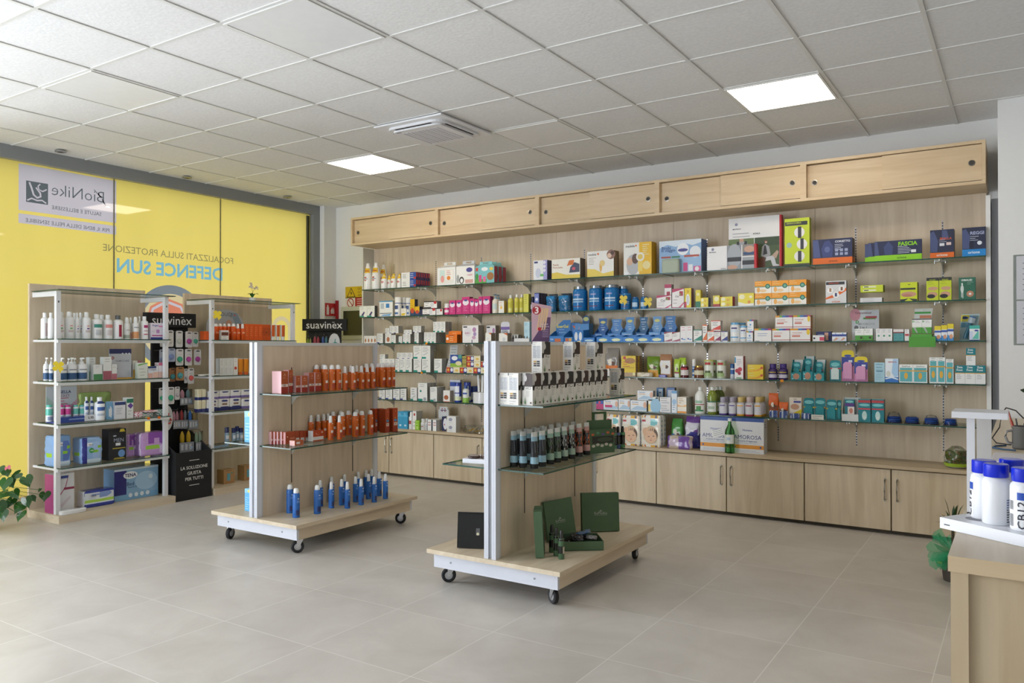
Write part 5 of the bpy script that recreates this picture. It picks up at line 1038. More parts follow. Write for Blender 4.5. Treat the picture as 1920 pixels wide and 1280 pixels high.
W(3, 1555, 1575.8, 675.5, lambda w, h, d: dome(w, h, '#14808c', '#cfe0de', (('r', 0, .58, 1, .64, '#c8404c'), ('e', .5, .8, .4, .1, '#6fc0c4'), ('l', .2, .8, .64, .72, 2, '#bfe4e4'))), 'single dome-shaped teal plaster pack', 'plaster pack', d=.03, y=.02)
gel = lambda w, h, d: dome(w, h, '#e3cf2c', '#d79cc4', (('r', .0, .30, 1, .78, '#35479c'), ('e', .5, .82, .3, .04, '#3a4fa4'), ('r', .55, .6, .85, .68, '#dfe6f4'), ('q', ((0, .0), (1, 0), (1, .5), (.0, .3)), '#cf86b8')))
W(3, 1577, 1600.5, 656.5, gel, 'taller yellow and violet gel insole blister', 'blister pack', d=.04, y=.03)
W(3, 1601, 1626, 668.5, gel, 'shorter yellow and violet gel insole blister', 'blister pack', d=.04, y=.0)
W(3, 1639.3, 1658.8, 679.5, C('#a9d0e0', ('l', .15, .85, .6, .9, 3, '#6f9cb4'), ('r', .2, .52, .8, .56, '#4f7c9c'), ('l', .15, .8, .15, .4, 4, '#8ab8cc'), side='#86a8b4'), 'pale blue slimming carton', 'carton', d=.05)
W(3, 1659.3, 1684.5, 672.3, C('#e8f0f8', ('r', 0, 0, 1, .22, '#2f74c4'), ('q', ((.6, .98), (.95, .98), (1, .3), (.75, .2), (.5, .4)), '#a8cdee'), ('t', 'GEHWOL', .55, .86, .66, '#b03a44', .03), ('e', .25, .36, .16, .12, '#cfd4cc'), ('q', ((0, .12), (.5, .18), (1, .1), (1, .15), (.5, .24), (0, .17)), '#e4f0fa'), side='#5f8cc0'), 'white and blue foot cream carton with red word', 'carton', d=.05)
W(3, 1685.5, 1738.8, 683.3, C('#f0f2f0', ('r', .06, .06, .94, .82, '#5fb0b8'), ('t', 'ZetaFoot', .5, .9, .6, '#5c6468'), ('r', 0, .62, 1, .68, '#e0a93c'), ('e', .5, .38, .13, .18, '#e0b044'), side='#9cb0ac'), 'square white and turquoise foot carton', 'carton', d=.05, n=2)
tf = C('#f0f2f0', ('r', .1, .05, .9, .86, '#5fb0b8'), ('r', 0, .62, 1, .67, '#e0a93c'), ('e', .5, .34, .22, .14, '#e0b044'), ('l', .2, .8, .89, .96, 2, '#5c6468'), side='#9cb0ac')
W(3, 1742.3, 1772.4, 670, tf, 'tall white and turquoise foot carton', 'carton', d=.05, n=2)
W(3, 1773.3, 1788, 673.3, tf, 'tall white and turquoise foot carton, shorter third', 'carton', d=.05)
zf = C('#eceeee', ('r', 0, .6, 1, 1, '#14808c'), ('r', 0, .56, 1, .6, '#e0a93c'), ('t', 'Zeta', .45, .9, .6, '#e6f0f0', .03), ('t', 'Foot', .45, .75, .6, '#e6f0f0', .03), ('l', .15, .75, .3, .48, 3, '#9aa0a4'), side='#7f9496')
W(3, 1790.8, 1848, 685, zf, 'white and teal foot powder carton', 'carton', d=.05, n=3)
W(3, 1811.3, 1829, 652.5, zf, 'white and teal foot powder carton on top of three', 'carton', d=.05, base=684.8)
# --- lowest glass shelf
for i, (a, b) in enumerate(((711, 722), (723, 735.5), (737, 749.5), (750.5, 762), (769.5, 782))):
    W(4, a, b, 728.5 if i < 4 else 726.5, C('#e6e7e6', ('r', 0, 0, .4, .12, '#1f8f80' if i > 3 else '#3a4694'), ('l', .2, .8, .5, .85, 3, '#7c8284'), ('q', ((.2, .2), (.7, .4), (.75, .34), (.25, .14)), '#b9bcbc'), side='#77756e'), 'thin white sachet carton leaning back, %s of five' % ORD[i], 'carton', d=.02, y=.01, rot=0)
W(4, 783.5, 801, 718, C('#ecedeb', ('r', 0, 0, .5, .12, '#1f8f80'), ('c', .3, .55, .1, '#2f8a7c'), ('r', .6, .02, .9, .2, '#a8acb4'), ('l', .2, .9, .8, .9, 2, '#7c8284'), side='#a7a7a4'), 'largest white and green bandage carton', 'carton', d=.045, nd=3)
W(4, 806.3, 819.5, 725.5, C('#e9eae8', ('r', 0, 0, .5, .12, '#1f8f80'), ('r', .5, .02, .8, .2, '#b0b4b8'), ('l', .1, .8, .7, .9, 3, '#8f9496'), side='#a5a5a1'), 'white and green bandage carton', 'carton', d=.024, nd=5)
W(4, 831, 843.5, 732, C('#efece8', ('e', .45, .4, .34, .2, '#a9603c'), ('r', 0, .0, 1, .05, '#c9542c'), side='#c9bcae'), 'small white tape carton with hand picture', 'carton', d=.06)
ml = ((.1, .3, 180, '#dfe6c4'), (.5, .82, 50, '#e9eef8'), (.3, .45, 60, '#dfe6f4'))
W(4, 843.5, 863, 712, lambda w, h, d: carton(w, h, d, '#dfe2ea', (('r', 0, .7, 1, .9, '#3a55a8'),)), 'pale blue-white milk carton at the back', 'carton', d=.03, y=.12)
W(4, 850.5, 861, 717, B('can', 'g:#27409c', 'g:#2a3f90', *ml), 'tall blue baby milk tin, left', 'tin', d=.06)
W(4, 868, 878.5, 716.5, B('can', 'g:#27409c', 'g:#2a3f90', *ml), 'tall blue baby milk tin, right', 'tin', d=.06, y=.05)
W(4, 865.8, 876, 723, B('shampoo', 'g:#e4e8e4', 'g:#27509c', (.0, .3, 180, '#8fc050'), (.5, .6, 60, '#3a55a8')), 'white milk bottle with green foot and blue cap', 'bottle', d=.05)
W(4, 880, 892, 724, B('can', 'g:#2a489c', 'g:#2a4fa8', (.15, .6, 120, '#dfe6f0')), 'short blue baby milk tin', 'tin', d=.05, y=.17)
W(4, 883.5, 914, 735.5, lambda w, h, d: bottle(w, h, 'can', 'g:#e8eaee', 'g:#eef0f2', ()), 'round white pot holding upright white sticks', 'pot', d=.12, y=.03, kind='white_pot')
for i, (px, tp, ln) in enumerate(((898, 703, -.006), (904, 703.5, .003), (909, 704, .010))):
    p = on_y(px, 730, YF+.05); zt = on_y(px, tp, YF+.05)[2]
    m = MB(); m.box(-.011, .011, -.003, .003, 0, zt-.905, 'g:#dfe2e6'); place('applicator_stick', m.mesh(), (p[0], p[1], .905), (0, ln*10, 0), 'white flat stick standing in round white pot, %s from left' % ORD[i], 'stick')
W(4, 1117.3, 1131, 748.5, C('#c0407c', ('r', 0, .55, 1, 1, '#3c5cb0'), ('c', .5, .7, .16, '#d84a5c'), side='#8c2c5c'), 'small pink and blue wipes carton at left end', 'carton', d=.05)
wv = lambda k: C('#ecf0f4', ('q', ((0, .1), (.4, .5), (1, .35), (1, .1)), '#b4cfe6'), ('r', .1, .62, .5, .68, '#d9a84c'), ('t', 'Bepanthenol' if 0 else 'Sterimar', .3, .84, .4, '#5c74ac'), ('e', .9, .6, .1, .3, '#e0b49c'), *([('r', .1, .25, .6, .5, '#c23a6c')] if k else []), side='#8c9094')
W(4, 1131.5, 1159, 749.5, wv(1), 'wide white saline carton with pink flash', 'carton', d=.05)
W(4, 1159.6, 1181.3, 748.3, wv(0), 'wide white saline carton with baby face', 'carton', d=.05)
W(4, 1181.8, 1212.6, 750.8, wv(0), 'wide white saline carton, right of three', 'carton', d=.05)
W(4, 1195, 1224.5, 732.4, wv(0), 'wide white saline carton lying across the row', 'carton', d=.05, base=750.6)
W(4, 1215.3, 1235.3, 744, C('#eef0ea', ('e', .7, .4, .5, .5, '#9cc8e4'), ('q', ((.7, .95), (.85, 1), (.95, .95), (.95, .88), (.7, .88)), '#2c3038'), ('r', 0, .05, .2, .5, '#e9c96c'), side='#a5aaa6'), 'white and sky-blue nipple shield carton', 'carton', d=.05)
W(4, 1231, 1243.5, 727, C('#4f80b8', ('r', .3, .1, .9, .95, '#c9dcec'), ('l', .4, .8, .2, .8, 4, '#3c5c94'), side='#53606c'), 'blue box peeping up at the back, left', 'carton', d=.04, y=.13)
W(4, 1250, 1265, 726.5, C('#5d7cb4', ('r', .15, .1, 1, .9, '#d4dcec'), side='#50575f'), 'blue box peeping up at the back, right', 'carton', d=.04, y=.13)
W(4, 1237, 1257.8, 744.7, C('#e6e5e6', ('l', .1, .8, .55, .85, 2, '#8a8c94'), ('q', ((.1, .35), (.9, .4), (.8, .2), (.2, .2)), '#c4c8d0'), side='#9a9896'), 'flat white thermometer carton', 'carton', d=.05, st=2)
W(4, 1259, 1269.3, 732.5, C('#e4ecf4', ('r', 0, .88, 1, 1, '#6fa4d4'), ('e', .5, .5, .4, .12, '#a4c8e8'), ('l', .2, .8, .15, .35, 3, '#7c9cc4'), side='#a2b0bc'), 'tall slim white and blue gel carton', 'carton', d=.05)
W(4, 1270, 1287, 744.5, C('#f2ece0', ('r', 0, 0, 1, .12, '#e89a34'), ('q', ((0, .55), (.5, .45), (1, .55), (1, .4), (0, .4)), '#eec48c'), ('l', .15, .7, .65, .9, 3, '#b08a54'), side='#b0b4ac'), 'white and orange baby cream carton', 'carton', d=.05, nd=3)
W(4, 1300, 1319.3, 725.5, B('litre', 'g:#eceeea', 'g:#eef0ee', (.34, .37, 70, '#a02c38'), (.1, .30, 34, '#4f8c4c'), (.1, .16, 60, '#3c8c5c'), (.40, .5, 40, '#9cc4ac'), seg=26), 'white litre bottle of aloe juice', 'bottle', d=.08)
gl_ = ((.1, .5, 70, '#e4e8e0'), (.44, .5, 70, '#4f7c58'), (.2, .3, 40, '#b0c4ac'))
W(4, 1323.5, 1341.5, 725.5, B('litre', 'g:#7c8c34', 'g:#e4e8e2', *gl_, seg=26), 'olive green litre bottle of aloe, front', 'bottle', d=.08)
W(4, 1334, 1350, 725, B('litre', 'g:#6d7c30', 'g:#e4e8e2', *gl_), 'olive green litre bottle of aloe, middle', 'bottle', d=.08, y=.085)
W(4, 1342, 1356, 725, B('litre', 'g:#6d7c30', 'g:#e4e8e2', *gl_), 'olive green litre bottle of aloe, rear', 'bottle', d=.07, y=.17)
def sj(c): return B('small', 'g:#c3c2c8', 'g:#a8a2b4' if c == '#5c4a94' else 'g:#c9b06c' if c == '#e2a62c' else 'g:#c4b0b0', (.1, .62, 120, '#d6d6de'), (.0, .1, 180, c), (.52, .58, 50, c), seg=16)
for i, (a, b, c, nm) in enumerate(((1346.6, 1361, '#5c4a94', 'violet-ringed'), (1364.5, 1378.5, '#5c4a94', 'violet-footed'), (1379.5, 1394.5, '#e2a62c', 'yellow-footed'), (1395.5, 1410.7, '#a83c48', 'red-footed'), (1412.4, 1427.4, '#e2a62c', 'yellow-ringed'))):
    W(4, a, b, 744.5, sj(c), '%s grey syrup bottle in its file' % nm, 'bottle', d=.052, nd=3)
W(4, 1441, 1459.5, 737, breadbag('g:#d9621c', '#8c4c24', (.3, .5, '#d9621c')), 'tall orange snack pouch', 'pouch', d=.03, y=.06)
W(4, 1460, 1477.5, 754, breadbag('g:#d9621c', '#5c3c28', (.3, .55, '#c9581c')), 'small orange snack pouch', 'pouch', d=.03, y=.04)
for i, (a, b, t) in enumerate(((1441, 1458, 768), (1460, 1477, 769), (1479, 1499, 774), (1501, 1519, 773))):
    W(4, a, b, t, lambda w, h, d: pack(w, h*.9, d, lambda s, u, v: 'g:#39508c' if (u*5 % 1) > .3 else 'g:#b9c4d4', i, crinkle=.004, us=28, vs_=8, n=2.6).mesh(), 'flat blue wrapped dummy clip pack, %s at shelf edge' % ORD[i], 'pack', d=.045, y=-.004)
W(4, 1480, 1503, 745, C('#e6ddd0', ('q', ((0, 0), (1, 0), (1, .45), (0, .15)), '#e0cc2c'), ('e', .45, .55, .36, .14, '#c99c80'), ('r', .35, .74, .95, .84, '#45509c'), ('r', .35, .9, .6, .93, '#8c8880'), side='#cfc9a0'), 'white and yellow hand cream card pack', 'pack', d=.02, y=.045)
def comp(c): return lambda w, h, d: dome(w, h, '#127f8b', '#1d8c96', (('r', 0, .52, 1, .58, c), ('e', .5, .8, .42, .09, '#7cc8cc'), ('e', .5, .3, .26, .14, '#bfa08c')))
W(4, 1506, 1526.6, 746, comp('#e4cf3c'), 'teal plaster card pack, first left', 'plaster pack', d=.02, y=.04)
W(4, 1527, 1547.6, 746, comp('#d9963c'), 'teal plaster card pack with orange line', 'plaster pack', d=.02, y=.04)
W(4, 1549, 1568.8, 749, comp('#e4cf3c'), 'teal plaster card pack with yellow top line', 'plaster pack', d=.02, y=.02)
W(4, 1569, 1577, 750, comp('#e4cf3c'), 'teal plaster card pack half behind white tray', 'plaster pack', d=.02, y=.04)
W(4, 1521, 1544.5, 777.5, lambda w, h, d: carton(w, h, d, '#dfe0d8', (('l', .1, .9, .3, .7, 2, '#5c5c58'),)), 'small white price card standing at shelf edge', 'price card', d=.003, y=-.009)
W(4, 1578, 1611, 746, lambda w, h, d: tray(w, h, d, '#d4d8d8', front=.3, inside='#9ca4a4')+[], 'white cut-out display tray', 'display box', d=.08)
W(4, 1584, 1602, 749, lambda w, h, d: carton(w, h, d, '#14808c', (('r', 0, .6, 1, .78, '#5c3c8c'), ('r', .3, .0, 1, .58, '#ece6e2'), ('e', .65, .34, .2, .16, '#d08c78'), ('e', .5, .88, .4, .07, '#8cd0d0')), '#0f6872'), 'teal and violet plaster box in white tray', 'plaster box', d=.03, y=.03, zb=SZ[4]+.034)
W(4, 1609, 1632.5, 748, C('#127f8b', ('r', 0, .84, 1, .95, '#b83c44'), ('e', .5, .74, .44, .06, '#7cc8cc'), ('r', 0, .54, 1, .6, '#c8404c'), ('e', .5, .28, .2, .2, '#bfe0dc'), ('c', .5, .2, .12, '#d8e4e4'), side='#0c5c66', top='#c9cccc'), 'teal and red plaster display carton, left', 'carton', d=.06)
W(4, 1634, 1657.5, 748.5, C('#127f8b', ('r', 0, .84, 1, .95, '#b83c44'), ('e', .5, .74, .44, .06, '#7cc8cc'), ('r', 0, .54, 1, .6, '#c8404c'), ('e', .5, .28, .2, .2, '#bfe0dc'), ('c', .5, .2, .12, '#d8e4e4'), side='#0c5c66', top='#c9cccc'), 'teal and red plaster display carton, right', 'carton', d=.06)
def coil(w, h, d):
    m = MB(); n = 3
    for k in range(n):
        z = .012+k*.014
        m.tube([(w*.36*math.cos(2*math.pi*t/20), w*.34*math.sin(2*math.pi*t/20)*.8, z) for t in range(20)], .007, 'g:#1f55b0' if k % 2 else 'g:#1c3f88', 8, closed=True)
    b = MB().box(-w/2, w/2, -d/2, d/2, 0, .003, 'g:#23262c')
    c = MB().lathe([(w*.5, .003), (w*.46, .03), (w*.3, h*.9), (0, h)], 'blister', 20, sy=d/w)
    return [('base_card', b.mesh()), ('blue_band', m.mesh()), ('clear_lid', c.mesh())]
for i, (a, b, t) in enumerate(((1659, 1691, 772), (1694, 1724, 780), (1729.5, 1761, 778), (1768, 1795, 792))):
    W(4, a, b, t, coil, 'clear pack of coiled blue mouth guards, %s from left' % ORD[i], 'clear pack', d=.08)
W(4, 1663, 1688, 772, coil, 'clear pack of blue mouth guards lying on top', 'clear pack', d=.06, base=782, y=.01) if 0 else None
# --- worktop goods
cy = lambda: C('#3fa0cc', ('r', 0, .7, 1, .8, '#5cb8dc'), ('r', .3, .15, .7, .25, '#d4e8f0'), ('l', .2, .8, .82, .9, 2, '#d4ecf4'), side='#2f7494')
W(5, 746, 764.5, 771.5, cy(), 'sky-blue cosmetic carton', 'carton', d=.06, n=2, nd=2)
W(5, 765.3, 772.8, 772, B('mist', 'g:#ebecec', 'g:#f0f0ee', (.3, .5, 30, '#b03a40')), 'white spray bottle with small red cross', 'bottle', d=.04)
W(5, 773.6, 780.6, 770.5, C('#ecebe8', ('r', .3, .75, .7, .88, '#b03a40'), ('l', .2, .8, .2, .4, 2, '#9a9c9c'), side='#b6b4ae'), 'tall white carton with red cross', 'carton', d=.10)
W(5, 778.4, 786.5, 788, C('#8fbf2c', ('l', .2, .8, .6, .85, 2, '#d8ecb0'), ('r', .3, .1, .7, .4, '#bcd87c'), side='#6a8c24'), 'small lime green carton', 'carton', d=.04, y=-.02)
W(5, 787.5, 795, 785, B('small', 'g:#e6e6e4', 'g:#d8dad8', (.1, .5, 60, '#c9cccc'), (.3, .36, 40, '#b03a40')), 'small white sanitiser bottle, left', 'bottle', d=.04)
W(5, 795.8, 802, 784.5, B('small', 'g:#e6e6e4', 'g:#d8dad8', (.1, .5, 60, '#c9cccc')), 'small white sanitiser bottle, right', 'bottle', d=.035, y=.02)
am = C('#eceeec', ('r', 0, 0, .12, 1, '#3a3f5c'), ('r', .88, 0, 1, 1, '#3a3f5c'), ('e', .5, .62, .34, .36, '#f2f2f0'), ('r', .3, .68, .44, .8, '#b03a40'), ('r', .58, .68, .72, .8, '#b03a40'), ('r', .3, .46, .44, .58, '#b03a40'), ('r', .58, .46, .72, .58, '#b03a40'), side='#c9c9c6', top='#d8d8d4')
W(5, 800.5, 809.8, 786.5, am, 'white disinfectant sachet box with four red squares, left file', 'box', d=.05, nd=4)
W(5, 810.3, 819.3, 787, am, 'white disinfectant sachet box with four red squares, right file', 'box', d=.05, nd=4, gap=.006)
W(5, 822, 841.5, 762.5, lambda w, h, d: [('header_card', (lambda m: (m.box(-w/2, w/2, -.002, .002, 0, h*.88, '#dfe0e0'), m.box(-w*.38, w*.38, -.002, .002, h*.88, h, '#dfe0e0'), [m.box(x-.006, x+.006, -.0028, -.002, z, z+.012, '#a8323c') for x in (-w*.14, w*.14) for z in (h*.78, h*.88)], m.box(-w*.3, w*.3, -.0028, -.002, h*.83, h*.86, '#3a3f70'))[0])(MB()).mesh())], 'white header card with red squares behind sachets', 'card', d=.004, y=.2)
W(5, 828.5, 836.5, 781, C('#2c3158', ('e', .8, .5, .5, .4, '#e6e6ea'), ('r', .5, .4, .7, .5, '#b03a40'), side='#d8d8d8'), 'navy and white disinfectant box', 'box', d=.08, y=.06)
W(5, 837.8, 855, 780.3, C('#e7e8e8', ('e', .4, .6, .2, .2, '#a0a4b8'), ('l', .2, .8, .2, .4, 2, '#b0b4bc'), side='#c4c4c0'), 'white cotton wool box', 'box', d=.07, st=2)
def ribbons(w, h, d):
    b = pack(w, h*.7, d, lambda s, u, v: 'bag_film', 4, n=2.2, crinkle=.018, us=44, vs_=10)
    m = MB(); rnd = random.Random(3)
    for k in range(7):
        x = -w*.35+w*.7*k/6; m.tube([(x, -d*.3, .01), (x+.03, 0, .02+h*.5*rnd.random()), (x+rnd.uniform(-.02, .05), d*.3, .012)], .006, 'g:#c69a3c' if k % 2 else 'g:#d8c49c', 6)
    return [('clear_bag', b.mesh()), ('gold_ribbon', m.mesh())]
W(5, 863.5, 913, 793, ribbons, 'clear bag of gold ribbons', 'bag', d=.14, zb=.509)
def nap(s, u, v):
    if s == 'front':
        if v > .92 or v < .06: return '#%s' % (('3f5f94', 'e0b24a', 'e6e6e0', 'c97a3c')[int(u*16) % 4])
        if blob(u, v, .68, .78, .17, .1): return 'g:#6fbfc4'
        if .06 < u < .3 and .8 < v < .86: return '#b8404c'
        if v < .72: return 'g:#e4dccb'
        return 'g:#e9e6de'
    if s == 'right': return 'g:#e3e2de' if not (.3 < u < .7 and .1 < v < .9 and int(v*14) % 2) else 'g:#b4b6c4'
    return 'g:#e8e8e4'
def npk(w, h, d):
    m = pack(w, h, d, nap, 6, n=7, crinkle=.003, us=84, vs_=34); t = MB()
    deco(t, w, h, -d/2-.0038, (('e', .52, .38, .36, .28, '#c9b08c'), ('e', .6, .40, .28, .19, '#6a5240'), ('e', .52, .32, .30, .19, '#dfb796'), ('e', .25, .48, .15, .13, '#d9b08e'), ('e', .42, .33, .055, .012, '#5c4436'), ('e', .66, .35, .055, .012, '#5c4436'), ('e', .54, .27, .03, .018, '#cf9c80'), ('e', .53, .215, .06, .012, '#b86a62'), *[('q', ((.3+.1*i, .45), (.34+.1*i, .62), (.38+.1*i, .62), (.37+.1*i, .45)), '#e0bb98') for i in range(4)]))
    i0 = len(m.v); m.v += t.v
    for f, mm in zip(t.f, t.m): m.f.append(tuple(i0+k for k in f)); m.m.append(mm); m.sm.append(False)
    return m.mesh()
W(5, 1136, 1163, 777, npk, 'nappy pack with sleeping baby picture, left, partly hidden', 'nappy pack', d=.11, y=.03)
W(5, 1165.5, 1199.5, 779, npk, 'nappy pack with sleeping baby picture, middle file', 'nappy pack', d=.062, nd=2, gap=.006)
W(5, 1201, 1238.5, 778.5, npk, 'nappy pack with sleeping baby picture, right file', 'nappy pack', d=.062, nd=2, gap=.006)
W(5, 1258, 1279, 785, breadbag('g:#55a04c', '#3a6ca8', (.1, .45, '#6fae4c')), 'green and blue swim nappy bag', 'bag', d=.07, y=.13)
W(5, 1284, 1311, 781, lambda w, h, d: pack(w, h, d, lambda s, u, v: 'g:#e6e4ee' if v > .35+.3*u and v < .8 else 'g:#4a4a9c' if v < .5 else 'g:#7a4ca0', 9, n=3, top='pinch', crinkle=.01).mesh(), 'white and violet nappy bag leaning at the back', 'bag', d=.08, y=.13)
W(5, 1249, 1296, 817.5, lambda w, h, d: pack(w, h, d, lambda s, u, v: ('g:#7a58a8' if u > .55 else 'g:#cfc0d4' if .2 < v < .8 else 'g:#bfb0a0'), 13, n=3.2, crinkle=.008, us=60, vs_=14).mesh(), 'low violet and cream wipes pack lying at front', 'wipes pack', d=.09, y=.0)
def amo(cut):
    return C('#dfe0e2', ('r', 0, .9, 1, 1, '#36559c'), ('r', 0, .13, 1, .24, '#e0952c'), ('t', 'AMOROSA', .5, .46, .86, '#2c3f80', .0), ('t', 'Humana', .5, .66, .3, '#3a55a0', .005), ('l', .1, .9, .28, .3, 2, '#8a92ac'), ('l', .1, .9, .04, .08, 2, '#8a92ac'), ('c', .1, .185, .03, '#3a55a0'), ('c', .9, .185, .03, '#3a55a0'), ('t', 'ACQUA DI AMOROSA' if 0 else 'sorgente di leggerezza', .5, .345, .6, '#6c78a0'), *([('q', ((.36, .58), (.76, .70), (.84, .50), (.44, .38)), '#e9e9e7'), *[('q', ((.42+.015*i, .60-.05*i), (.72+.015*i, .69-.05*i), (.723+.015*i, .68-.05*i), (.423+.015*i, .59-.05*i)), '#6c7284') for i in range(4)]] if cut else []), side='#c6c7c9', sdecs=(('l', .2, .8, .75, .9, 3, '#5c6488'), ('r', .2, .1, .7, .4, '#d4d4d4')), top='#36559c')
W(5, 1312.5, 1369.5, 781, amo(1), 'white mineral water carton, left, with paper note', 'carton', d=.10, y=.036)
W(5, 1371, 1432.5, 780.5, amo(0), 'white mineral water carton, right of the pair', 'carton', d=.10, y=.036)
W(5, 1357.3, 1375.5, 784.5, B('wine', 'green_glass', 'g:#dfe2e0', (.28, .54, 75, '#dfe4de'), (.38, .46, 30, '#b4c4d8'), seg=28), 'clear green glass water bottle before the cartons', 'bottle', d=.05, y=-.034, zb=.5)

# ================================================================== GOODS ON THE WINDOW-SIDE UNITS (fronts face +x)
UA = ['on top level of left shelf unit', 'on first level of left shelf unit']
def SX(z, x0, x1, top, fn, desc, cat, pl, d=.06, n=1, nd=1, st=1, xf=-6.25, base=None, sq=.985, gap=.004, kind=None, tilt=0, dy=0):
    if -6.36 < xf < -6.20: xf -= .05
    z0 = z
    if base is not None: z0 = on_x((x0+x1)/2, base, xf)[2]
    Y0, Y1 = on_x(x0, top, xf)[1], on_x(x1, top, xf)[1]; zt = on_x((x0+x1)/2, top, xf)[2]
    w = (Y1-Y0)/n*sq; h = (zt-z0)/st; pr_ = fn(w, h, d)
    for i in range(n):
        for k in range(nd):
            for j in range(st):
                q_ = []
                if st == 2: q_.append(['lower', 'upper'][j])
                if nd > 1: q_.append('front' if k == 0 else ORD[k]+' back')
                if n > 1: q_.append(ORD[i]+' from left')
                lab = words(desc, pl) + (', '+', '.join(q_) if q_ else '')
                place(kind or cat.replace(' ', '_'), pr_, (xf-d/2-k*(d+gap), Y0+(Y1-Y0)*(i+.5)/n+dy, z0+j*h), (0, tilt, R(90)), lab, cat)
A1, A2, A3, A4, A5 = 1.42, 1.088, .757, .42, .06
pa = ['on upper glass, left unit', 'on second glass, left unit', 'on third glass, left unit', 'on lowest glass, left unit', 'on base of left unit']
wl = ((.46, .50, 26, '#dc9a90'), (.36, .41, 15, '#6fae6c'), (.24, .33, 30, '#d0c4c4'))
wl2 = ((.46, .50, 26, '#dc9a90'), (.36, .41, 15, '#6a4fa0'), (.24, .33, 30, '#d0c4c4'))
WB = lambda bands, cap='g:#f4f4f4': B('shampoo', 'g:#f2f2f3', cap, *bands)
SX(A1, 80, 94.5, 586, WB(((.1, .6, 14, '#c4b0b4'),)), 'white shampoo bottle, first at left end', 'bottle', pa[0], d=.055, xf=-6.46)
SX(A1, 93, 104, 586, WB(()), 'plain white shampoo bottle behind left post', 'bottle', pa[0], d=.05, xf=-6.32, n=1)
SX(A1, 108.5, 123.5, 584, WB(wl), 'white shampoo bottle with green dot, right of post', 'bottle', pa[0], d=.055)
SX(A1, 125.5, 142, 584, WB(wl), 'white shampoo bottle with green dot, widest', 'bottle', pa[0], d=.06)
SX(A1, 143.5, 151, 586, WB(wl2), 'white shampoo bottle with violet dot, narrow', 'bottle', pa[0], d=.04)
SX(A1, 150, 157, 586, WB(wl2), 'white shampoo bottle with violet dot, set back', 'bottle', pa[0], d=.04, xf=-6.30)
SX(A1, 157.5, 173, 585, WB(wl2), 'white shampoo bottle with violet dot, rightmost', 'bottle', pa[0], d=.055)
SX(A1, 112, 172, 586.5, WB(()), 'plain white bottle in the rear row', 'bottle', pa[0], d=.045, xf=-6.42, n=5)
SX(A1, 176, 195, 589, WB(((.46, .60, 60, '#3f8f80'), (.15, .38, 44, '#c9ccd0'))), 'stout white soap bottle with green label', 'bottle', pa[0], d=.07)
SX(A1, 198, 214.5, 590, WB(((.46, .60, 60, '#e0908c'), (.15, .38, 44, '#d8ccd0'))), 'stout white soap bottle with pink label', 'bottle', pa[0], d=.065)
SX(A1, 188, 202, 590, WB(()), 'plain stout white bottle at the back', 'bottle', pa[0], d=.06, xf=-6.38)
SX(A1, 216, 233.5, 591, WB(((.1, .6, 16, '#8f2c40'), (.1, .6, 30, '#4a4c50') if 0 else (.12, .58, 12, '#a02844')), 'g:#54585a'), 'white bottle with dark grey cap', 'bottle', pa[0], d=.06)
SX(A1, 235, 246, 595, B('mist', 'g:#f0f0f0', 'g:#eef0f0', (.04, .2, 120, '#a9b2a4'), (.4, .44, 40, '#a0a4a8')), 'white spray bottle with grey floral foot', 'bottle', pa[0], d=.045)
SX(A1, 244.5, 250, 595, B('mist', 'g:#e9e9e9', 'g:#eef0f0', (.04, .3, 180, '#d8a89c')), 'white spray bottle half hidden, peach foot', 'bottle', pa[0], d=.035, xf=-6.31)
SX(A1, 251.5, 262.5, 594, B('mist', 'g:#f0f0f0', 'g:#eef0f0', (.04, .34, 180, '#e6a472'), (.5, .55, 50, '#9a9ea4')), 'white spray bottle with orange foot', 'bottle', pa[0], d=.045)
SX(A1, 261, 267, 593, WB(()), 'slim white bottle between sprays and pink mark', 'bottle', pa[0], d=.035, xf=-6.31)
SX(A1, 267.5, 280.5, 593, WB(((.5, .62, 34, '#b02a70'), (.2, .24, 40, '#c04a5c'), (.34, .4, 30, '#c9b0ba'))), 'white lotion bottle with magenta square', 'bottle', pa[0], d=.055)
SX(A1, 282.5, 307.5, 605.5, C('#e9e2ee', ('r', 0, 0, 1, .13, '#2b3486'), ('r', .1, .2, .95, .27, '#b8448c'), ('t', 'Augen', .35, .84, .5, '#5a5ca8', .02), ('r', .42, .38, .66, .6, '#c48ac4'), ('l', .05, .4, .45, .52, 2, '#a9a0b8'), ('r', .6, .76, .95, .84, '#d878a8'), side='#d6cfe0'), 'white and violet eye carton at right end', 'carton', pa[0], d=.05)
pb = ((.06, .34, 180, '#3a5f8c'), (.45, .5, 50, '#8a9098'))
SX(A2, 84.5, 96, 670, B('pump', 'g:#f0f1f3', 'g:#f2f3f4', *pb), 'white pump bottle with blue band, leftmost', 'bottle', pa[1], d=.055, xf=-6.47)
SX(A2, 95, 103, 670, B('pump', 'g:#e9eaec', 'g:#f2f3f4', *pb), 'white pump bottle with blue band behind clover', 'bottle', pa[1], d=.05, xf=-6.33)
SX(A2, 110.5, 129.3, 670, B('pump', 'g:#f0f1f3', 'g:#f2f3f4', *pb), 'white pump bottle with blue band, right of clover', 'bottle', pa[1], d=.07)
SX(A2, 130, 148, 670, B('pump', 'g:#f0f1f3', 'g:#f2f3f4', *pb), 'white pump bottle with blue band, middle right', 'bottle', pa[1], d=.07)
SX(A2, 149, 167, 670, B('pump', 'g:#f0f1f3', 'g:#f2f3f4', *pb), 'white pump bottle with blue band, rightmost', 'bottle', pa[1], d=.07)
SX(A2, 126, 160, 671, B('pump', 'g:#e4e5e7', 'g:#eef0f2'), 'plain white pump bottle in rear row', 'bottle', pa[1], d=.055, xf=-6.42, n=3)
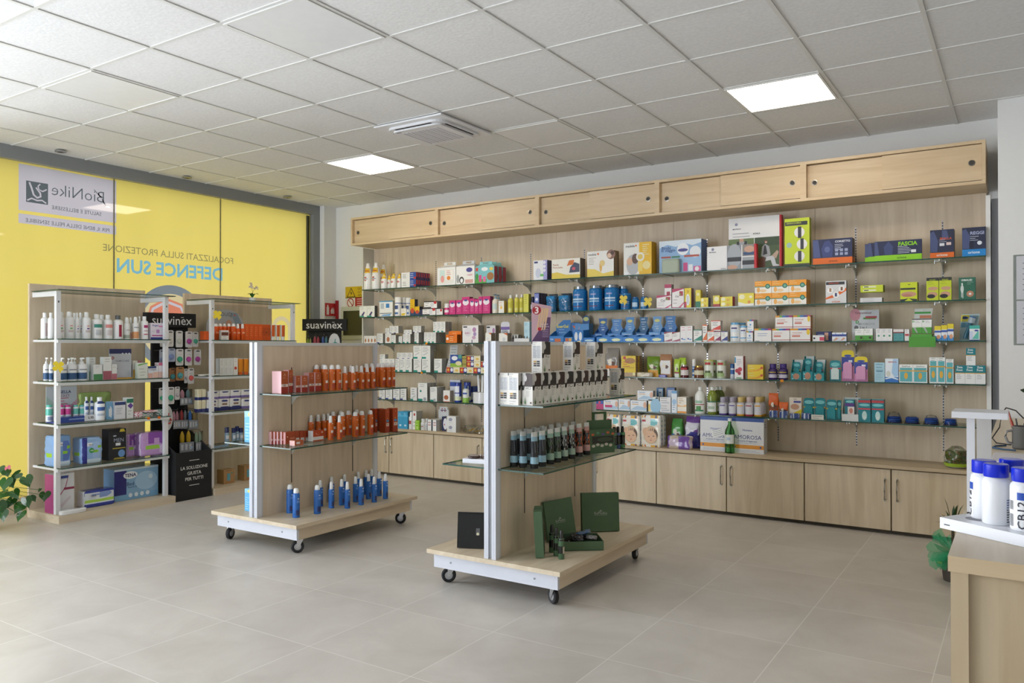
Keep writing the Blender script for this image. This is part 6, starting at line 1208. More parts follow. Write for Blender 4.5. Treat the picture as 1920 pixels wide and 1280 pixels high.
gw = lambda c: C('#e6e8e6', ('r', 0, 0, 1, .38, c), ('l', .2, .8, .8, .9, 2, '#9aa0a0'), side='#d0d4d0')
SX(A2, 167.5, 179, 669.5, gw('#5f9c6c'), 'tall white carton with green foot', 'carton', pa[1], d=.05, xf=-6.32)
SX(A2, 175.5, 192, 683.5, gw('#4f8f5c'), 'short white carton with green foot', 'carton', pa[1], d=.05)
SX(A2, 193.5, 209.3, 669, gw('#a8606e'), 'tall white carton with dusky pink foot', 'carton', pa[1], d=.05)
SX(A2, 209.8, 219.3, 683, gw('#b8707c'), 'short white carton with dusky pink foot', 'carton', pa[1], d=.05)
SX(A2, 204.5, 246.5, 654, lambda w, h, d: [('header_card', carton(w, h, .004, '#c9cdd6', (('r', 0, .84, 1, 1, '#2f3566'), ('t', 'D', .16, .7, .12, '#a32a38', .05), ('t', 'FILMOCARE', .6, .6, .6, '#7c8094'), ('t', 'GEL', .26, .38, .24, '#3a3f70', .03), ('c', .6, .84, .04, '#e6e8ec'), ('c', .76, .84, .04, '#e6e8ec'), ('c', .9, .84, .04, '#e6e8ec')))), ('tray', carton(w*.8, .012, .10, '#c9a04c', (), '#6a6f9c', '#5c6490'))], 'grey gel display card with red letter', 'display card', pa[1], d=.004, xf=-6.36)
SX(A2+.0125, 227, 246, 681, C('#e9e9f0', ('c', .6, .84, .2, '#a8384c'), ('l', .2, .5, .2, .7, 3, '#6a6a9c'), ('r', 0, .0, 1, .16, '#d8a83c'), side='#cfd0d8'), 'small white tooth gel carton', 'carton', pa[1], d=.03, n=2, xf=-6.375)
SX(A2, 249.5, 265.5, 676, C('#e6e4dc', ('r', 0, 0, .6, .5, '#c9a038'), ('r', .5, .8, 1, 1, '#c07c84'), side='#d2d0c8'), 'white and amber carton behind', 'carton', pa[1], d=.05, xf=-6.36)
SX(A2, 259, 277, 680, C('#e4e8e0', ('q', ((0, .8), (1, .95), (1, 1), (0, .9)), '#6fae5c'), ('l', .1, .9, .55, .6, 1, '#5c6470'), ('l', .2, .8, .2, .4, 2, '#b0b8b0'), side='#d4dccc'), 'pale carton with green swoosh', 'carton', pa[1], d=.05)
SX(A2, 277.5, 297, 686.5, C('#dfe2ea', ('r', 0, .82, .8, 1, '#34487c'), ('t', 'Collisan' if 0 else 'Collagen', .45, .7, .7, '#5c5f80'), ('r', 0, 0, .45, .4, '#e4b4a8'), ('r', .5, 0, 1, .5, '#eac4b4'), side='#d4d0d4'), 'low peach and white cream carton', 'carton', pa[1], d=.06)
SX(A2, 297.5, 315.5, 679.5, C('#e9e4e8', ('r', 0, .8, 1, 1, '#cf6488'), ('r', .0, 0, .6, .4, '#e8c0b4'), ('l', .6, .95, .1, .6, 4, '#a9a4ac'), side='#dcd0d4'), 'white carton with pink top band', 'carton', pa[1], d=.06)
# third glass
SX(A3, 86, 144.5, 724, lambda w, h, d: [('header_card', carton(w, h, .004, '#c3ccd6', (('q', ((0, .25), (.9, .25), (1, .6), (.6, .35), (.3, .5), (0, .75)), '#a8c4c0'), ('q', ((.7, .3), (1, .3), (1, .62), (.85, .5)), '#d0a0b8'), ('t', 'NUGELLA' if 0 else 'UGELLA', .56, .84, .5, '#36467c', .02), ('t', 'POCKET', .54, .73, .44, '#8c5c8c', .01), ('l', .3, .8, .5, .66, 3, '#c06a84')))), ('tray', (lambda m: (m.box(-w/2, w*.9, -.135, -.004, 0, .012, '#2c4594'), m.box(-w/2, w*.9, -.137, -.135, 0, .045, '#2f4a9c'), m.box(-w*.05, w*.5, -.1376, -.137, .02, .03, '#8fa4d4'), m.box(w*.46, w*.88, -.139, -.137, .002, .05, '#e6e9f0'), m.text('5,95', lambda u, v: (w*.67+u, -.1396, .026+v), .045, '#2a2c3c', bold=.02))[0])(MB()).mesh())], 'blue and grey intimate wash display with price tag', 'display stand', pa[2], d=.004, xf=-6.46, dy=0)
for i, (a, b, c, c2) in enumerate(((88, 101, '#5fc4b4', 'aqua'), (110, 122, '#d8489c', 'magenta'), (122.5, 135, '#d8489c', 'magenta'), (139, 149, '#6fc9bc', 'aqua'), (150, 160, '#6fc9bc', 'aqua'))):
    SX(A3, a, b, 757, B('jar', 'g:#e6eaf0', 'g:'+c, (.38, .76, 180, 'g:'+c), (.08, .3, 60, '#8f9cbc')), 'mini wash bottle with %s top in display, %s' % (c2, ORD[i]), 'bottle', pa[2], d=.035, xf=-6.38 if 0 else -6.39, base=None, gap=0) if 0 else SX(A3+.0125, a, b, 759, B('jar', 'g:#e6eaf0', 'g:'+c, (.38, .76, 180, 'g:'+c), (.08, .3, 60, '#8f9cbc')), 'mini wash bottle with %s top in display, %s,' % (c2, ORD[i]), 'bottle', pa[2], d=.035, xf=-6.40)
nb = ((.72, .95, 60, '#27407c'), (.42, .58, 50, '#3f66ac'), (.2, .3, 50, '#b9c4d4'))
SX(A3+.0125, 160.5, 168.5, 744, B('shampoo', 'g:#e9edf2', 'g:#e9edf2', *nb), 'white wash bottle with navy neck tag, left', 'bottle', pa[2], d=.04, xf=-6.37)
SX(A3+.0125, 170, 178, 744, B('shampoo', 'g:#e9edf2', 'g:#e9edf2', *nb), 'white wash bottle with navy neck tag, middle', 'bottle', pa[2], d=.04, xf=-6.37)
SX(A3, 181.5, 199.5, 744.5, B('shampoo', 'g:#eef1f5', 'g:#eef1f5', *nb), 'large white wash bottle with navy neck tag, front', 'bottle', pa[2], d=.06)
SX(A3, 151.5, 210, 735, lambda w, h, d: pack(w, h, d, lambda s, u, v: 'g:#a9c474' if v > .5 else 'g:#c4d09c', 17, n=4, crinkle=.008, us=60, vs_=20).mesh(), 'green wrapped multipack along the back', 'pack', pa[2], d=.06, xf=-6.475)
SX(A3, 199.5, 214, 752.5, lambda w, h, d: pack(w, h, d, lambda s, u, v: 'g:#e8eef4' if blob(u, v, .55, .4, .22, .3) else 'g:#7fb4dc', 12, n=4, top='pinch', crinkle=.004, us=44, vs_=18).mesh(), 'pale blue refill pouch', 'pouch', pa[2], d=.04, xf=-6.27)
SX(A3, 215, 235.3, 752, C('#e4e6ec', ('r', 0, .78, 1, .96, '#2c3f74'), ('l', .15, .85, .3, .6, 4, '#a0a6b4'), side='#c9ccd4'), 'white carton with navy top band', 'carton', pa[2], d=.06)
SX(A3, 237.5, 250, 745, C('#e9ecec', ('r', 0, .74, 1, .94, '#2f7c64'), ('q', ((.1, .6), (.6, .45), (1, .6), (.6, .74)), '#6a4ca0'), ('l', .2, .8, .2, .35, 2, '#a9b0b0'), side='#d8dad8'), 'tall white carton with green and violet marks', 'carton', pa[2], d=.06)
for i, (a, b, t, bs) in enumerate(((252, 270, 772, None), (260, 291, 773, 781.5), (272, 300, 769, 776), (296, 315, 767.5, None))):
    SX(A3+(.036 if i == 2 else 0), a, b, t, lambda w, h, d: pack(w, h, d, lambda s, u, v: 'g:#ece8ea' if (u*4+v*2) % 1 > .3 else ['g:#d86a84', 'g:#58a894', 'g:#d86a84', 'g:#58a894'][i], 30+i, n=3.4, crinkle=.003, us=40, vs_=8).mesh(), 'flat white cotton pad pack, %s of the loose heap' % ORD[i], 'pad pack', pa[2], d=.10, xf=-6.25-.03*(i % 2))
# nappies
def tena(c1, c2, c3):
    def f(s, u, v):
        if s == 'left': return 'g:#e4ecf4' if .42 < u < .55 else ('g:#9ccc3c' if .3 < u < .8 and .3 < v < .42 else c1)
        if s == 'front':
            if u < .26: return c2
            if blob(u, v, .42, .72, .17, .07): return 'g:#eef2f6'
            if blob(u, v, .8, .62, .14, .05) or blob(u, v, .66, .45, .14, .05): return 'g:#8fc93c'
            if blob(u, v, .7, .5, .22, .36): return c3
            if v < .16 and .35 < u < .9: return 'g:#cfe0ee'
            return c1
        return c1
    return f
def tpack(w, h, d, fnp, txt, tc, u=.42, v=.72, seed=3):
    mb = pack(w, h, d, fnp, seed, n=7, crinkle=.005, us=76, vs_=30)
    mb.text(txt, lambda a, b: ((u-.5)*w+a, -d/2-.0045, v*h+b), w*.22, tc, bold=.02)
    return mb.mesh()
SX(A4, 101.5, 134.5, 817, lambda w, h, d: tpack(w, h, d, tena('g:#86aee0', 'g:#3a3f94', 'g:#5f7cc4'), 'TENA', '#2a3064'), 'large blue incontinence pants pack, left', 'pants pack', pa[3], d=.17, xf=-6.27)
SX(A4, 153, 193, 820, lambda w, h, d: [('pack', tpack(w, h, d, tena('g:#94b8e4', 'g:#34398c', 'g:#a4c2e8'), 'TENA', '#2a3064', seed=8)), ('discount_sticker', MB().disc(lambda a, b: (-w*.05+a, -d/2-.006, h*.5+b), w*.12, '#2f8f4c', 22).text('-10%', lambda a, b: (-w*.05+a, -d/2-.007, h*.5+b), w*.17, '#e8f4e8', bold=.02).mesh())], 'large blue incontinence pants pack, right', 'pants pack', pa[3], d=.15, xf=-6.24)
SX(A4, 203.5, 236.5, 804, C('#1d2028', ('q', ((.62, .9), (.95, .9), (.88, .99), (.68, .99)), '#d8c43c'), ('t', 'MEN', .58, .64, .56, '#a8b4c8', .0), ('e', .35, .78, .1, .02, '#c9d4dc'), ('r', .4, .46, .68, .55, '#dfe4e8'), ('r', .22, .36, .96, .39, '#b8a838'), ('e', .74, .2, .2, .12, '#6a94c8'), ('q', ((.25, .02), (.95, .02), (.85, .07), (.35, .07)), '#a8983c'), side='#15171d', left='#1a1d26'), 'tall black and yellow men pads carton', 'carton', pa[3], d=.10)
vp = lambda s, u, v: ('g:#8a50a8' if s == 'front' and v > .62+.15*math.sin(u*14) and u > .3 else 'g:#9ccc4c' if s == 'front' and .28 < v < .42 and .2 < u < .62 else 'g:#e6dcf0' if s == 'front' and blob(u, v, .4, .78, .12, .07) else 'g:#d8c0e0' if s == 'front' and blob(u, v, .85, .25, .15, .2) else 'g:#c49cd4' if s != 'left' else ('g:#e0d0e8' if .4 < u < .48 or .85 < u < .93 else 'g:#a880c0'))
SX(A4, 263, 313, 810, lambda w, h, d: pack(w, h, d, vp, 7, n=6, crinkle=.006, us=84, vs_=30).mesh(), 'large violet pads pack at right end', 'pads pack', pa[3], d=.14)
SX(A4, 238.5, 254.5, 814, lambda w, h, d: pack(w, h, d, vp, 5, n=6, crinkle=.005, us=64, vs_=24).mesh(), 'violet pads pack behind the black carton', 'pads pack', pa[3], d=.10, xf=-6.34)
# base
SX(A5, 100, 139.5, 888, lambda w, h, d: carton(w, h, d, 'g:#dedfe2', (('q', ((.70, .95), (.73, .95), (.60, .66), (.24, .38), (.10, .12), (.07, .12), (.2, .4), (.56, .66)), '#a23a68'), ('r', .5, .58, 1, .64, '#8c2f50'), ('q', ((0, .22), (.03, .22), (.08, .05), (.3, 0), (0, 0)), '#9c2f62'), ('r', .35, .88, .7, .95, '#2c4590'), ('l', .05, .3, .5, .7, 4, '#b08090'), ('q', ((.3, .2), (.8, .42), (.85, .36), (.38, .12)), '#cfc4cc')), 'g:#a23a78', 'g:#d8d8dc', left='g:#a8407c'), 'tall white and magenta bed pad pack', 'bed pad pack', pa[4], d=.13, xf=-6.255)
SX(A5, 84, 99, 884, lambda w, h, d: MB().box(-w*.12, w*.12, -.001, .0, 0.02, h*.98, 'g:#e6e0e6').mesh(), 'white strip on side of magenta bed pad pack', 'strip', '', d=0) if 0 else None
SX(A5, 156, 217, 918, lambda w, h, d: (lambda mb: (mb.text('TENA', lambda a, b: (-w*.2+a, -d/2-.0045, h*.7+b), w*.18, '#2a3064', bold=.02), mb)[1])(pack(w, h, d, lambda s, u, v: ('g:#e4ecf2' if s == 'left' else 'g:#3444a0' if s == 'front' and (v < .22 or v > .88 or u < .04 or u > .95) else 'g:#b4dc5c' if s == 'front' and .28 < v < .46 else 'g:#8fa8e0' if s == 'front' and blob(u, v, .62, .75, .25, .2) else 'g:#dfe8f2' if s == 'front' else 'g:#3c4ca4'), 14, n=7, crinkle=.003, us=84, vs_=24)).mesh(), 'low blue and white pads pack with green band', 'pads pack', pa[4], d=.12, xf=-6.255)
SX(A5, 213.5, 297, 876, lambda w, h, d: (lambda m: m)(carton(w, h, d, 'g:#8fb9dc', (('r', 0, 0, .27, 1, 'g:#2f2f7c'), ('e', .36, .78, .16, .12, '#eef2f6'), ('t', 'TENA', .36, .78, .26, '#2a3064', .03), ('t', 'Bed', .36, .5, .16, '#2a3a70', .01), ('t', 'Secure Zone', .44, .4, .28, '#2a3a70'), ('e', .72, .55, .26, .3, '#a9cce6'), ('c', .82, .66, .05, '#d8e6f0'), ('r', 0, 0, 1, .18, 'g:#7fb0d8'), *[('c', .36+.13*i, .14, .045, '#dfeaf4') for i in range(4)], ('r', 0, .94, 1, 1, 'g:#cfe0ee')), 'g:#79a4cc', 'g:#a9cce4', left='g:#84aed6')), 'big pale blue bed pad pack at right', 'bed pad pack', pa[4], d=.16, xf=-6.31)
SX(A5, 115, 165, 955, lambda w, h, d: pack(w, .03, d, lambda s, u, v: 'g:#eceded', 19, n=3, crinkle=.006, us=50, vs_=8).mesh(), 'flat white wrapped sachet lying at front edge', 'sachet', pa[4], d=.06, xf=-6.185)
p = on_x(108.5, 686.5, -6.20); place('paper_clover', CLOVER, (-6.195, p[1], p[2]-.0), (0, 0, R(70)), 'yellow four-leaf clover cut-out fixed to the left unit post', 'decoration')
p = on_x(407, 590, -6.20); place('paper_clover', CLOVER, (-6.195, p[1], p[2]), (0, 0, R(70)), 'yellow four-leaf clover cut-out on second unit round card', 'decoration')
# second unit
pbk = ['on upper glass, second unit', 'on second glass, second unit', 'on third glass, second unit', 'on lowest glass, second unit', 'on base of second unit']
def halfcard(w, h, d):
    m = MB(); P = [(-w/2, 0), (w/2, 0)]+[(w/2*math.cos(math.pi*k/20), h*.45+h*.55*math.sin(math.pi*k/20)) for k in range(21)]
    m.prism(P, lambda u, v, t: (u, .002-t, v), .004, '#b9bcc0')
    m.face([(w*.12, -.0026, h*.9), (w*.3, -.0026, h*.9), (w*.48, -.0026, h*.45), (w*.48, -.0026, h*.1), (w*.35, -.0026, h*.3), (w*.2, -.0026, h*.7)], '#8fa4b4')
    m.disc(lambda a, b: (w*.08+a, -.0028, h*.55+b), w*.08, '#d2a48c', 18)
    m.text('DUCRAY' if 0 else 'ROUGJ', lambda a, b: (-w*.02+a, -.003, h*.82+b), w*.36, '#5a5c60', bold=.005)
    m.box(w*.2, w*.28, -.003, -.0026, h*.815, h*.83, '#d0503c'); m.box(w*.232, w*.248, -.003, -.0026, h*.78, h*.865, '#d0503c')
    m.text('doposole', lambda a, b: (-w*.2+a, -.003, h*.5+b), w*.4, '#c4644c')
    return m.mesh()
SX(A1, 387, 458, 580, halfcard, 'round-topped grey sun care card', 'display card', pbk[0], d=.004, xf=-6.50)
SX(A1, 382.6, 396, 621, C('#dc5a14', ('r', .3, .1, .35, .9, '#c04a0c'), side='#c8500f'), 'low orange sun carton at left end', 'carton', pbk[0], d=.06)
for i, (a, b) in enumerate(((402.5, 411.5), (410.5, 419), (419, 426.5), (427.5, 435), (435.5, 444))):
    SX(A1, a, b, 606.5, B('aerosol', 'g:#dd5614', 'g:#f0efee', (.4, .5, 40, '#e8a070')), 'orange sun bottle with white cap, %s' % ORD[i], 'bottle', pbk[0], d=.035, xf=-6.31 if i < 4 else -6.26)
SX(A1, 414.5, 429, 619, C('#e9e6e4', ('r', .05, .45, .95, .8, '#6a3a2c'), ('l', .2, .8, .1, .35, 2, '#b0a8a4'), side='#d8d4d0'), 'small white and brown sun carton', 'carton', pbk[0], d=.03, xf=-6.235)
for i, (a, b) in enumerate(((444.5, 452), (453, 461))):
    SX(A1, a, b, 607, B('mist', 'g:#dd5614', 'g:#f0efee', (.4, .5, 40, '#e8a070')), 'orange sun spray bottle, %s' % ['left', 'right'][i], 'bottle', pbk[0], d=.04)
SX(A1, 458.5, 492, 607.5, C('#dc5814', ('r', .1, .05, .2, .95, '#c44c10'), ('l', .3, .8, .3, .8, 5, '#ea8c50'), side='#c44e10', top='#e06a24'), 'tall orange sun carton', 'carton', pbk[0], d=.05, n=4, nd=2)
SX(A1, 492, 507.5, 608.5, C('#c8500f', ('r', 0, .45, 1, .55, '#3a2a20'), ('r', .1, .3, .9, .8, '#b0480e'), side='#a8440c'), 'dark orange sun carton with black line', 'carton', pbk[0], d=.05, n=2)
tub_ = lambda w, h, d: (lambda m, c: [('tube', m.mesh()), ('cap', c.mesh())])(MB().lathe([(w*.42, h*.2), (w*.46, h*.25), (w*.5, h*.98), (w*.5, h)], lambda z, a: '#d8601c' if h*.25 < z < h*.55 or (abs(a) < 40 and h*.5 < z < h*.7) else 'g:#e8e8e6', 16, sy=.6), MB().lathe([(w*.4, 0), (w*.4, h*.2), (w*.38, h*.2)], 'g:#efefed', 14, sy=.7))
SX(A1, 508.5, 536.5, 609, tub_, 'white and orange sun tube', 'tube', pbk[0], d=.035, n=3, sq=.9)
def dish(w, h, d): return MB().lathe([(w*.42, 0), (w*.5, h*.4), (w*.46, h), (0, h)], 'g:#ecebe6', 20, sy=1).mesh()
for i, (a, b, t) in enumerate(((375, 390, 699), (383, 398, 695), (402, 420, 693.5), (414, 430, 698))):
    SX(A2, a, b, t, lambda w, h, d: MB().lathe([(w*.42, 0), (w*.5, .006), (w*.46, .013), (0, .013)], 'g:#ecebe6', 20, sy=.8).mesh(), 'flat round white soap packet, %s' % ORD[i], 'soap packet', pbk[1], d=.05, xf=-6.27-.07*(i % 2))
SX(A2, 412, 437, 671.5, C('#dcdedd', ('l', .2, .8, .2, .8, 5, '#b4b8b8'), side='#c9cbc9'), 'grey-white capsule carton', 'carton', pbk[1], d=.06, n=3, st=2)
SX(A2, 437.5, 446, 671, C('#e6e4e0', ('c', .5, .4, .3, '#c84a38'), ('l', .2, .8, .8, .9, 2, '#a0a4a4'), side='#d4d2cf'), 'white carton with red disc', 'carton', pbk[1], d=.06)
SX(A2, 447.3, 468.5, 672, lambda w, h, d: (lambda m, c: [('tube', m.mesh()), ('cap', c.mesh())])(MB().lathe([(w*.46, h*.16), (w*.48, h*.2), (w*.5, h*.98), (w*.5, h)], lambda z, a: ('#ece4d8' if abs(a) < 34 and h*.25 < z < h*.55 else 'g:#e8e6e2' if z > h*.8 else 'g:#e08a1c'), 18, sy=.6), MB().lathe([(w*.4, 0), (w*.4, h*.16), (w*.38, h*.16)], 'g:#d8601c', 14, sy=.7)), 'orange and white sun cream tube', 'tube', pbk[1], d=.035, n=2, sq=.92)
wp = lambda s, u, v: 'g:#2a3470' if v < .26+.1*math.sin(u*3.1) else ('g:#34407c' if s == 'front' and blob(u, v, .5, .8, .3, .08) else 'g:#8c7468' if s == 'front' and (blob(u, v, .42, .55, .06, .1) or blob(u, v, .62, .52, .06, .1)) else 'g:#e6e6e6')
wp2 = lambda s, u, v: 'g:#7a6cac' if v < .26 else ('g:#34407c' if s == 'front' and blob(u, v, .5, .8, .3, .08) else 'g:#e6e6ea')
SX(A3, 371, 387, 750, lambda w, h, d: pack(w, h, d, lambda s, u, v: 'g:#d8d2b4' if v > .25 else 'g:#2a3470', 41, crinkle=.003, us=36, vs_=14).mesh(), 'cream and navy wipes pack, lower pair', 'wipes pack', pbk[2], d=.06, n=2, st=1)
SX(A3, 371, 387, 729.5, lambda w, h, d: pack(w, h, d, lambda s, u, v: 'g:#d8d2b4' if v > .25 else 'g:#2a3470', 42, crinkle=.003, us=36, vs_=14).mesh(), 'cream and navy wipes pack, upper pair', 'wipes pack', pbk[2], d=.06, n=2, base=750)
SX(A3, 388, 453, 747, lambda w, h, d: pack(w, h, d, wp, 43, n=5, crinkle=.003, us=48, vs_=18).mesh(), 'white and navy wipes pack in lower row', 'wipes pack', pbk[2], d=.07, n=3)
SX(A3, 453.5, 472, 747, lambda w, h, d: pack(w, h, d, wp2, 44, n=5, crinkle=.003, us=48, vs_=18).mesh(), 'white and lilac wipes pack in lower row', 'wipes pack', pbk[2], d=.07)
SX(A3, 391, 472, 731, lambda w, h, d: pack(w, h, d, wp2, 45, n=5, crinkle=.004, us=44, vs_=14).mesh(), 'white wipes pack in upper row', 'wipes pack', pbk[2], d=.06, n=4, base=746.8)
db = B('capcan', 'g:#9ab4cc', 'g:#1f2f6c', (.35, .55, 60, '#e0e6ee'))
for i, (a, b, t) in enumerate(((424, 431, 801), (437, 443.5, 802), (443.5, 449.8, 799), (450.8, 457.5, 802))):
    SX(A4, a, b, t, db, 'slim pale blue deodorant with navy cap, %s' % ORD[i], 'bottle', pbk[3], d=.035, xf=-6.30 if i != 2 else -6.36)
for i, (a, b) in enumerate(((400, 414), (416, 428))):
    SX(A4, a, b, 836, lambda w, h, d: carton(w, .008, d, '#8fb0d0', (), '#c9d4dc', '#7fa0c4'), 'flat blue sachet lying on glass, %s' % ['left', 'right'][i], 'sachet', pbk[3], d=.07, xf=-6.23)
for i, (a, b, t) in enumerate(((419.5, 440, 880), (458, 474, 872))):
    SX(A5, a, b, t, lambda w, h, d: (lambda m: (deco(m, w, h, -d/2, (('e', .5, .5, .14, .28, '#4f9cb4') if 0 else ('r', .3, .22, .6, .72, '#5a9cb4'), ('c', .75, .75, .07, '#3f9c8c'), ('l', .2, .8, .85, .92, 1, '#5a4028'), ('r', .1, .0, .9, .14, '#a87c50'))), m.box(-w*.18, w*.06, -d/2-.004, -d/2-.001, h*.22, h*.7, 'g:#6ab0c4'), m)[2])(MB().box(-w/2, w/2, -d/2, d/2, 0, h, '#b08a5c')).mesh(), 'kraft box with blue bottle window, %s' % ['left', 'half hidden by trolley'][i], 'box', pbk[4], d=.10, xf=-6.27)
# orchid on top
def orchid():
    p = MB().lathe([(.026, 0), (.034, .045), (.031, .045), (.029, .04), (0, .04)], 'g:#dfe2e2', 18)
    l = MB()
    for a, ln in ((20, .06), (150, .055), (260, .05), (80, .045)):
        c, s = math.cos(R(a)), math.sin(R(a)); P = []
        for k in range(6):
            t = k/5; w_ = .018*math.sin(math.pi*min(.98, t*.9+.08)); x = c*ln*t; y = s*ln*t; z = .045+.045*math.sin(t*2.2)
            P.append(((x-s*w_, y+c*w_, z), (x+s*w_, y-c*w_, z), (x, y, z-.004)))
        for k in range(5):
            l.face([P[k][0], P[k][2], P[k+1][2], P[k+1][0]], 'g:#2f6a2c', True); l.face([P[k][2], P[k][1], P[k+1][1], P[k+1][2]], 'g:#2f6a2c', True)
    s = MB(); s.tube([(0, 0, .04), (.004, 0, .10), (-.008, .004, .15), (-.014, .005, .185)], .0016, 'm:#6a6a3c', 6)
    s.tube([(.002, 0, .09), (.016, .01, .13), (.034, .02, .15)], .0014, 'm:#6a6a3c', 6)
    f = MB(); rnd = random.Random(5)
    for x, y, z in ((-.014, .005, .185), (-.008, .006, .165), (-.024, .01, .155), (.0, .0, .145), (.034, .02, .15), (.024, .014, .14), (.044, .02, .14)):
        for k in range(5):
            a = 2*math.pi*k/5+rnd.random(); cx, cz = x+.008*math.cos(a), z+.008*math.sin(a)
            f.face([(cx+.006*math.cos(t*math.pi/4), y-.004+.003*math.sin(t+a), cz+.006*math.sin(t*math.pi/4)) for t in range(8)], 'm:#cdbfb0')
    return [('pot', p.mesh()), ('leaves', l.mesh()), ('stem', s.mesh()), ('flowers', f.mesh())]
place('orchid', orchid(), (-6.44, 5.14, 1.8), R(40), 'tiny potted orchid standing on top of the second shelf unit', 'plant')

# ================================================================== BLACK HANGING-PACK STANDS
def stand(loc, rz, lab, body, header, hz=(1.535, 1.665)):
    r_ = root('floor_display', loc, lab, 'display stand', rz)
    w = .36
    link('back_board', MB().box(-w/2, w/2, .16, .185, 0, 1.535, 'm:#17181b').mesh(), r_)
    h_ = MB(); h_.box(-.245, .245, .13, .20, hz[0], hz[1], 'm:#15161a')
    h_.text('suavinex', lambda a, b: (a, .1285, (hz[0]+hz[1])/2-.004+b), .40, '#e6e6e8', bold=.004)
    h_.box(.088, .116, .1284, .1286, (hz[0]+hz[1])/2+.026, (hz[0]+hz[1])/2+.030, '#e6e6e8')
    link('header_sign', h_.mesh(), r_)
    if body:
        b = MB(); y0 = -.20
        b.box(-w/2, w/2, y0, y0+.012, 0, .425, 'm:#17181b'); b.box(-w/2, w/2, y0+.012, .16, 0, .02, 'm:#17181b')
        for x in (-w/2, w/2-.012): b.prism([(y0+.012, 0), (.16, 0), (.16, .58), (.12, .58), (y0+.012, .425)], lambda u, v, t, x=x: (x+t, u, v), .012, 'm:#1b1c20')
        for t, z, ww in (('LA SOLUZIONE', .285, .27), ('GIUSTA', .235, .14), ('PER TUTTI', .185, .18)):
            b.text(t, lambda a, c, z=z: (a, y0-.001, z+c), ww, '#dcdcda', bold=.012)
        for z in (.345, .125): b.box(-.05, .05, y0-.001, y0, z, z+.005, '#dcdcda')
        link('bottom_bin', b.mesh(), r_)
    return r_
st1 = stand((-6.40, 4.322, 0), R(90), 'black hanging-pack display stand between the two window shelf units', True, True)
st2 = stand((-6.44, 6.06, 0), R(33), 'black hanging-pack display stand beyond the trolleys in back corner', True, True)
hook = MB().tube([(0, .16, 0), (0, -.0, -.0), (0, -.01, .012)], .0022, 's:#b9bcc0', 6).mesh()
def softcard(w, h, card, c, icon=True):
    """hanging card with soother bubble"""
    m = MB(); P = [(u, v) for u, v in [(x*w/ .524*1.0, y) for x, y in rsq(.262, .07)]]
    P = [(u*.5/.5, v) for u, v in P]
    pts = [(x/.262*w/2, y/.262*h/2) for x, y in rsq(.262, .07)]
    m.prism(pts, lambda u, v, t: (u, t, v-h/2), .002, card)
    m.box(-w*.2, w*.3, -.0006, 0, -h*.14, -h*.08, 'm:#2a2b2e')
    for x in (-.12, .12): m.disc(lambda a, b: (x*w+a, -.0006, -h*.34+b), w*.03, '#3a3a3e', 8)
    b = MB(); b.lathe([(w*.34, 0), (w*.3, .012), (0, .016)], c, 16, cap=False); b.v = [(x, -z, y-h*.62) for x, y, z in b.v]
    k = MB(); k.box(-w*.32, w*.32, -.006, -.001, -h*.68, -h*.6, c); k.tube([(w*.14*math.cos(t*.7), -.014, -h*.74+w*.14*math.sin(t*.7)) for t in range(9)], .003, c, 6)
    return [('card', m.mesh()), ('soother', b.mesh()), ('handle_ring', k.mesh())]
def hang(px0, px1, py0, py1, fn, desc, xf=-6.44, rows=1):
    a = on_x(px0, py0, xf); b = on_x(px1, py1, xf); w = b[1]-a[1]; h = a[2]-b[2]
    pr_ = fn(w, h)
    for k in range(rows):
        lab = desc + ' on the black stand' + ('' if rows == 1 else ', front' if k == 0 else ', %s back' % ORD[k])
        place('hanging_pack', pr_, (xf-.022*k, (a[1]+b[1])/2+.012*k, a[2]), R(90), lab, 'hanging pack')
    link('hook', hook, st1, ((a[1]+b[1])/2-4.322, -.006+(-6.40-xf) if 0 else -(xf+6.40)+.0, a[2]-.008))
sf = lambda card, c: (lambda w, h: softcard(w, h, card, c))
WC = '#d9d9da'
hang(300, 311, 619, 650, sf('#c9cacc', 'g:#c0c4c6'), 'pale soother card, first in top row')
hang(313, 325.5, 619, 650, sf(WC, 'g:#d0d0c8'), 'white soother card, second in top row', rows=2)
hang(330, 342.7, 620, 651, sf(WC, 'g:#ccd0c8'), 'white soother card, third in top row', rows=2)
hang(348, 360.6, 621, 651, sf(WC, 'g:#b84aa0'), 'white card with magenta soother, top row', rows=2)
hang(361, 372, 622, 650, sf(WC, 'g:#4fae94'), 'white card with green soother, end of top row')
hang(299, 308, 655, 684, sf('#a8b0c4', 'g:#8c9cc0'), 'lilac-grey soother card, first in second row')
hang(314, 328.6, 653, 678, sf('#a9b4cc', 'g:#7f90c0'), 'blue-grey soother card, second row', xf=-6.42)
hang(330, 344, 654, 685, sf(WC, 'g:#3fae8c'), 'white card with green soother, second row', rows=2)
hang(347, 360, 654, 685, sf(WC, 'g:#b84aa0'), 'white card with magenta soother, second row', rows=2)
hang(364, 377, 655, 684, sf(WC, 'g:#b04a9c'), 'white card with magenta soother at second row end', rows=2)
hang(317, 329.5, 690, 715, sf('#8c6444', 'g:#3f8c94'), 'brown kraft soother card, left')
hang(330, 345, 688, 713, sf('#a87c50', 'g:#4f9ca4'), 'brown kraft soother card, right', xf=-6.42)
hang(345.5, 351.5, 691, 718, sf('#c4c6ca', 'g:#9aa4b0'), 'narrow grey card in third row')
hang(352, 364, 690, 719, sf(WC, 'g:#d8605c'), 'white card with red soother, third row')
hang(298, 308, 727, 757, sf(WC, 'g:#3fa888'), 'white card with green soother, fourth row left')
hang(313, 327, 726, 757, sf(WC, 'g:#3fae8c'), 'white card with green soother, fourth row', rows=2)
hang(328, 337, 725, 749, sf(WC, 'g:#c9c4cc'), 'white card with violet specks, fourth row', xf=-6.45)
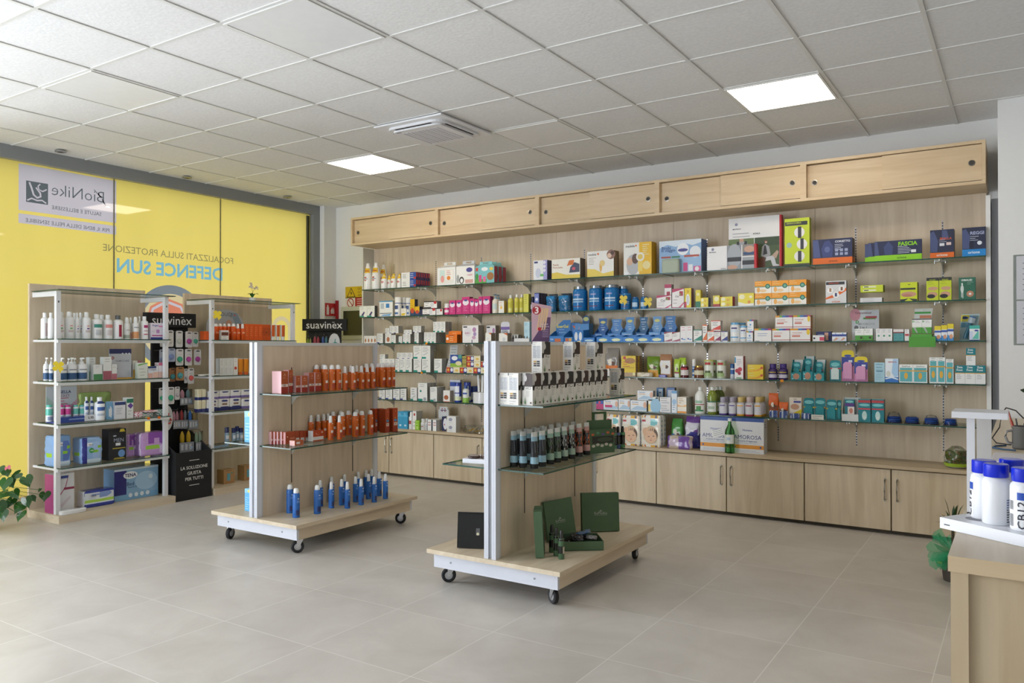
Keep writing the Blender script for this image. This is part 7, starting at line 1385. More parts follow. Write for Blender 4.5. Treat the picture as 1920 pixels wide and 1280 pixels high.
def bpack(c1, c2):
    def f(w, h):
        m = MB(); m.box(-w*.46, w*.46, .002, .05, -h, -h*.1, 'blister'); m.box(-w*.5, w*.5, -.001, .001, -h, -h*.58, '#8f949c'); 
        for i in range(3): m.box(-w*.4+w*.28*i, -w*.25+w*.28*i, -.0016, -.001, -h*.9, -h*.66, '#c9ccd2')
        m.disc(lambda a, b: (w*.3+a, -.002, -h*.82+b), w*.1, '#a9c4dc', 12)
        out = [('clear_box', m.mesh())]
        for s, c in ((-1, c1), (1, c2)):
            b = MB(); r = min(w*.19, .02); b.lathe([(r*.9, -h*.58), (r, -h*.5), (r, -h*.42), (r*.95, -h*.3), (r*.6, -h*.2), (r*.2, -h*.12), (0, -h*.12)], c, 12, cx=s*w*.22, cy=.026)
            out.append(('feeding_bottle', b.mesh()))
        return out
    return f
hang(338, 362, 727, 758, bpack('g:#dca0b0', 'g:#8fb0b8'), 'clear box with pink baby bottle, fourth row')
def roundcard(c):
    def f(w, h):
        m = MB(); m.disc(lambda a, b: (a, 0, -h*.5+b), w*.5, '#c4c6c8', 26, h*.5); m.disc(lambda a, b: (a, .001, -h*.5+b), w*.52, '#8f9194', 26, h*.51)
        b = MB(); b.tube([(w*.1+w*.22*math.cos(t*.7), -.006, -h*.62+w*.22*math.sin(t*.7)) for t in range(9)], .006, c, 8); b.tube([(w*.1, -.006, -h*.3), (w*.05, -.006, -h*.5)], .004, c, 6)
        return [('card', m.mesh()), ('teether', b.mesh())]
    return f
hang(303.5, 324, 761, 806, roundcard('g:#c8443c'), 'large round card with red teether, fifth row', rows=2, xf=-6.43)
hang(325, 339, 767, 803, bpack('g:#dca0b0', 'g:#d89cac'), 'clear box with pink baby bottles, fifth row')
hang(339.5, 354, 764, 803, bpack('g:#c8444c', 'g:#8c94a0'), 'clear box with red baby bottle, fifth row')
hang(354.5, 372, 765, 803, bpack('g:#3c70c0', 'g:#c9a86c'), 'clear box with blue baby bottle, fifth row', xf=-6.42)
hang(337, 364, 804, 846, bpack('g:#dfb52c', 'g:#e6bc30'), 'clear box with yellow baby bottles above the bin', xf=-6.36)
hang(367, 382, 805, 845, bpack('g:#9cb49c', 'g:#a8bca4'), 'clear box with sage baby bottles above the bin', xf=-6.34)
# packs on the far stand
m33 = Matrix.Rotation(R(33), 3, 'Z')
def hang2(lx, zt, w, h, fn, desc, ly=-.02):
    p = m33 @ Vector((lx, ly, 0)); place('hanging_pack', fn(w, h), (-6.44+p.x, 6.06+p.y, zt), R(33), desc, 'hanging pack')
    link('hook', hook, st2, (lx, ly, zt-.008))
hang2(-.135, 1.47, .06, .16, bpack('g:#9cb84c', 'g:#b4c07c'), 'clear box with green bottle on the far black stand')
hang2(-.055, 1.49, .085, .17, bpack('g:#c8485c', 'g:#c8485c'), 'clear box with red bottle on the far black stand')
hang2(.035, 1.49, .08, .17, bpack('g:#3c5cb4', 'g:#4f8c9c'), 'clear box with blue bottle on the far black stand')
hang2(.155, 1.50, .12, .20, roundcard('g:#4f9c9c'), 'round card with teal teether on the far black stand', -.06)

# ================================================================== GOODS ON THE LEFT TROLLEY
def at(px, py, z, back=0):
    x, y, _ = on_z(px, py, z); l = math.hypot(x, y); return x+x/l*back, y+y/l*back
tag_up = ((.30, .40, 30, '#e9dcd6'), (.06, .27, 40, '#b04428'), (.66, .70, 16, '#f0c8a8'))
og = 'g:#d0621a'
def aero(w, h): return bottle(w, h, 'aerosol', og, 'g:#eeeeee', tag_up, 24)
def mist(w, h, b='o'): return bottle(w, h, 'mist', og, 'g:#eeeeee', tag_up, 22)
AE, AS = aero(.046, .185), mist(.040, .172)
GU, GL_ = 1.04, .69
PUT = []
def put(proto, px, py, z, r, lab, cat='bottle', rz=R(90), kind='bottle'):
    x, y = at(px, py, z, r); xm = (-4.3205 if px < 780 else -2.4015)+max(r, .0)+.002
    if cat != 'x' and x < xm and (z < 1.2): x, y = xm, on_x(px, py, xm)[1]
    for _ in range(12):
        for (ox_, oy_, oz_, or_) in PUT:
            dd = math.hypot(x-ox_, y-oy_)
            if abs(oz_-z) < .01 and dd < r+or_+.002:
                s_ = (r+or_+.003)/max(dd, .001); y = oy_+(1 if y >= oy_ else -1)*math.sqrt(max(0, (r+or_+.003)**2-(x-ox_)**2))
    PUT.append((x, y, z, r))
    return place(kind, proto, (x, y, z), rz, lab, cat)
for i, (px, py) in enumerate(((609.3, 732.5), (622, 732.3), (633.7, 731.8))):
    put(AE, px, py, GU, .023, 'stout orange sun aerosol, %s in front row, upper shelf of left trolley' % ORD[i])
for i, (px, py) in enumerate(((646.8, 731.2), (661.8, 730.6), (677.8, 729), (688.4, 728.2), (699, 727.6))):
    put(AS, px, py, GU, .02, 'slim orange sun spray, %s in front row, upper shelf of left trolley' % ORD[i])
for i, (px, py) in enumerate(((709.7, 725), (723, 725), (735.6, 724.6))):
    put(AE, px, py, GU, .023, 'stout orange sun aerosol, %s at far end, upper shelf of left trolley' % ORD[i])
for i, (px, py) in enumerate(((593.5, 726.5), (606, 727))):
    put(AE, px, py, GU, .023, 'stout orange aerosol behind cartons, %s, upper shelf of left trolley' % ['left', 'right'][i])
for i, (px, py) in enumerate(((657.5, 726.5), (668.5, 725.5))):
    put(AS, px, py, GU, .02, 'slim orange spray in rear row, %s, upper shelf of left trolley' % ['left', 'right'][i])
for i, (px, py) in enumerate(((687, 724), (697, 723.5), (717, 725.6), (728.5, 725))):
    put(AE, px, py, GU, .023, 'stout orange aerosol in rear row, %s, upper shelf of left trolley' % ORD[i])
# cartons facing the aisle; pale pink ends are glare painted into the left colour
def rc(w, h, d, big=True): return carton(w, h, d, '#b4562a', (('r', 0, .3, 1, .42, '#e6d4cc'), ('t', '50', .5, .36, .3, '#6a2c20', .02), ('r', 0, 0, 1, .28, '#a02c20'), ('c', .5, .86, .07, '#f0b898'), ('l', .25, .8, .7, .8, 2, '#e0a080')), side='#a0441c', left='#e9bcc0', top='#c04a20')
def gb(z, x0, base, x1, top, proto_f, lab, d=.05, kind='carton', cat='carton', shelf='upper'):
    """box whose near bottom corner is at (x0, base); front runs along +y to x1"""
    x, y, _ = on_z(x0, base, z); y1 = on_x(x1, base, x)[1]; w = y1-y; h = on_x(x0, top, x)[2]-z
    place(kind, proto_f(w, h, d), (x-d/2, (y+y1)/2, z), R(90), lab, cat)
gb(GU, 527.3, 738, 540, 696, rc, 'tall rust carton with glare-painted end, front, upper shelf of left trolley')
gb(GU, 518.5, 737.5, 524, 696, rc, 'tall rust carton with glare-painted end, rear, upper shelf of left trolley', d=.045)
gb(GU, 541.5, 736, 549, 693.5, rc, 'tall narrow rust carton beside the glare-painted pair, left trolley', d=.05)
gb(GU, 555, 735.6, 565.5, 705, rc, 'short rust carton, left of pair, upper shelf of left trolley', d=.055)
gb(GU, 566, 735.2, 576.5, 704.5, rc, 'short rust carton, right of pair, upper shelf of left trolley', d=.055)
gb(GU, 579.5, 734, 590.8, 699, rc, 'medium rust carton, left of pair, upper shelf of left trolley', d=.055)
gb(GU, 591.4, 733.5, 602, 698.5, rc, 'medium rust carton, right of pair, upper shelf of left trolley', d=.055)
gb(GU, 560, 729, 566, 699, rc, 'rust carton peeping over short pair, left, on left trolley', d=.04)
gb(GU, 568, 728.6, 574, 699, rc, 'rust carton peeping over short pair, right, on left trolley', d=.04)
# lower shelf
for i, px in enumerate((505, 511.5, 517.5, 524.5)):
    gb(GL_, px+4, 833.2-i*.1, px+6.6, 809.5, rc, 'small rust carton with glare-painted end, %s in file, lower shelf of left trolley' % ORD[i], d=.045)
gb(GL_, 535.3, 833, 553, 810.5, lambda w, h, d: carton(w, h, d, '#b04a28', (('r', .5, .4, 1, .5, '#d08c6c'), ('c', .2, .6, .06, '#f0c8a8')), '#a03818', left='#efb4b4', top='#b85a34'), 'wider rust carton with glare-painted end, last in file, lower shelf', d=.05)  # pink left face: glare painted as colour on a rust carton
gb(GL_, 552.5, 836, 569, 826.5, lambda w, h, d: carton(w, h, d, '#b85a34', (('r', .2, .3, .6, .75, '#e6dcd8'),), '#a03818', left='#f2c0bc', top='#c4714c'), 'flat carton with glare-painted end lying at the lower shelf front', d=.05)  # left end tinted pink to carry the glare in its colour
for i, (a, b, t) in enumerate(((555, 561, 808.5), (564, 570.5, 808), (573, 579, 808))):
    gb(GL_, a, 828-i*.8, b, t, lambda w, h, d: carton(w, h, d, '#b04a28', (('r', 0, 0, 1, .36, '#e0dcda'),), '#c98c7c', left='#c05a38'), 'little rust and white stick box, %s of three, lower shelf' % ORD[i], d=.03)
gb(GL_, 587, 827.5, 606.5, 808, lambda w, h, d: carton(w, h, d, '#b8451c', (('r', 0, .1, 1, .42, '#e6e2e0'), ('c', .3, .72, .035, '#f0c8a8'), ('c', .86, .8, .06, '#e9e2dc'), ('l', .3, .6, .55, .62, 1, '#e8b898')), '#b8451c', left='#dcdcda'), 'white and rust cream carton mid lower shelf of left trolley', d=.05)
low = [('slim', AS, .02, ((619.8, 824.8), (636.3, 823.6))), ('stout', AE, .023, ((666, 819), (678.4, 817), (694.4, 815)))]
for i, (px, py) in enumerate(((619.8, 825), (636.3, 823.8))): put(AS, px, py, GL_, .02, 'slim orange sun spray at front edge, %s, lower shelf of left trolley' % ['left', 'right'][i])
for i, (px, py) in enumerate(((666, 819), (678.4, 817), (694.4, 815))): put(AE, px, py, GL_, .023, 'stout orange aerosol, %s in front, lower shelf of left trolley' % ORD[i])
for i, (px, py) in enumerate(((583.3, 815.5), (596.5, 816.5), (607, 820.5))): put(AS, px, py, GL_, .02, 'slim orange spray left of the front pair, %s, lower trolley shelf' % ORD[i])
for i, (px, py) in enumerate(((625, 818), (614.5, 812.8))): put(AS, px, py, GL_, .02, 'slim orange spray in rear row, %s, lower shelf of left trolley' % ORD[i])
for i, (px, py) in enumerate(((641.5, 819.5), (653.4, 816.2), (639, 811.5), (625.5, 810.5), (668.5, 812))): put(AE, px, py, GL_, .023, 'stout orange aerosol in rear rows, %s, lower shelf of left trolley' % ORD[i])
sun = lambda w, h, d: carton(w, h, d, '#b4461a', (('r', .25, .27, .9, .4, '#e0cfc4'), ('t', '50', .55, .335, .3, '#6a2c20', .02), ('q', ((.2, .46), (.8, .44), (.9, .52), (.3, .56)), '#4f8fc0'), ('c', .5, .6, .08, '#f0c050'), ('c', .55, .88, .06, '#f0b898'), ('r', 0, 0, 1, .24, '#a03c24')), side='#8f3812', left='#9c3c14', top='#a84418')
gb(GL_, 722.5, 811.5, 730, 767, sun, 'tall rust sun cream box, near, far end of lower trolley shelf', d=.06)
gb(GL_, 736.5, 809.5, 745.6, 765.5, sun, 'tall rust sun cream box, last, far end of lower trolley shelf', d=.06)
gb(GL_, 711.5, 807, 719, 766, sun, 'tall rust sun cream box behind the near one, lower shelf', d=.034)
gb(GL_, 703, 811, 707.5, 766.5, sun, 'tall rust sun cream box beside the last aerosol, lower shelf', d=.05)
# blue bottles on the deck
bt = ((.62, .66, 16, '#cfe0f4'), (.5, .58, 30, '#5a8cd4'), (.08, .26, 40, '#27356e'))
BA = bottle(.048, .198, 'aerosol', 'g:#2f6cbc', 'g:#eceeee', bt, 24); BM = bottle(.040, .188, 'mist', 'g:#2f6cbc', 'g:#eceeee', bt, 22)
for i, (px, py, s) in enumerate(((543.5, 962.5, 1), (555.2, 971, 1), (595, 963.8, 1), (600.5, 949.5, 0), (621.3, 953, 0), (621.8, 942, 0), (640.7, 947.5, 0), (646, 935.5, 0), (651.3, 953.5, 0), (666.7, 941.5, 0), (671.7, 930.5, 0), (677.2, 947, 0), (691, 936, 0), (686.5, 925.5, 0), (696.5, 922, 0), (701.7, 942, 0), (711.2, 930.2, 0), (722.7, 935.5, 0))):
    put(BA if s else BM, px, py, .205, .024 if s else .02, '%s blue after-sun bottle, %s from left, on deck of left trolley' % ('stout' if s else 'slim', ORD[i] if i < 16 else ['second last', 'last'][i-16]))
# left side of the left trolley
lb = lambda w, h, d: carton(w, h, d, '#59aee0', (('q', ((0, .8), (1, .85), (1, 1), (0, 1)), '#8fcbe6'), ('e', .8, .9, .3, .07, '#d8d86c'), ('l', .15, .8, .1, .6, 6, '#a4d6f0')), side='#3f8cc0', left='#6cbae8', top='#8fd0f0')
p = on_z(464, 829, .69); place('carton', lb(.07, on_x(464, 771, p[0])[2]-.69, .055), (p[0], p[1]+.03, .69), 0, 'tall sky-blue carton on left lower shelf of left trolley', 'carton')
p = on_z(463, 958, .205); place('carton', lb(.06, .155, .05), (p[0], p[1]+.03, .205), 0, 'short sky-blue carton on deck behind left trolley post', 'carton')

# ================================================================== GOODS ON THE RIGHT TROLLEY
Hc = .172
def hair(w, h, d, tone=0, chart=True):
    """hair-dye carton: portrait with dark hair and aloe on the front (+x side once turned), shade chart on the narrow end"""
    tn = ['#2a2320', '#3a2420', '#241f1e'][tone]
    mb = MB().box(-w/2, w/2, -d/2, d/2, 0, h, '#e4e1da')
    FR = (('r', 0, .5, 1, 1, '#c9c7c3'), ('q', ((.18, .56), (1, .56), (1, .98), (.75, 1), (.35, 1), (.3, .8)), tn), ('e', .3, .84, .16, .1, '#d8d6d2'), ('q', ((0, .52), (1, .56), (1, .66), (0, .62)), '#352a24'), ('r', .25, .50, 1, .58, '#e9e6e0'), ('t', 'HCS', .62, .535, .5, '#55524e'), ('r', 0, .47, .2, .58, '#26241f'), ('l', .4, .85, .28, .44, 5, '#b9b5ad'),
        *[('q', ((.28, .03), (.28+.05*a, .24+.04*(2-abs(a))), (.34, .03)), '#4f7c3c') for a in (-4, -2, 0, 2, 4)], ('e', .84, .08, .08, .03, '#6a3a24'))
    deco(mb, w, h, -d/2, FR)
    t = MB(); deco(t, d, h, 0, FR if not chart else (('r', .12, .46, .88, .86, '#c9cbce'), ('l', .16, .5, .5, .84, 8, '#8f9296'), ('l', .54, .84, .5, .84, 8, '#a4a7aa'), ('r', 0, .92, .08, 1, '#2a2a2c'), ('l', .1, .6, .9, .96, 2, '#8a8c90'),
        *[('r', .2+.32*c, .2+.066*r_, .48+.32*c, .25+.066*r_, [['#1f1f22', '#6a4a24', '#c9a050'], ['#1c1c20', '#26262a', '#2a2a30']][c][r_]) for c in (0, 1) for r_ in (0, 1, 2)], ('l', .15, .85, .04, .12, 2, '#a8aaac')))
    for fc, m in zip(t.f, t.m): mb.face([(-w/2+t.v[i][1], -t.v[i][0], t.v[i][2]) for i in fc], m)
    return mb.mesh()
HX = -2.19; bnd = [981, 998.5, 1014.4, 1028, 1043, 1059, 1075.6, 1090.7, 1103.5, 1115, 1126.5, 1139]
Ys = [on_x(b, 757, HX)[1] for b in bnd]
HP = {}
for i in range(11):
    w = Ys[i+1]-Ys[i]; pr_ = hair(w*.985, Hc, .066, i % 3, i != 1)
    place('hair_dye_carton', pr_, (HX-.033-(.073 if i == 0 else 0), (Ys[i]+Ys[i+1])/2+(.066 if i == 0 else 0), GU), R(90), 'hair dye carton with aloe picture, %s from left in right trolley front file' % ORD[i], 'hair dye carton')
    if i < 1: place('hair_dye_carton', pr_, (HX-.033-.137, (Ys[i]+Ys[i+1])/2+.07, GU), R(90), 'hair dye carton showing shade chart, outermost left on right trolley', 'hair dye carton')
    if i in (2, 4, 6, 8, 10): place('hair_dye_carton', pr_, (HX-.033-.073, (Ys[i]+Ys[i+1])/2, GU), R(90), 'hair dye carton hidden in second file, %s, right trolley' % ORD[i//2-1], 'hair dye carton')
y0_, y1_ = on_x(1160, 742, HX)[1], on_x(1170.7, 742, HX)[1]
place('hair_dye_carton', hair(max(.06, y1_-y0_), Hc, .066), (HX-.033, (y0_+y1_)/2, GU), R(90), 'lone hair dye carton beyond the gap at the far shelf end', 'hair dye carton')
for i, (a, b) in enumerate(((1017, 1032.5), (1075, 1088), (1117, 1131))):
    ya, yb_ = on_x(a, 660, HX-.0)[1], on_x(b, 660, HX)[1]
    place('hair_dye_carton', hair((yb_-ya), .170, .066, i), (HX-.036, (ya+yb_)/2, GU+Hc), R(90), 'hair dye carton stacked on top of the file, %s from left' % ORD[i], 'hair dye carton')
# tubes
def tube_(c1, lab, pat='#20242a', spots=None):
    w, h, cap = .046, .198, .026
    m = MB(); n = 14; seg = 24; rings = []
    for j in range(n+1):
        t = j/n; z = cap+(h-cap)*t; rx = w/2*(1-.06*t) if t > .0 else w/2; ry = w/2*(1-t)**.55*.98+.0012
        rings.append((rx, ry, z))
    b0 = len(m.v); rnd = random.Random(hash(c1) % 97 if 0 else len(lab))
    for rx, ry, z in rings:
        for k_ in range(seg):
            a = 2*math.pi*k_/seg-math.pi/2; m.v.append((rx*math.cos(a), ry*math.sin(a), z))
    for j in range(n):
        t = (j+.5)/n
        for k_ in range(seg):
            k2 = (k_+1) % seg; an = abs((360*(k_+.5)/seg+180) % 360-180)
            mt = 'g:#d6d6d2' if t > .86 else c1 if t > .74 else pat if t > .24 else c1
            if mt == pat and spots and rnd.random() < .22 and an < 100: mt = spots
            if mt == pat and .35 < t < .7 and 15 < an < 32: mt = 'g:#5c626a'
            m.f.append((b0+j*seg+k_, b0+j*seg+k2, b0+(j+1)*seg+k2, b0+(j+1)*seg+k_)); m.m.append(mt); m.sm.append(True)
    m.face([m.v[b0+n*seg+k_] for k_ in range(seg)], 'g:#d6d6d2')
    c = MB().lathe([(w*.45, 0), (w*.49, .003), (w*.5, cap), (0, cap)], 'g:#1b1b1d', 22)
    return [('tube_body', m.mesh()), ('cap', c.mesh())]
TBl = tube_('g:#8fb4c4', 'a'); TGr = tube_('g:#8fae9c', 'bb', 'g:#20281f', 'g:#3f5c3c'); TGp = tube_('g:#9cb4a4', 'ccc', 'g:#24282a', 'g:#b9bcb4'); TPk = tube_('g:#c89a94', 'dddd', 'g:#2a211f', 'g:#c4623c')
T = [(963.5, 876, TBl, 'pale blue'), (981, 877.2, TBl, 'pale blue'), (1002, 879, TBl, 'pale blue'), (1016.7, 875.3, TBl, 'pale blue'), (1031.8, 870.8, TGr, 'sage'), (1045, 867.4, TGr, 'sage'), (1058, 864, TGp, 'speckled green'), (1071.8, 860.3, TGp, 'speckled green'), (1085.7, 856.3, TPk, 'pink'), (1099.8, 853, TPk, 'pink')]
for i, (px, py, pr_, nm) in enumerate(T):
    put(pr_, px, py, GL_, .023, 'black-capped %s cream tube, %s from left in front row, right trolley' % (nm, ORD[i]), 'cream tube', R(75), 'cream_tube')
T2 = [(993, 871.5, TBl), (1007.5, 868, TGr), (1020.5, 864.5, TGr), (1034, 861, TGp), (1047.5, 857.5, TGp), (1061, 854, TPk), (1075, 851, TPk)]
for i, (px, py, pr_) in enumerate(T2):
    put(pr_, px, py, GL_, .023, 'black-capped cream tube, %s from left in second row, right trolley' % ORD[i], 'cream tube', R(75), 'cream_tube')
T3 = [(974, 871, TBl), (985.5, 866.5, TBl), (998, 863, TGr), (1011, 859.5, TGr), (1037.5, 852.5, TGp), (1051, 849.5, TPk)]
for i, (px, py, pr_) in enumerate(T3):
    put(pr_, px, py, GL_, .023, 'black-capped cream tube, %s from left in rear row, right trolley' % ORD[i], 'cream tube', R(75), 'cream_tube')
# green gift box with handle
def giftbag(w, h, d):
    b = MB().box(-w/2, w/2, -d/2, d/2, 0, h*.58, 'm:#4a6446')
    deco(b, w, h*.58, -d/2, (('r', .1, .42, .95, .72, '#1c201c'), ('e', .6, .57, .3, .1, '#3a4a38'), *[('e', .15+.17*i, .32+.05*(i % 2), .07, .06, '#c9c4b4') for i in range(5)], *[('e', .12+.2*i, .8+.06*(i % 2), .06, .05, ['#c9603c', '#4f8c6c', '#5c4c8c', '#c9603c'][i % 4]) for i in range(5)]))
    h_ = MB(); h_.box(-w/2, w/2, -d*.1, -d*.1+.003, h*.58, h*.8, 'm:#4a6446')
    for a, c_, z0, z1 in ((-.24, -.15, .8, 1), (.15, .24, .8, 1), (-.15, .15, .95, 1)): h_.box(a*w*1.2, c_*w*1.2, -d*.1, -d*.1+.003, h*z0, h*z1, 'm:#3c5c36')
    return [('box', b.mesh()), ('handle_flap', h_.mesh())]
place('gift_box', giftbag(.19, .255, .08), (-2.235, 4.425, GL_), R(62), 'dark green floral gift box with carry handle on right trolley', 'gift box')
sb = lambda c: bottle(.034, .14, 'mist', 'g:#1d1f1e', 'g:#1b1b1d', ((.0, .16, 180, 'g:'+c), (.6, .72, 180, 'g:'+c), (.2, .5, 60, '#3a3c38')), 20)
for i, (px, py, c, nm) in enumerate(((1142.8, 843, '#c4744c', 'orange'), (1151.9, 841, '#5f8c6c', 'green'), (1158.7, 840, '#4f5f8c', 'violet-blue'), (1164.5, 840, '#4f8c5c', 'emerald'))):
    put(sb(c), px, py, GL_, .017, 'small black-capped body mist with %s foot at far shelf end' % nm, 'bottle')
# things on the deck
def flatbox(w, h, d, logo=False):
    m = MB(); m.box(-w/2, w/2, -d/2, d/2, 0, h, 'm:#506a4c'); m.box(-w/2-.0012, w/2+.0012, -d*.08, d*.02, -.0006, h+.0008, 'm:#3f583f')
    if logo:
        m.text('EuPhidra', lambda a, b: (a, -d/2-.0008, h*.48+b), w*.34, '#b9beb4'); m.box(-w*.17, w*.17, -d/2-.0008, -d/2, h*.425, h*.43, '#b9beb4')
        for a in (-1, 0, 1): m.box(-.002+a*.006, .002+a*.006, -d/2-.0008, -d/2, h*.52, h*.54+.006*(1-abs(a)), '#b9beb4')
    return m.mesh()
place('flat_box', flatbox(.20, .26, .045), (-2.255, 3.70, .2), (0, 0, R(12)), 'dark green flat box standing on edge nearest the viewer', 'box') if 0 else place('flat_box', flatbox(.046, .252, .16), (-2.25, 3.74, .2030), (0, R(-3), R(29)), 'dark green flat box standing end-on, nearest the trolley post', 'box')
place('flat_box', flatbox(.205, .235, .022, True), (-2.305, 4.08, .207), (R(-9), R(-3), R(66)), 'dark green box lid with white lettering leaning on trolley board', 'box')
place('flat_box', flatbox(.235, .235, .05, True), (-2.22, 4.415, .2026), (R(-5), 0, R(40)), 'square dark green gift box with white lettering, standing furthest', 'box')
ob = MB(); w, d, h, t = .235, .20, .052, .004
ob.box(-w/2, w/2, -d/2, d/2, 0, t, 'm:#203a24')
for a in ((-w/2, w/2, -d/2, -d/2+t), (-w/2, w/2, d/2-t, d/2), (-w/2, -w/2+t, -d/2+t, d/2-t), (w/2-t, w/2, -d/2+t, d/2-t)): ob.box(*a, t, h, 'm:#506a4c')
gx, gy = -2.150, 4.02
place('open_box', ob.mesh(), (gx, gy, .2), R(38), 'open dark green box filled with patterned sachets', 'box')
for i, (dx, dy, c, rx, ry) in enumerate(((-.055, .03, 'g:#1c1c1e', 12, -18), (.03, .035, 'g:#26262a', -10, 10), (.06, -.03, 'g:#8c8a88', 6, 14), (-.02, -.035, 'g:#2c2c30', -8, -6), (.015, -.02, 'g:#4f6f94', 10, 24))):
    q_ = Matrix.Rotation(R(38), 3, 'Z') @ Vector((dx, dy, 0))
    pm = pack(.085, .026, .06, lambda s, u, v, c=c: c if (int(u*9)+int(v*4)) % 3 else 'g:#6a6a6c', 50+i, n=2.6, crinkle=.010, us=34, vs_=8, foot=.6)
    place('sachet', pm.mesh(), (gx+q_.x, gy+q_.y, .218+.012*i), (R(rx), R(ry), R(38+i*37)), 'dark patterned sachet in the open green box, %s from bottom' % ORD[i], 'sachet')
gbm = bottle(.034, .155, 'mist', 'g:#4c6c4e', 'g:#2a2c2c', ((.64, .70, 180, 'g:#1b1c1c'), (.2, .46, 180, 'g:#1c211e'), (.2, .44, 34, '#b9b4a4')), 22)
for i, (px, py) in enumerate(((1034.8, 1036.5), (1043.5, 1043), (1052.5, 1049))):
    put(gbm, px, py, .2, .017, 'slim green spray bottle with dark cap, %s of three on the deck' % ORD[i])
# left side of right trolley
bf_ = MB(); w, h = .24, .20
bf_.box(-w/2, w/2, -.006, .012, 0, h, 'm:#0c0d0e'); bf_.box(-w/2+.012, w/2-.012, -.012, -.006, 0.0, h-.012, 'm:#101112')
bf_.box(-.01, .012, -.0135, -.012, h*.36, h*.56, 'm:#5c5e60'); bf_.disc(lambda a, b: (.001+a, -.0137, h*.40+b), .008, '#d4d0b4', 14)
place('black_frame', bf_.mesh(), (-2.62, 3.66, .2018), (R(-8), 0, R(25)), 'black glossy display frame leaning on deck behind right trolley post', 'frame')
place('white_box', MB().box(-.11, .11, -.09, .09, 0, .024, '#e4e6ee').mesh(), (-2.60, 3.72, .69), R(10), 'flat white box on small left glass shelf of right trolley', 'box')
def compact():
    a = MB().lathe([(.03, 0), (.036, .004), (.036, .012), (.03, .016), (0, .016)], 'g:#4a3a36', 22); b = MB().lathe([(.033, .016), (.03, .019), (0, .019)], 's:#c4c0c0', 22, cap=False)
    return [('case', a.mesh()), ('lid', b.mesh())]
CP = compact()
for i, (x, y) in enumerate(((-2.645, 3.66), (-2.585, 3.70), (-2.53, 3.755))):
    place('powder_compact', CP, (x, y, .714), R(20*i), 'round powder compact lying flat on white box, %s' % ORD[i], 'compact')
for i in range(3):
    place('powder_compact', CP, (-2.575+.022*i, 3.765+.014*i, .752+.0), (0, R(-78), R(25)), 'round powder compact standing on edge behind, %s from left' % ORD[i], 'compact')
# folded advert on the spine top
ad = MB(); w, h = .118, .235
ad.prism([(-w/2, 0), (w/2-.012, 0), (w/2, h*.9), (-w/2, h)], lambda u, v, t: (u, .001-t, v), .002, '#6a4a70')
ad.face([(-w/2, -.0014, 0), (-w*.1, -.0014, 0), (w/2, -.0014, h*.55), (w/2, -.0014, h*.9), (-w/2, -.0014, h)], '#c4a0a8')
ad.face([(-w/2, -.0018, 0), (w/2-.012, -.0018, 0), (w*.46, -.0018, h*.62), (w*.3, -.0018, h*.62)], '#5c3f63')
for k_ in range(4): ad.face([(-w*.25+k_*.014, -.0022, h*.28), (-w*.17+k_*.014, -.0022, h*.30), (w*.0+k_*.015, -.0022, h*.84), (-w*.09+k_*.014, -.0022, h*.86)], '#d8b48c')
ad.disc(lambda a, b: (-w*.24+a, -.0026, h*.80+b), w*.22, '#a8202c', 22); ad.text('3', lambda a, b: (-w*.24+a, -.003, h*.80+b), w*.2, '#f0e4e0', bold=.03)
for t_, z_ in (('Unghie', .44), ('fragilissime', .38)): ad.text(t_, lambda a, b, z_=z_: (w*.16+a, -.003, h*z_+b), w*(.36 if t_[0] == 'U' else .46), '#e0cfd8')
for k_ in range(5): ad.box(w*.05, w*.36, -.003, -.0028, h*(.30-.045*k_), h*(.31-.045*k_), '#b09cb4')
ad.disc(lambda a, b: (-w*.1+a, -.0028, h*.32+b), w*.09, '#b8202c', 14)
ad.box(-w*.4, w*.35, .0, .03, 0, .003, '#c9c4c8')
place('advert_card', ad.mesh(), (-2.415, 4.03, 1.384), R(28), 'purple nail care advert card standing on top of right trolley', 'advert card')

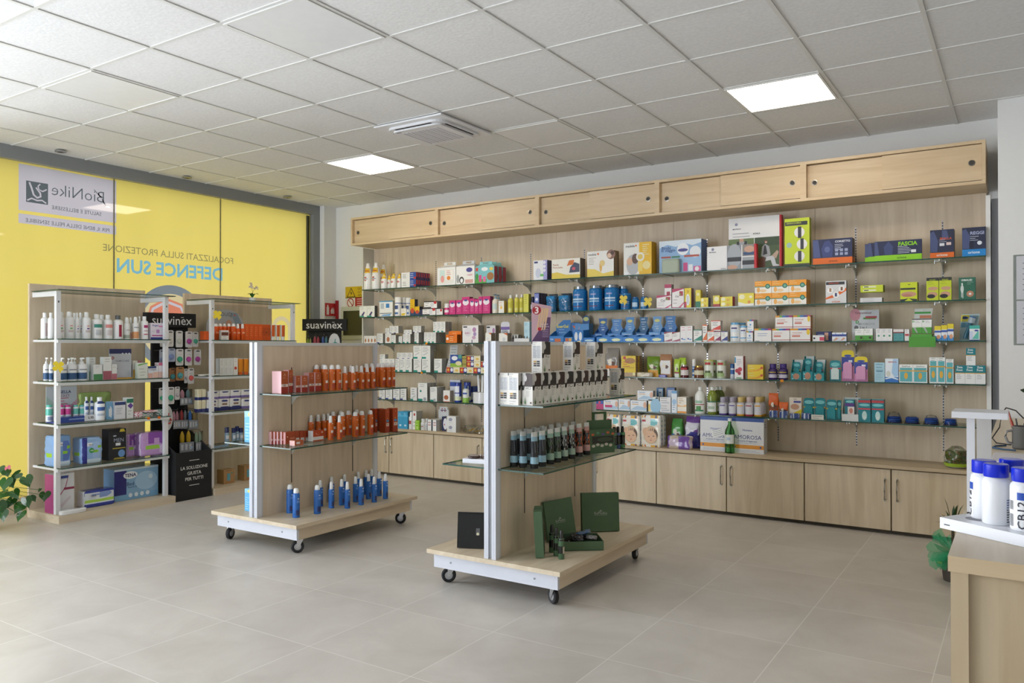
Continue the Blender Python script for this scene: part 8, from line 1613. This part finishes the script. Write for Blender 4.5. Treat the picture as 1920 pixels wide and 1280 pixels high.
# ================================================================== COUNTER GOODS
TR = -33; tx, ty = -.184, 2.328
um, vm = Vector((math.cos(R(TR)), math.sin(R(TR)), 0)), Vector((-math.sin(R(TR)), math.cos(R(TR)), 0))
tc = Vector((tx, ty, 0))+um*.19+vm*.12
tm = MB().box(-.19, .19, -.12, .12, 0, .028, 'g:#e9ebf2'); tm.disc(lambda a, b: (-.135+a, -.055+b, .0284), .026, 'm:#8c8e96', 20)
tm.box(-.178, -.162, -.1205, -.12, .010, .013, 'm:#5c5e66')
place('tray', tm.mesh(), (tc.x, tc.y, .8802), R(TR), 'white display tray of mouthwash bottles overhanging the counter corner', 'tray')
def mouth():
    r, h = .0315, .150
    b = MB().lathe([(r*.93, 0), (r, .003), (r, h*.70), (r*.93, h*.745), (r*.80, h*.77), (r*.78, h*.79)], 'g:#f0f1f5', 36)
    c = MB().lathe([(r*.87, h*.785), (r*.90, h*.795), (r*.90, h*.985), (r*.84, h), (0, h)], 'g:#1530d0', 32, cap=False)
    l = MB()
    def cyl(ang, z, e=.0004): a = R(ang); return ((r+e)*math.cos(a), (r+e)*math.sin(a), z)
    def pan(a0, a1, z0, z1, mat, e=.0003):
        n = 8
        for k_ in range(n):
            p0, p1 = a0+(a1-a0)*k_/n, a0+(a1-a0)*(k_+1)/n; l.face([cyl(p0, z0, e), cyl(p1, z0, e), cyl(p1, z1, e), cyl(p0, z1, e)], mat)
    pan(-60, 30, .006, h*.66, '#f4f5f8', .00025)
    for k_ in range(16): pan(-56+k_*1.6, -56+k_*1.6+(.9 if k_ % 3 else .5), .010, .040, '#25262c', .0006)
    for k_ in range(16): pan(-56+k_*1.6, -56+k_*1.6+(.9 if k_ % 3 else .5), .050, .072, '#25262c', .0006)
    pan(-14, 30, h*.50, h*.62, '#2450b4', .0006)
    # CB12 reading upwards
    v2, fs, asp = glyphs('CB12', .006)
    i0 = len(l.v); hh = .0175; ww = .066
    l.v += [cyl(8-(v_-.5)*hh/r*57.3*-1*-1, .008+u_*ww, .0012) if 0 else cyl(4+(-(v_-.5))*hh/r*57.3, .006+u_*ww, .0014) for u_, v_ in v2]
    for f in fs: l.f.append(tuple(i0+q for q in f)); l.m.append('#27283a'); l.sm.append(False)
    for k_ in range(10): pan(-96, -78-(k_*7 % 9), .008+.006*k_, .0105+.006*k_, '#5c6aa8' if k_ > 5 else '#3c3d48', .0006)
    return [('bottle_body', b.mesh()), ('cap', c.mesh()), ('label', l.mesh())]
MO = mouth(); tz = .9085
for i, (px, py, rz) in enumerate(((1845.5, 975, -169), (1868, 985.5, 52), (1897, 972, 20), (1922, 998, -106))):
    x, y = at(px, py, tz, .031)
    place('mouthwash_bottle', MO, (x, y, tz), R(rz), 'white mouthwash bottle with blue cap on the tray, %s' % ['leftmost', 'front one second from left', 'rear one half hidden between two others', 'rightmost, showing big lettering'][i], 'bottle')
# white raised stand
s = MB(); s.box(-.135, -.115, 2.56, 2.58, .8805, 1.155, 'w:#e2e2e4'); s1 = MB().box(-.168, -.035, 2.50, 2.64, 1.155, 1.172, 'w:#e6e6e8')
s2 = MB().box(-.115, -.078, 2.66, 2.662, .8805, 1.155, 'w:#c9c6c2'); s.box(-.135, -.03, 2.56, 2.66, .8805, .886, 'w:#dcdcde')
place('raised_stand', [('post', s.mesh()), ('top_plate', s1.mesh()), ('back_plate', s2.mesh())], (0, 0, 0), 0, 'small white raised stand behind the mouthwash bottles', 'stand')
for i in range(7):
    rr = random.Random(i); x0 = -.125+rr.uniform(0, .03); y0 = 3.55+rr.uniform(-.02, .03)
    place('paper', MB().box(x0, x0+.42, y0, y0+.30, .8803+i*.0042, .8803+i*.0042+.004, ['#c9c8cc', '#e0dfe2', '#b4b4bc', '#d8d6da', '#c4c2c8', '#dedcdc', '#d4d0d2'][i]).mesh(), (0, 0, 0), 0, 'printed papers stacked on the counter, %s from bottom' % ORD[i], 'papers')
place('paper', MB().box(.02, .3, 3.30, 3.5, .8803, .8813, '#d8c040').mesh(), (0, 0, 0), 0, 'yellow leaflet lying on the counter before the papers', 'leaflet')
mg = MB().lathe([(.036, 0), (.04, .004), (.041, .105), (.037, .105), (.036, .01), (0, .01)], 'm:#5c5a56', 24, cap=False)
mh = MB().tube([(-.038, 0, .085), (-.062, 0, .08), (-.07, 0, .055), (-.06, 0, .03), (-.038, 0, .022)], .006, 'm:#8c8a88', 8)
mx, my = -.005, 4.32
place('mug', [('cup', mg.mesh()), ('handle', mh.mesh())], (mx, my, .8802), R(20), 'speckled grey mug holding tools on the counter', 'mug')
for i, (dx, dy, c, ln, tl) in enumerate(((-.014, 0, 'g:#a03a28', .17, -14), (.012, .008, 'g:#c9a02c', .15, 2), (.018, -.012, 'g:#b02430', .15, 10), (.0, .016, 'g:#26262a', .15, 6), (-.006, -.016, 'g:#3a3a3e', .13, -8))):
    t = MB().lathe([(.006, 0), (.007, .02), (.0065, ln*.7), (.004, ln*.72), (.003, ln), (0, ln)], c, 10)
    place('tool', t.mesh(), (mx+dx, my+dy, .8915), (0, R(tl), 0), 'handle of %s tool standing in the speckled mug' % ['a rust red', 'a yellow', 'a bright red', 'a black', 'a dark grey'][i], 'tool')
cb_ = MB().tube([(-.05, 4.42, .885), (-.11, 4.46, .886), (-.13, 4.55, .90), (-.10, 4.60, .95), (-.09, 4.58, 1.02), (-.07, 4.5, 1.055), (-.03, 4.4, 1.05), (.0, 4.34, 1.02)], .003, 'm:#1d1d20', 6)
place('cable', cb_.mesh(), (0, 0, 0), 0, 'looping black cable beside the speckled mug', 'cable')
place('cable', MB().tube([(-.03, 4.20, .8848), (-.08, 4.21, .8852), (-.12, 4.26, .8852), (-.11, 4.33, .8852), (-.07, 4.38, .8852)], .0042, 'm:#34506c', 6).mesh(), (0, 0, 0), 0, 'blue-grey cable lying in a bend on the counter', 'cable')
mn = MB(); mn.box(-.22, .22, -.01, .012, .0, .30, 'w:#d6d8de'); mn.box(-.21, .21, -.0108, -.01, .01, .29, 'm:#9fa3b0')
ms = MB(); ms.box(-.03, .03, .012, .03, -.09, .1, 'w:#c9cbd0'); ms.box(-.09, .09, -.06, .08, -.098, -.09, 'w:#c9cbd0')
place('screen', [('display', mn.mesh()), ('foot', ms.mesh())], (.225, 3.98, .979), (R(0), 0, R(-12)), 'white-framed screen cut off by the right edge of the photo', 'screen')
nt_ = MB(); nt_.box(-.052, .30, 6.1385, 6.1398, 1.36, 1.955, 'bag_film'); 
for z0, z1 in ((1.66, 1.945), (1.37, 1.65)):
    nt_.box(-.035, .25, 6.137, 6.1385, z0, z1, '#cfd0d6')
    for k_ in range(6): nt_.box(-.0, .2, 6.1364, 6.137, z1-.05-.035*k_, z1-.045-.035*k_-.008*0, 'm:#7c7e86')
place('notice', nt_.mesh(), (0, 0, 0), 0, 'typed notices in clear sleeves on the white wall pier', 'notice')
pl = MB(); pr2 = random.Random(2)
lf = MB()
for a_, ln_, hz_ in ((165, .15, .16), (140, .13, .30), (100, .12, .22), (35, .15, .26), (10, .14, .14)):
    dx_, dy_ = math.cos(R(a_)), math.sin(R(a_))*.5; P = []
    for j in range(7):
        t = j/6; P.append((dx_*ln_*t, dy_*ln_*t, .10+hz_*(t**.7)-.05*t*t, .030*math.sin(math.pi*min(.97, .12+.85*t))))
    for j in range(6):
        A, B_ = P[j], P[j+1]; lf.face([(A[0], A[1]-A[3]*.6, A[2]-A[3]), (A[0], A[1]+A[3]*.6, A[2]+A[3]), (B_[0], B_[1]+B_[3]*.6, B_[2]+B_[3]), (B_[0], B_[1]-B_[3]*.6, B_[2]-B_[3])], 'g:#26351f', True)
pt = MB().lathe([(.05, 0), (.065, .10), (.06, .10), (0, .09)], 'g:#3a3632', 18)
place('potted_plant', [('pot', pt.mesh()), ('leaves', lf.mesh())], (.13, 5.6, .8802), 0, 'dark-leaved potted plant at far end of counter by notices', 'plant')
# basket terrarium at worktop end
tb_m = MB().lathe([(.05, 0), (.075, .012), (.085, .035), (.08, .035), (0, .03)], lambda z, a: 'g:#a4c43c' if z > .022 else 'g:#d8d8d4', 22)
gl = MB(); pk = pack(.13, .12, .11, lambda s, u, v: ['g:#5c6a30', 'g:#4a5c28', 'g:#7c5c38', 'g:#3f5224', 'g:#6c6a3c'][int(abs(mnoise.noise(Vector((u*5, v*5, len(s)))))*9) % 5], 61, n=2.2, crinkle=.016, us=36, vs_=16, foot=.5)
gs = MB().lathe([(.078, .035), (.082, .07), (.065, .12), (.03, .15)], 'blister', 20, cap=False)
place('terrarium', [('dish', tb_m.mesh()), ('plant_filling', pk.mesh()), ('clear_cover', gs.mesh())], (-.395, 6.34, .5), 0, 'little planted bowl with clear cover at right end of worktop', 'terrarium')
# floor plant with green bow
fx, fy = -.345, 5.2
def palm():
    p = MB().lathe([(.05, 0), (.065, .12), (.06, .12), (0, .11)], 'm:#4a423a', 18)
    st = MB(); st.tube([(0, 0, .1), (.0, 0, .30)], .008, 'm:#4a4230', 8)
    l = MB(); rnd = random.Random(4)
    for k_ in range(26):
        a = rnd.uniform(0, 2*math.pi); t = rnd.uniform(.2, 1); ln = rnd.uniform(.10, .17); dx, dy = math.cos(a), math.sin(a)
        P = [(dx*ln*u*t, dy*ln*u*t, .28+ln*(u*(1.3-t)+.25*math.sin(u*2.6))) for u in (0, .35, .7, 1)]
        wv = (.004, .009, .007, .0005)
        for j in range(3):
            l.face([(P[j][0]-dy*wv[j], P[j][1]+dx*wv[j], P[j][2]), (P[j][0]+dy*wv[j], P[j][1]-dx*wv[j], P[j][2]), (P[j+1][0]+dy*wv[j+1], P[j+1][1]-dx*wv[j+1], P[j+1][2]), (P[j+1][0]-dy*wv[j+1], P[j+1][1]+dx*wv[j+1], P[j+1][2])], 'g:#33502c')
    b = MB()
    for k_ in range(34):
        a = 2*math.pi*k_/17+rnd.uniform(-.2, .2); r = rnd.uniform(.08, .14); z = .17+rnd.uniform(-.09, .09)
        b.face([(0, 0, .17), (r*math.cos(a-.25), r*math.sin(a-.25), z+.025), (r*1.1*math.cos(a), r*1.1*math.sin(a), z), (r*math.cos(a+.25), r*math.sin(a+.25), z-.02)], 'tulle')
    c = MB().box(-.075, -.05, -.075, -.06, .10, .115, 'g:#c9b04c')
    return [('pot', p.mesh()), ('stem', st.mesh()), ('fronds', l.mesh()), ('tulle_bow', b.mesh()), ('gift_tag', c.mesh())]
clear('tulle', '#1f9c5c', 1.3, .3)
MATS['tulle'] = None; del MATS['tulle']
_m = bpy.data.materials.new('tulle'); _m.use_nodes = True; _b = _m.node_tree.nodes['Principled BSDF']; _b.inputs['Base Color'].default_value = lin('#24a06c'); _b.inputs['Alpha'].default_value = .6; _b.inputs['Roughness'].default_value = .6; MATS['tulle'] = _m
place('potted_palm', palm(), (fx, fy, 0), 0, 'small potted palm with green tulle bow on floor beside counter', 'plant')

# ================================================================== WALL SIGNS AND CORNER
def wsign(px0, py0, px1, py1, name, lab, fn):
    a = on_y(px0, py0, 6.628); b = on_y(px1, py1, 6.628); w, h = b[0]-a[0], a[2]-b[2]; m = MB(); fn(m, w, h); place(name, m.mesh(), ((a[0]+b[0])/2, 6.628, b[2]), 0, lab, 'sign')
def s1f(m, w, h):
    m.box(-w/2, w/2, -.003, .0, 0, h, '#d6b414')
    m.face([(-w*.44, -.0034, h*.08), (-w*.06, -.0034, h*.08), (-w*.25, -.0034, h*.92)], '#2a2818'); m.face([(-w*.40, -.0038, h*.13), (-w*.10, -.0038, h*.13), (-w*.25, -.0038, h*.8)], '#d6b414')
    m.face([(-w*.24, -.0042, h*.62), (-w*.29, -.0042, h*.4), (-w*.25, -.0042, h*.4), (-w*.27, -.0042, h*.2), (-w*.2, -.0042, h*.45), (-w*.24, -.0042, h*.45)], '#2a2818')
    for t, v in (('QUADRO', .78), ('ELETTRICO', .5), ('GENERALE', .22)): m.text(t, lambda a, b, v=v: (w*.24+a, -.0036, h*v+b), w*.42, '#3a3618')
wsign(648, 538, 692, 557, 'warning_sign', 'yellow electrical hazard sign on the wall left of the shelving', s1f)
def s2f(m, w, h):
    m.box(-w/2, w/2, -.003, .0, 0, h, '#e0dcd4'); m.box(-w*.08, w/2, -.0034, -.003, h*.04, h*.96, '#a81c20')
    m.disc(lambda a, b: (-w*.28+a, -.0034, h*.5+b), h*.44, '#a81c20', 24); m.disc(lambda a, b: (-w*.28+a, -.0038, h*.5+b), h*.34, '#e6e0d8', 24)
    m.face([(-w*.28-h*.28, -.0042, h*.74), (-w*.28-h*.22, -.0042, h*.8), (-w*.28+h*.28, -.0042, h*.26), (-w*.28+h*.22, -.0042, h*.2)], '#a81c20')
    for k_ in range(4): m.box(w*.0, w*.42, -.0038, -.0034, h*(.78-.2*k_), h*(.84-.2*k_), '#e4c8c0')
wsign(648, 558, 692, 576, 'prohibition_sign', 'red and white do-not-use-water sign under the yellow one', s2f)
a = on_y(645, 580, 6.628); b = on_y(684, 628, 6.628)
e1 = MB().box(a[0]-.03, -6.175-.02, 6.612, 6.629, b[2]-.05, a[2]+.03, 'w:#c9ccb8'); e2 = MB().box(a[0]+.01, -6.22, 6.606, 6.612, b[2], a[2]-.02, 'g:#2f3224')
place('electrical_panel', [('housing', e1.mesh()), ('dark_window', e2.mesh())], (0, 0, 0), 0, 'pale electrical panel with dark window on back wall', 'electrical panel')
ex = MB(); yA, yB_ = 6.455, 6.615
ex.box(-6.7998, -6.797, yA, yB_, 1.715, 1.865, '#b81c22'); ex.box(-6.7998, -6.797, yA, yB_, 1.69, 1.715, '#e2e0d8')
ex.box(-6.797, -6.7964, yA+.02, yA+.06, 1.73, 1.82, '#e8e0dc'); ex.box(-6.797, -6.7964, yA+.03, yA+.05, 1.82, 1.845, '#e8e0dc')
for k_ in range(3): ex.face([(-6.7962, yA+.09+.02*k_, 1.74), (-6.7962, yA+.105+.02*k_, 1.745), (-6.7962, yA+.11+.015*k_, 1.82), (-6.7962, yA+.085+.02*k_, 1.78)], '#e8e0dc')
ex.text('ESTINTORE', lambda a_, b_: (-6.7962, (yA+yB_)/2+a_, 1.7025+b_), .14, '#3a3a3a')
place('extinguisher_sign', ex.mesh(), (0, 0, 0), 0, 'red fire extinguisher sign on the corner column', 'sign')
place('red_strip', MB().box(-6.79, -6.755, 6.61, 6.629, .9, 1.90, 'w:#a01c24').mesh(), (0, 0, 0), 0, 'narrow vertical red strip on the wall beside extinguisher sign', 'strip')
# orange price clips
for i, (px, py, lv) in enumerate(((799.5, 644, 2), (790.5, 698.5, 3), (1466, 712.5, 3))):
    p = on_y(px, py, YF-.004); place('price_clip', MB().box(-.012, .012, -.004, .0, -.010, .010, 'g:#e8951c').mesh(), (p[0], YF-.0005, SZ[lv]-.006), 0, 'orange price clip on a glass wall shelf edge, %s' % ['above the left trolley', 'lower of the two near left trolley', 'below the purple bottles'][i], 'price clip')
for i, px in enumerate((278.5, 298)):
    p = on_x(px, 781, -6.19); place('price_clip', MB().box(0, .004, -.011, .011, -.010, .010, 'g:#e8701c').mesh(), (-6.1895, p[1], .7525), 0, 'orange price clip on left unit third glass, %s' % ['left', 'right'][i], 'price clip')
# anthurium at the lower left
def heart(m, c, nrm, sc, mat, seedk):
    n = Vector(nrm).normalized(); u = n.cross(Vector((0, 0, 1))).normalized(); v = u.cross(n)
    rnd = random.Random(seedk); th = rnd.uniform(-.9, .9)
    u2 = u*math.cos(th)+v*math.sin(th); v2 = v*math.cos(th)-u*math.sin(th)
    pts = []
    N_ = 22
    for k_ in range(N_):
        t = 2*math.pi*k_/N_; x = 16*math.sin(t)**3/17*.8; y = (13*math.cos(t)-5*math.cos(2*t)-2*math.cos(3*t)-math.cos(4*t))/17
        pts.append(Vector(c)+u2*x*sc+v2*y*sc*1.15+n*(-.25*sc*(x*x)-.15*sc*y*y))
    ce = Vector(c)
    for k_ in range(N_): m.face([tuple(ce), tuple(pts[k_]), tuple(pts[(k_+1) % N_])], mat, True)
px_, py_ = -6.42, 2.70
potm = MB().lathe([(.08, 0), (.11, .15), (.10, .15), (0, .13)], 'm:#8c5a3c', 22, cx=px_, cy=py_)
parts = [('pot', potm.mesh())]
stm = MB()
LF = [(8, 925, .06), (20, 903, .055), (30, 890, .05), (50, 900, .062), (12, 885, .045), (20, 940, .05), (36, 950, .055), (50, 940, .05), (60, 933, .045), (38, 965, .05), (74, 918, .02), (84, 928, .055), (10, 905, .06), (2, 950, .06), (28, 925, .05), (4, 880, .04), (6, 965, .05)]
for i, (a_, b_, s_) in enumerate(LF):
    x_ = -6.15+.05*((i*7) % 5-2)/2; c_ = on_x(a_, b_, x_)
    m = MB(); rr = random.Random(i*3+1); heart(m, c_, (rr.uniform(.3, 1), rr.uniform(-1, -.2), rr.uniform(.2, 1.1)), s_, 'g:#24481c' if i % 3 else 'g:#2f5a24', i)
    parts.append(('leaf', m.mesh())); stm.tube([(px_, py_, .14), ((px_+c_[0])/2, (py_+c_[1])/2, max(.16, c_[2]*.7+.12)), c_], .0022, 'm:#4a6a34', 5)
c_ = on_x(14, 879, -6.15); m = MB(); heart(m, c_, (.5, -1, .4), .032, 'g:#c4606c', 3); parts.append(('flower', m.mesh()))
stm.tube([(px_, py_, .14), (px_+.08, py_+.03, .32), c_], .002, 'm:#6a5c34', 5)
parts.append(('stems', stm.mesh()))
place('anthurium', parts, (0, 0, 0), 0, 'potted anthurium with heart leaves at left edge of the photo', 'plant')
del LABELS
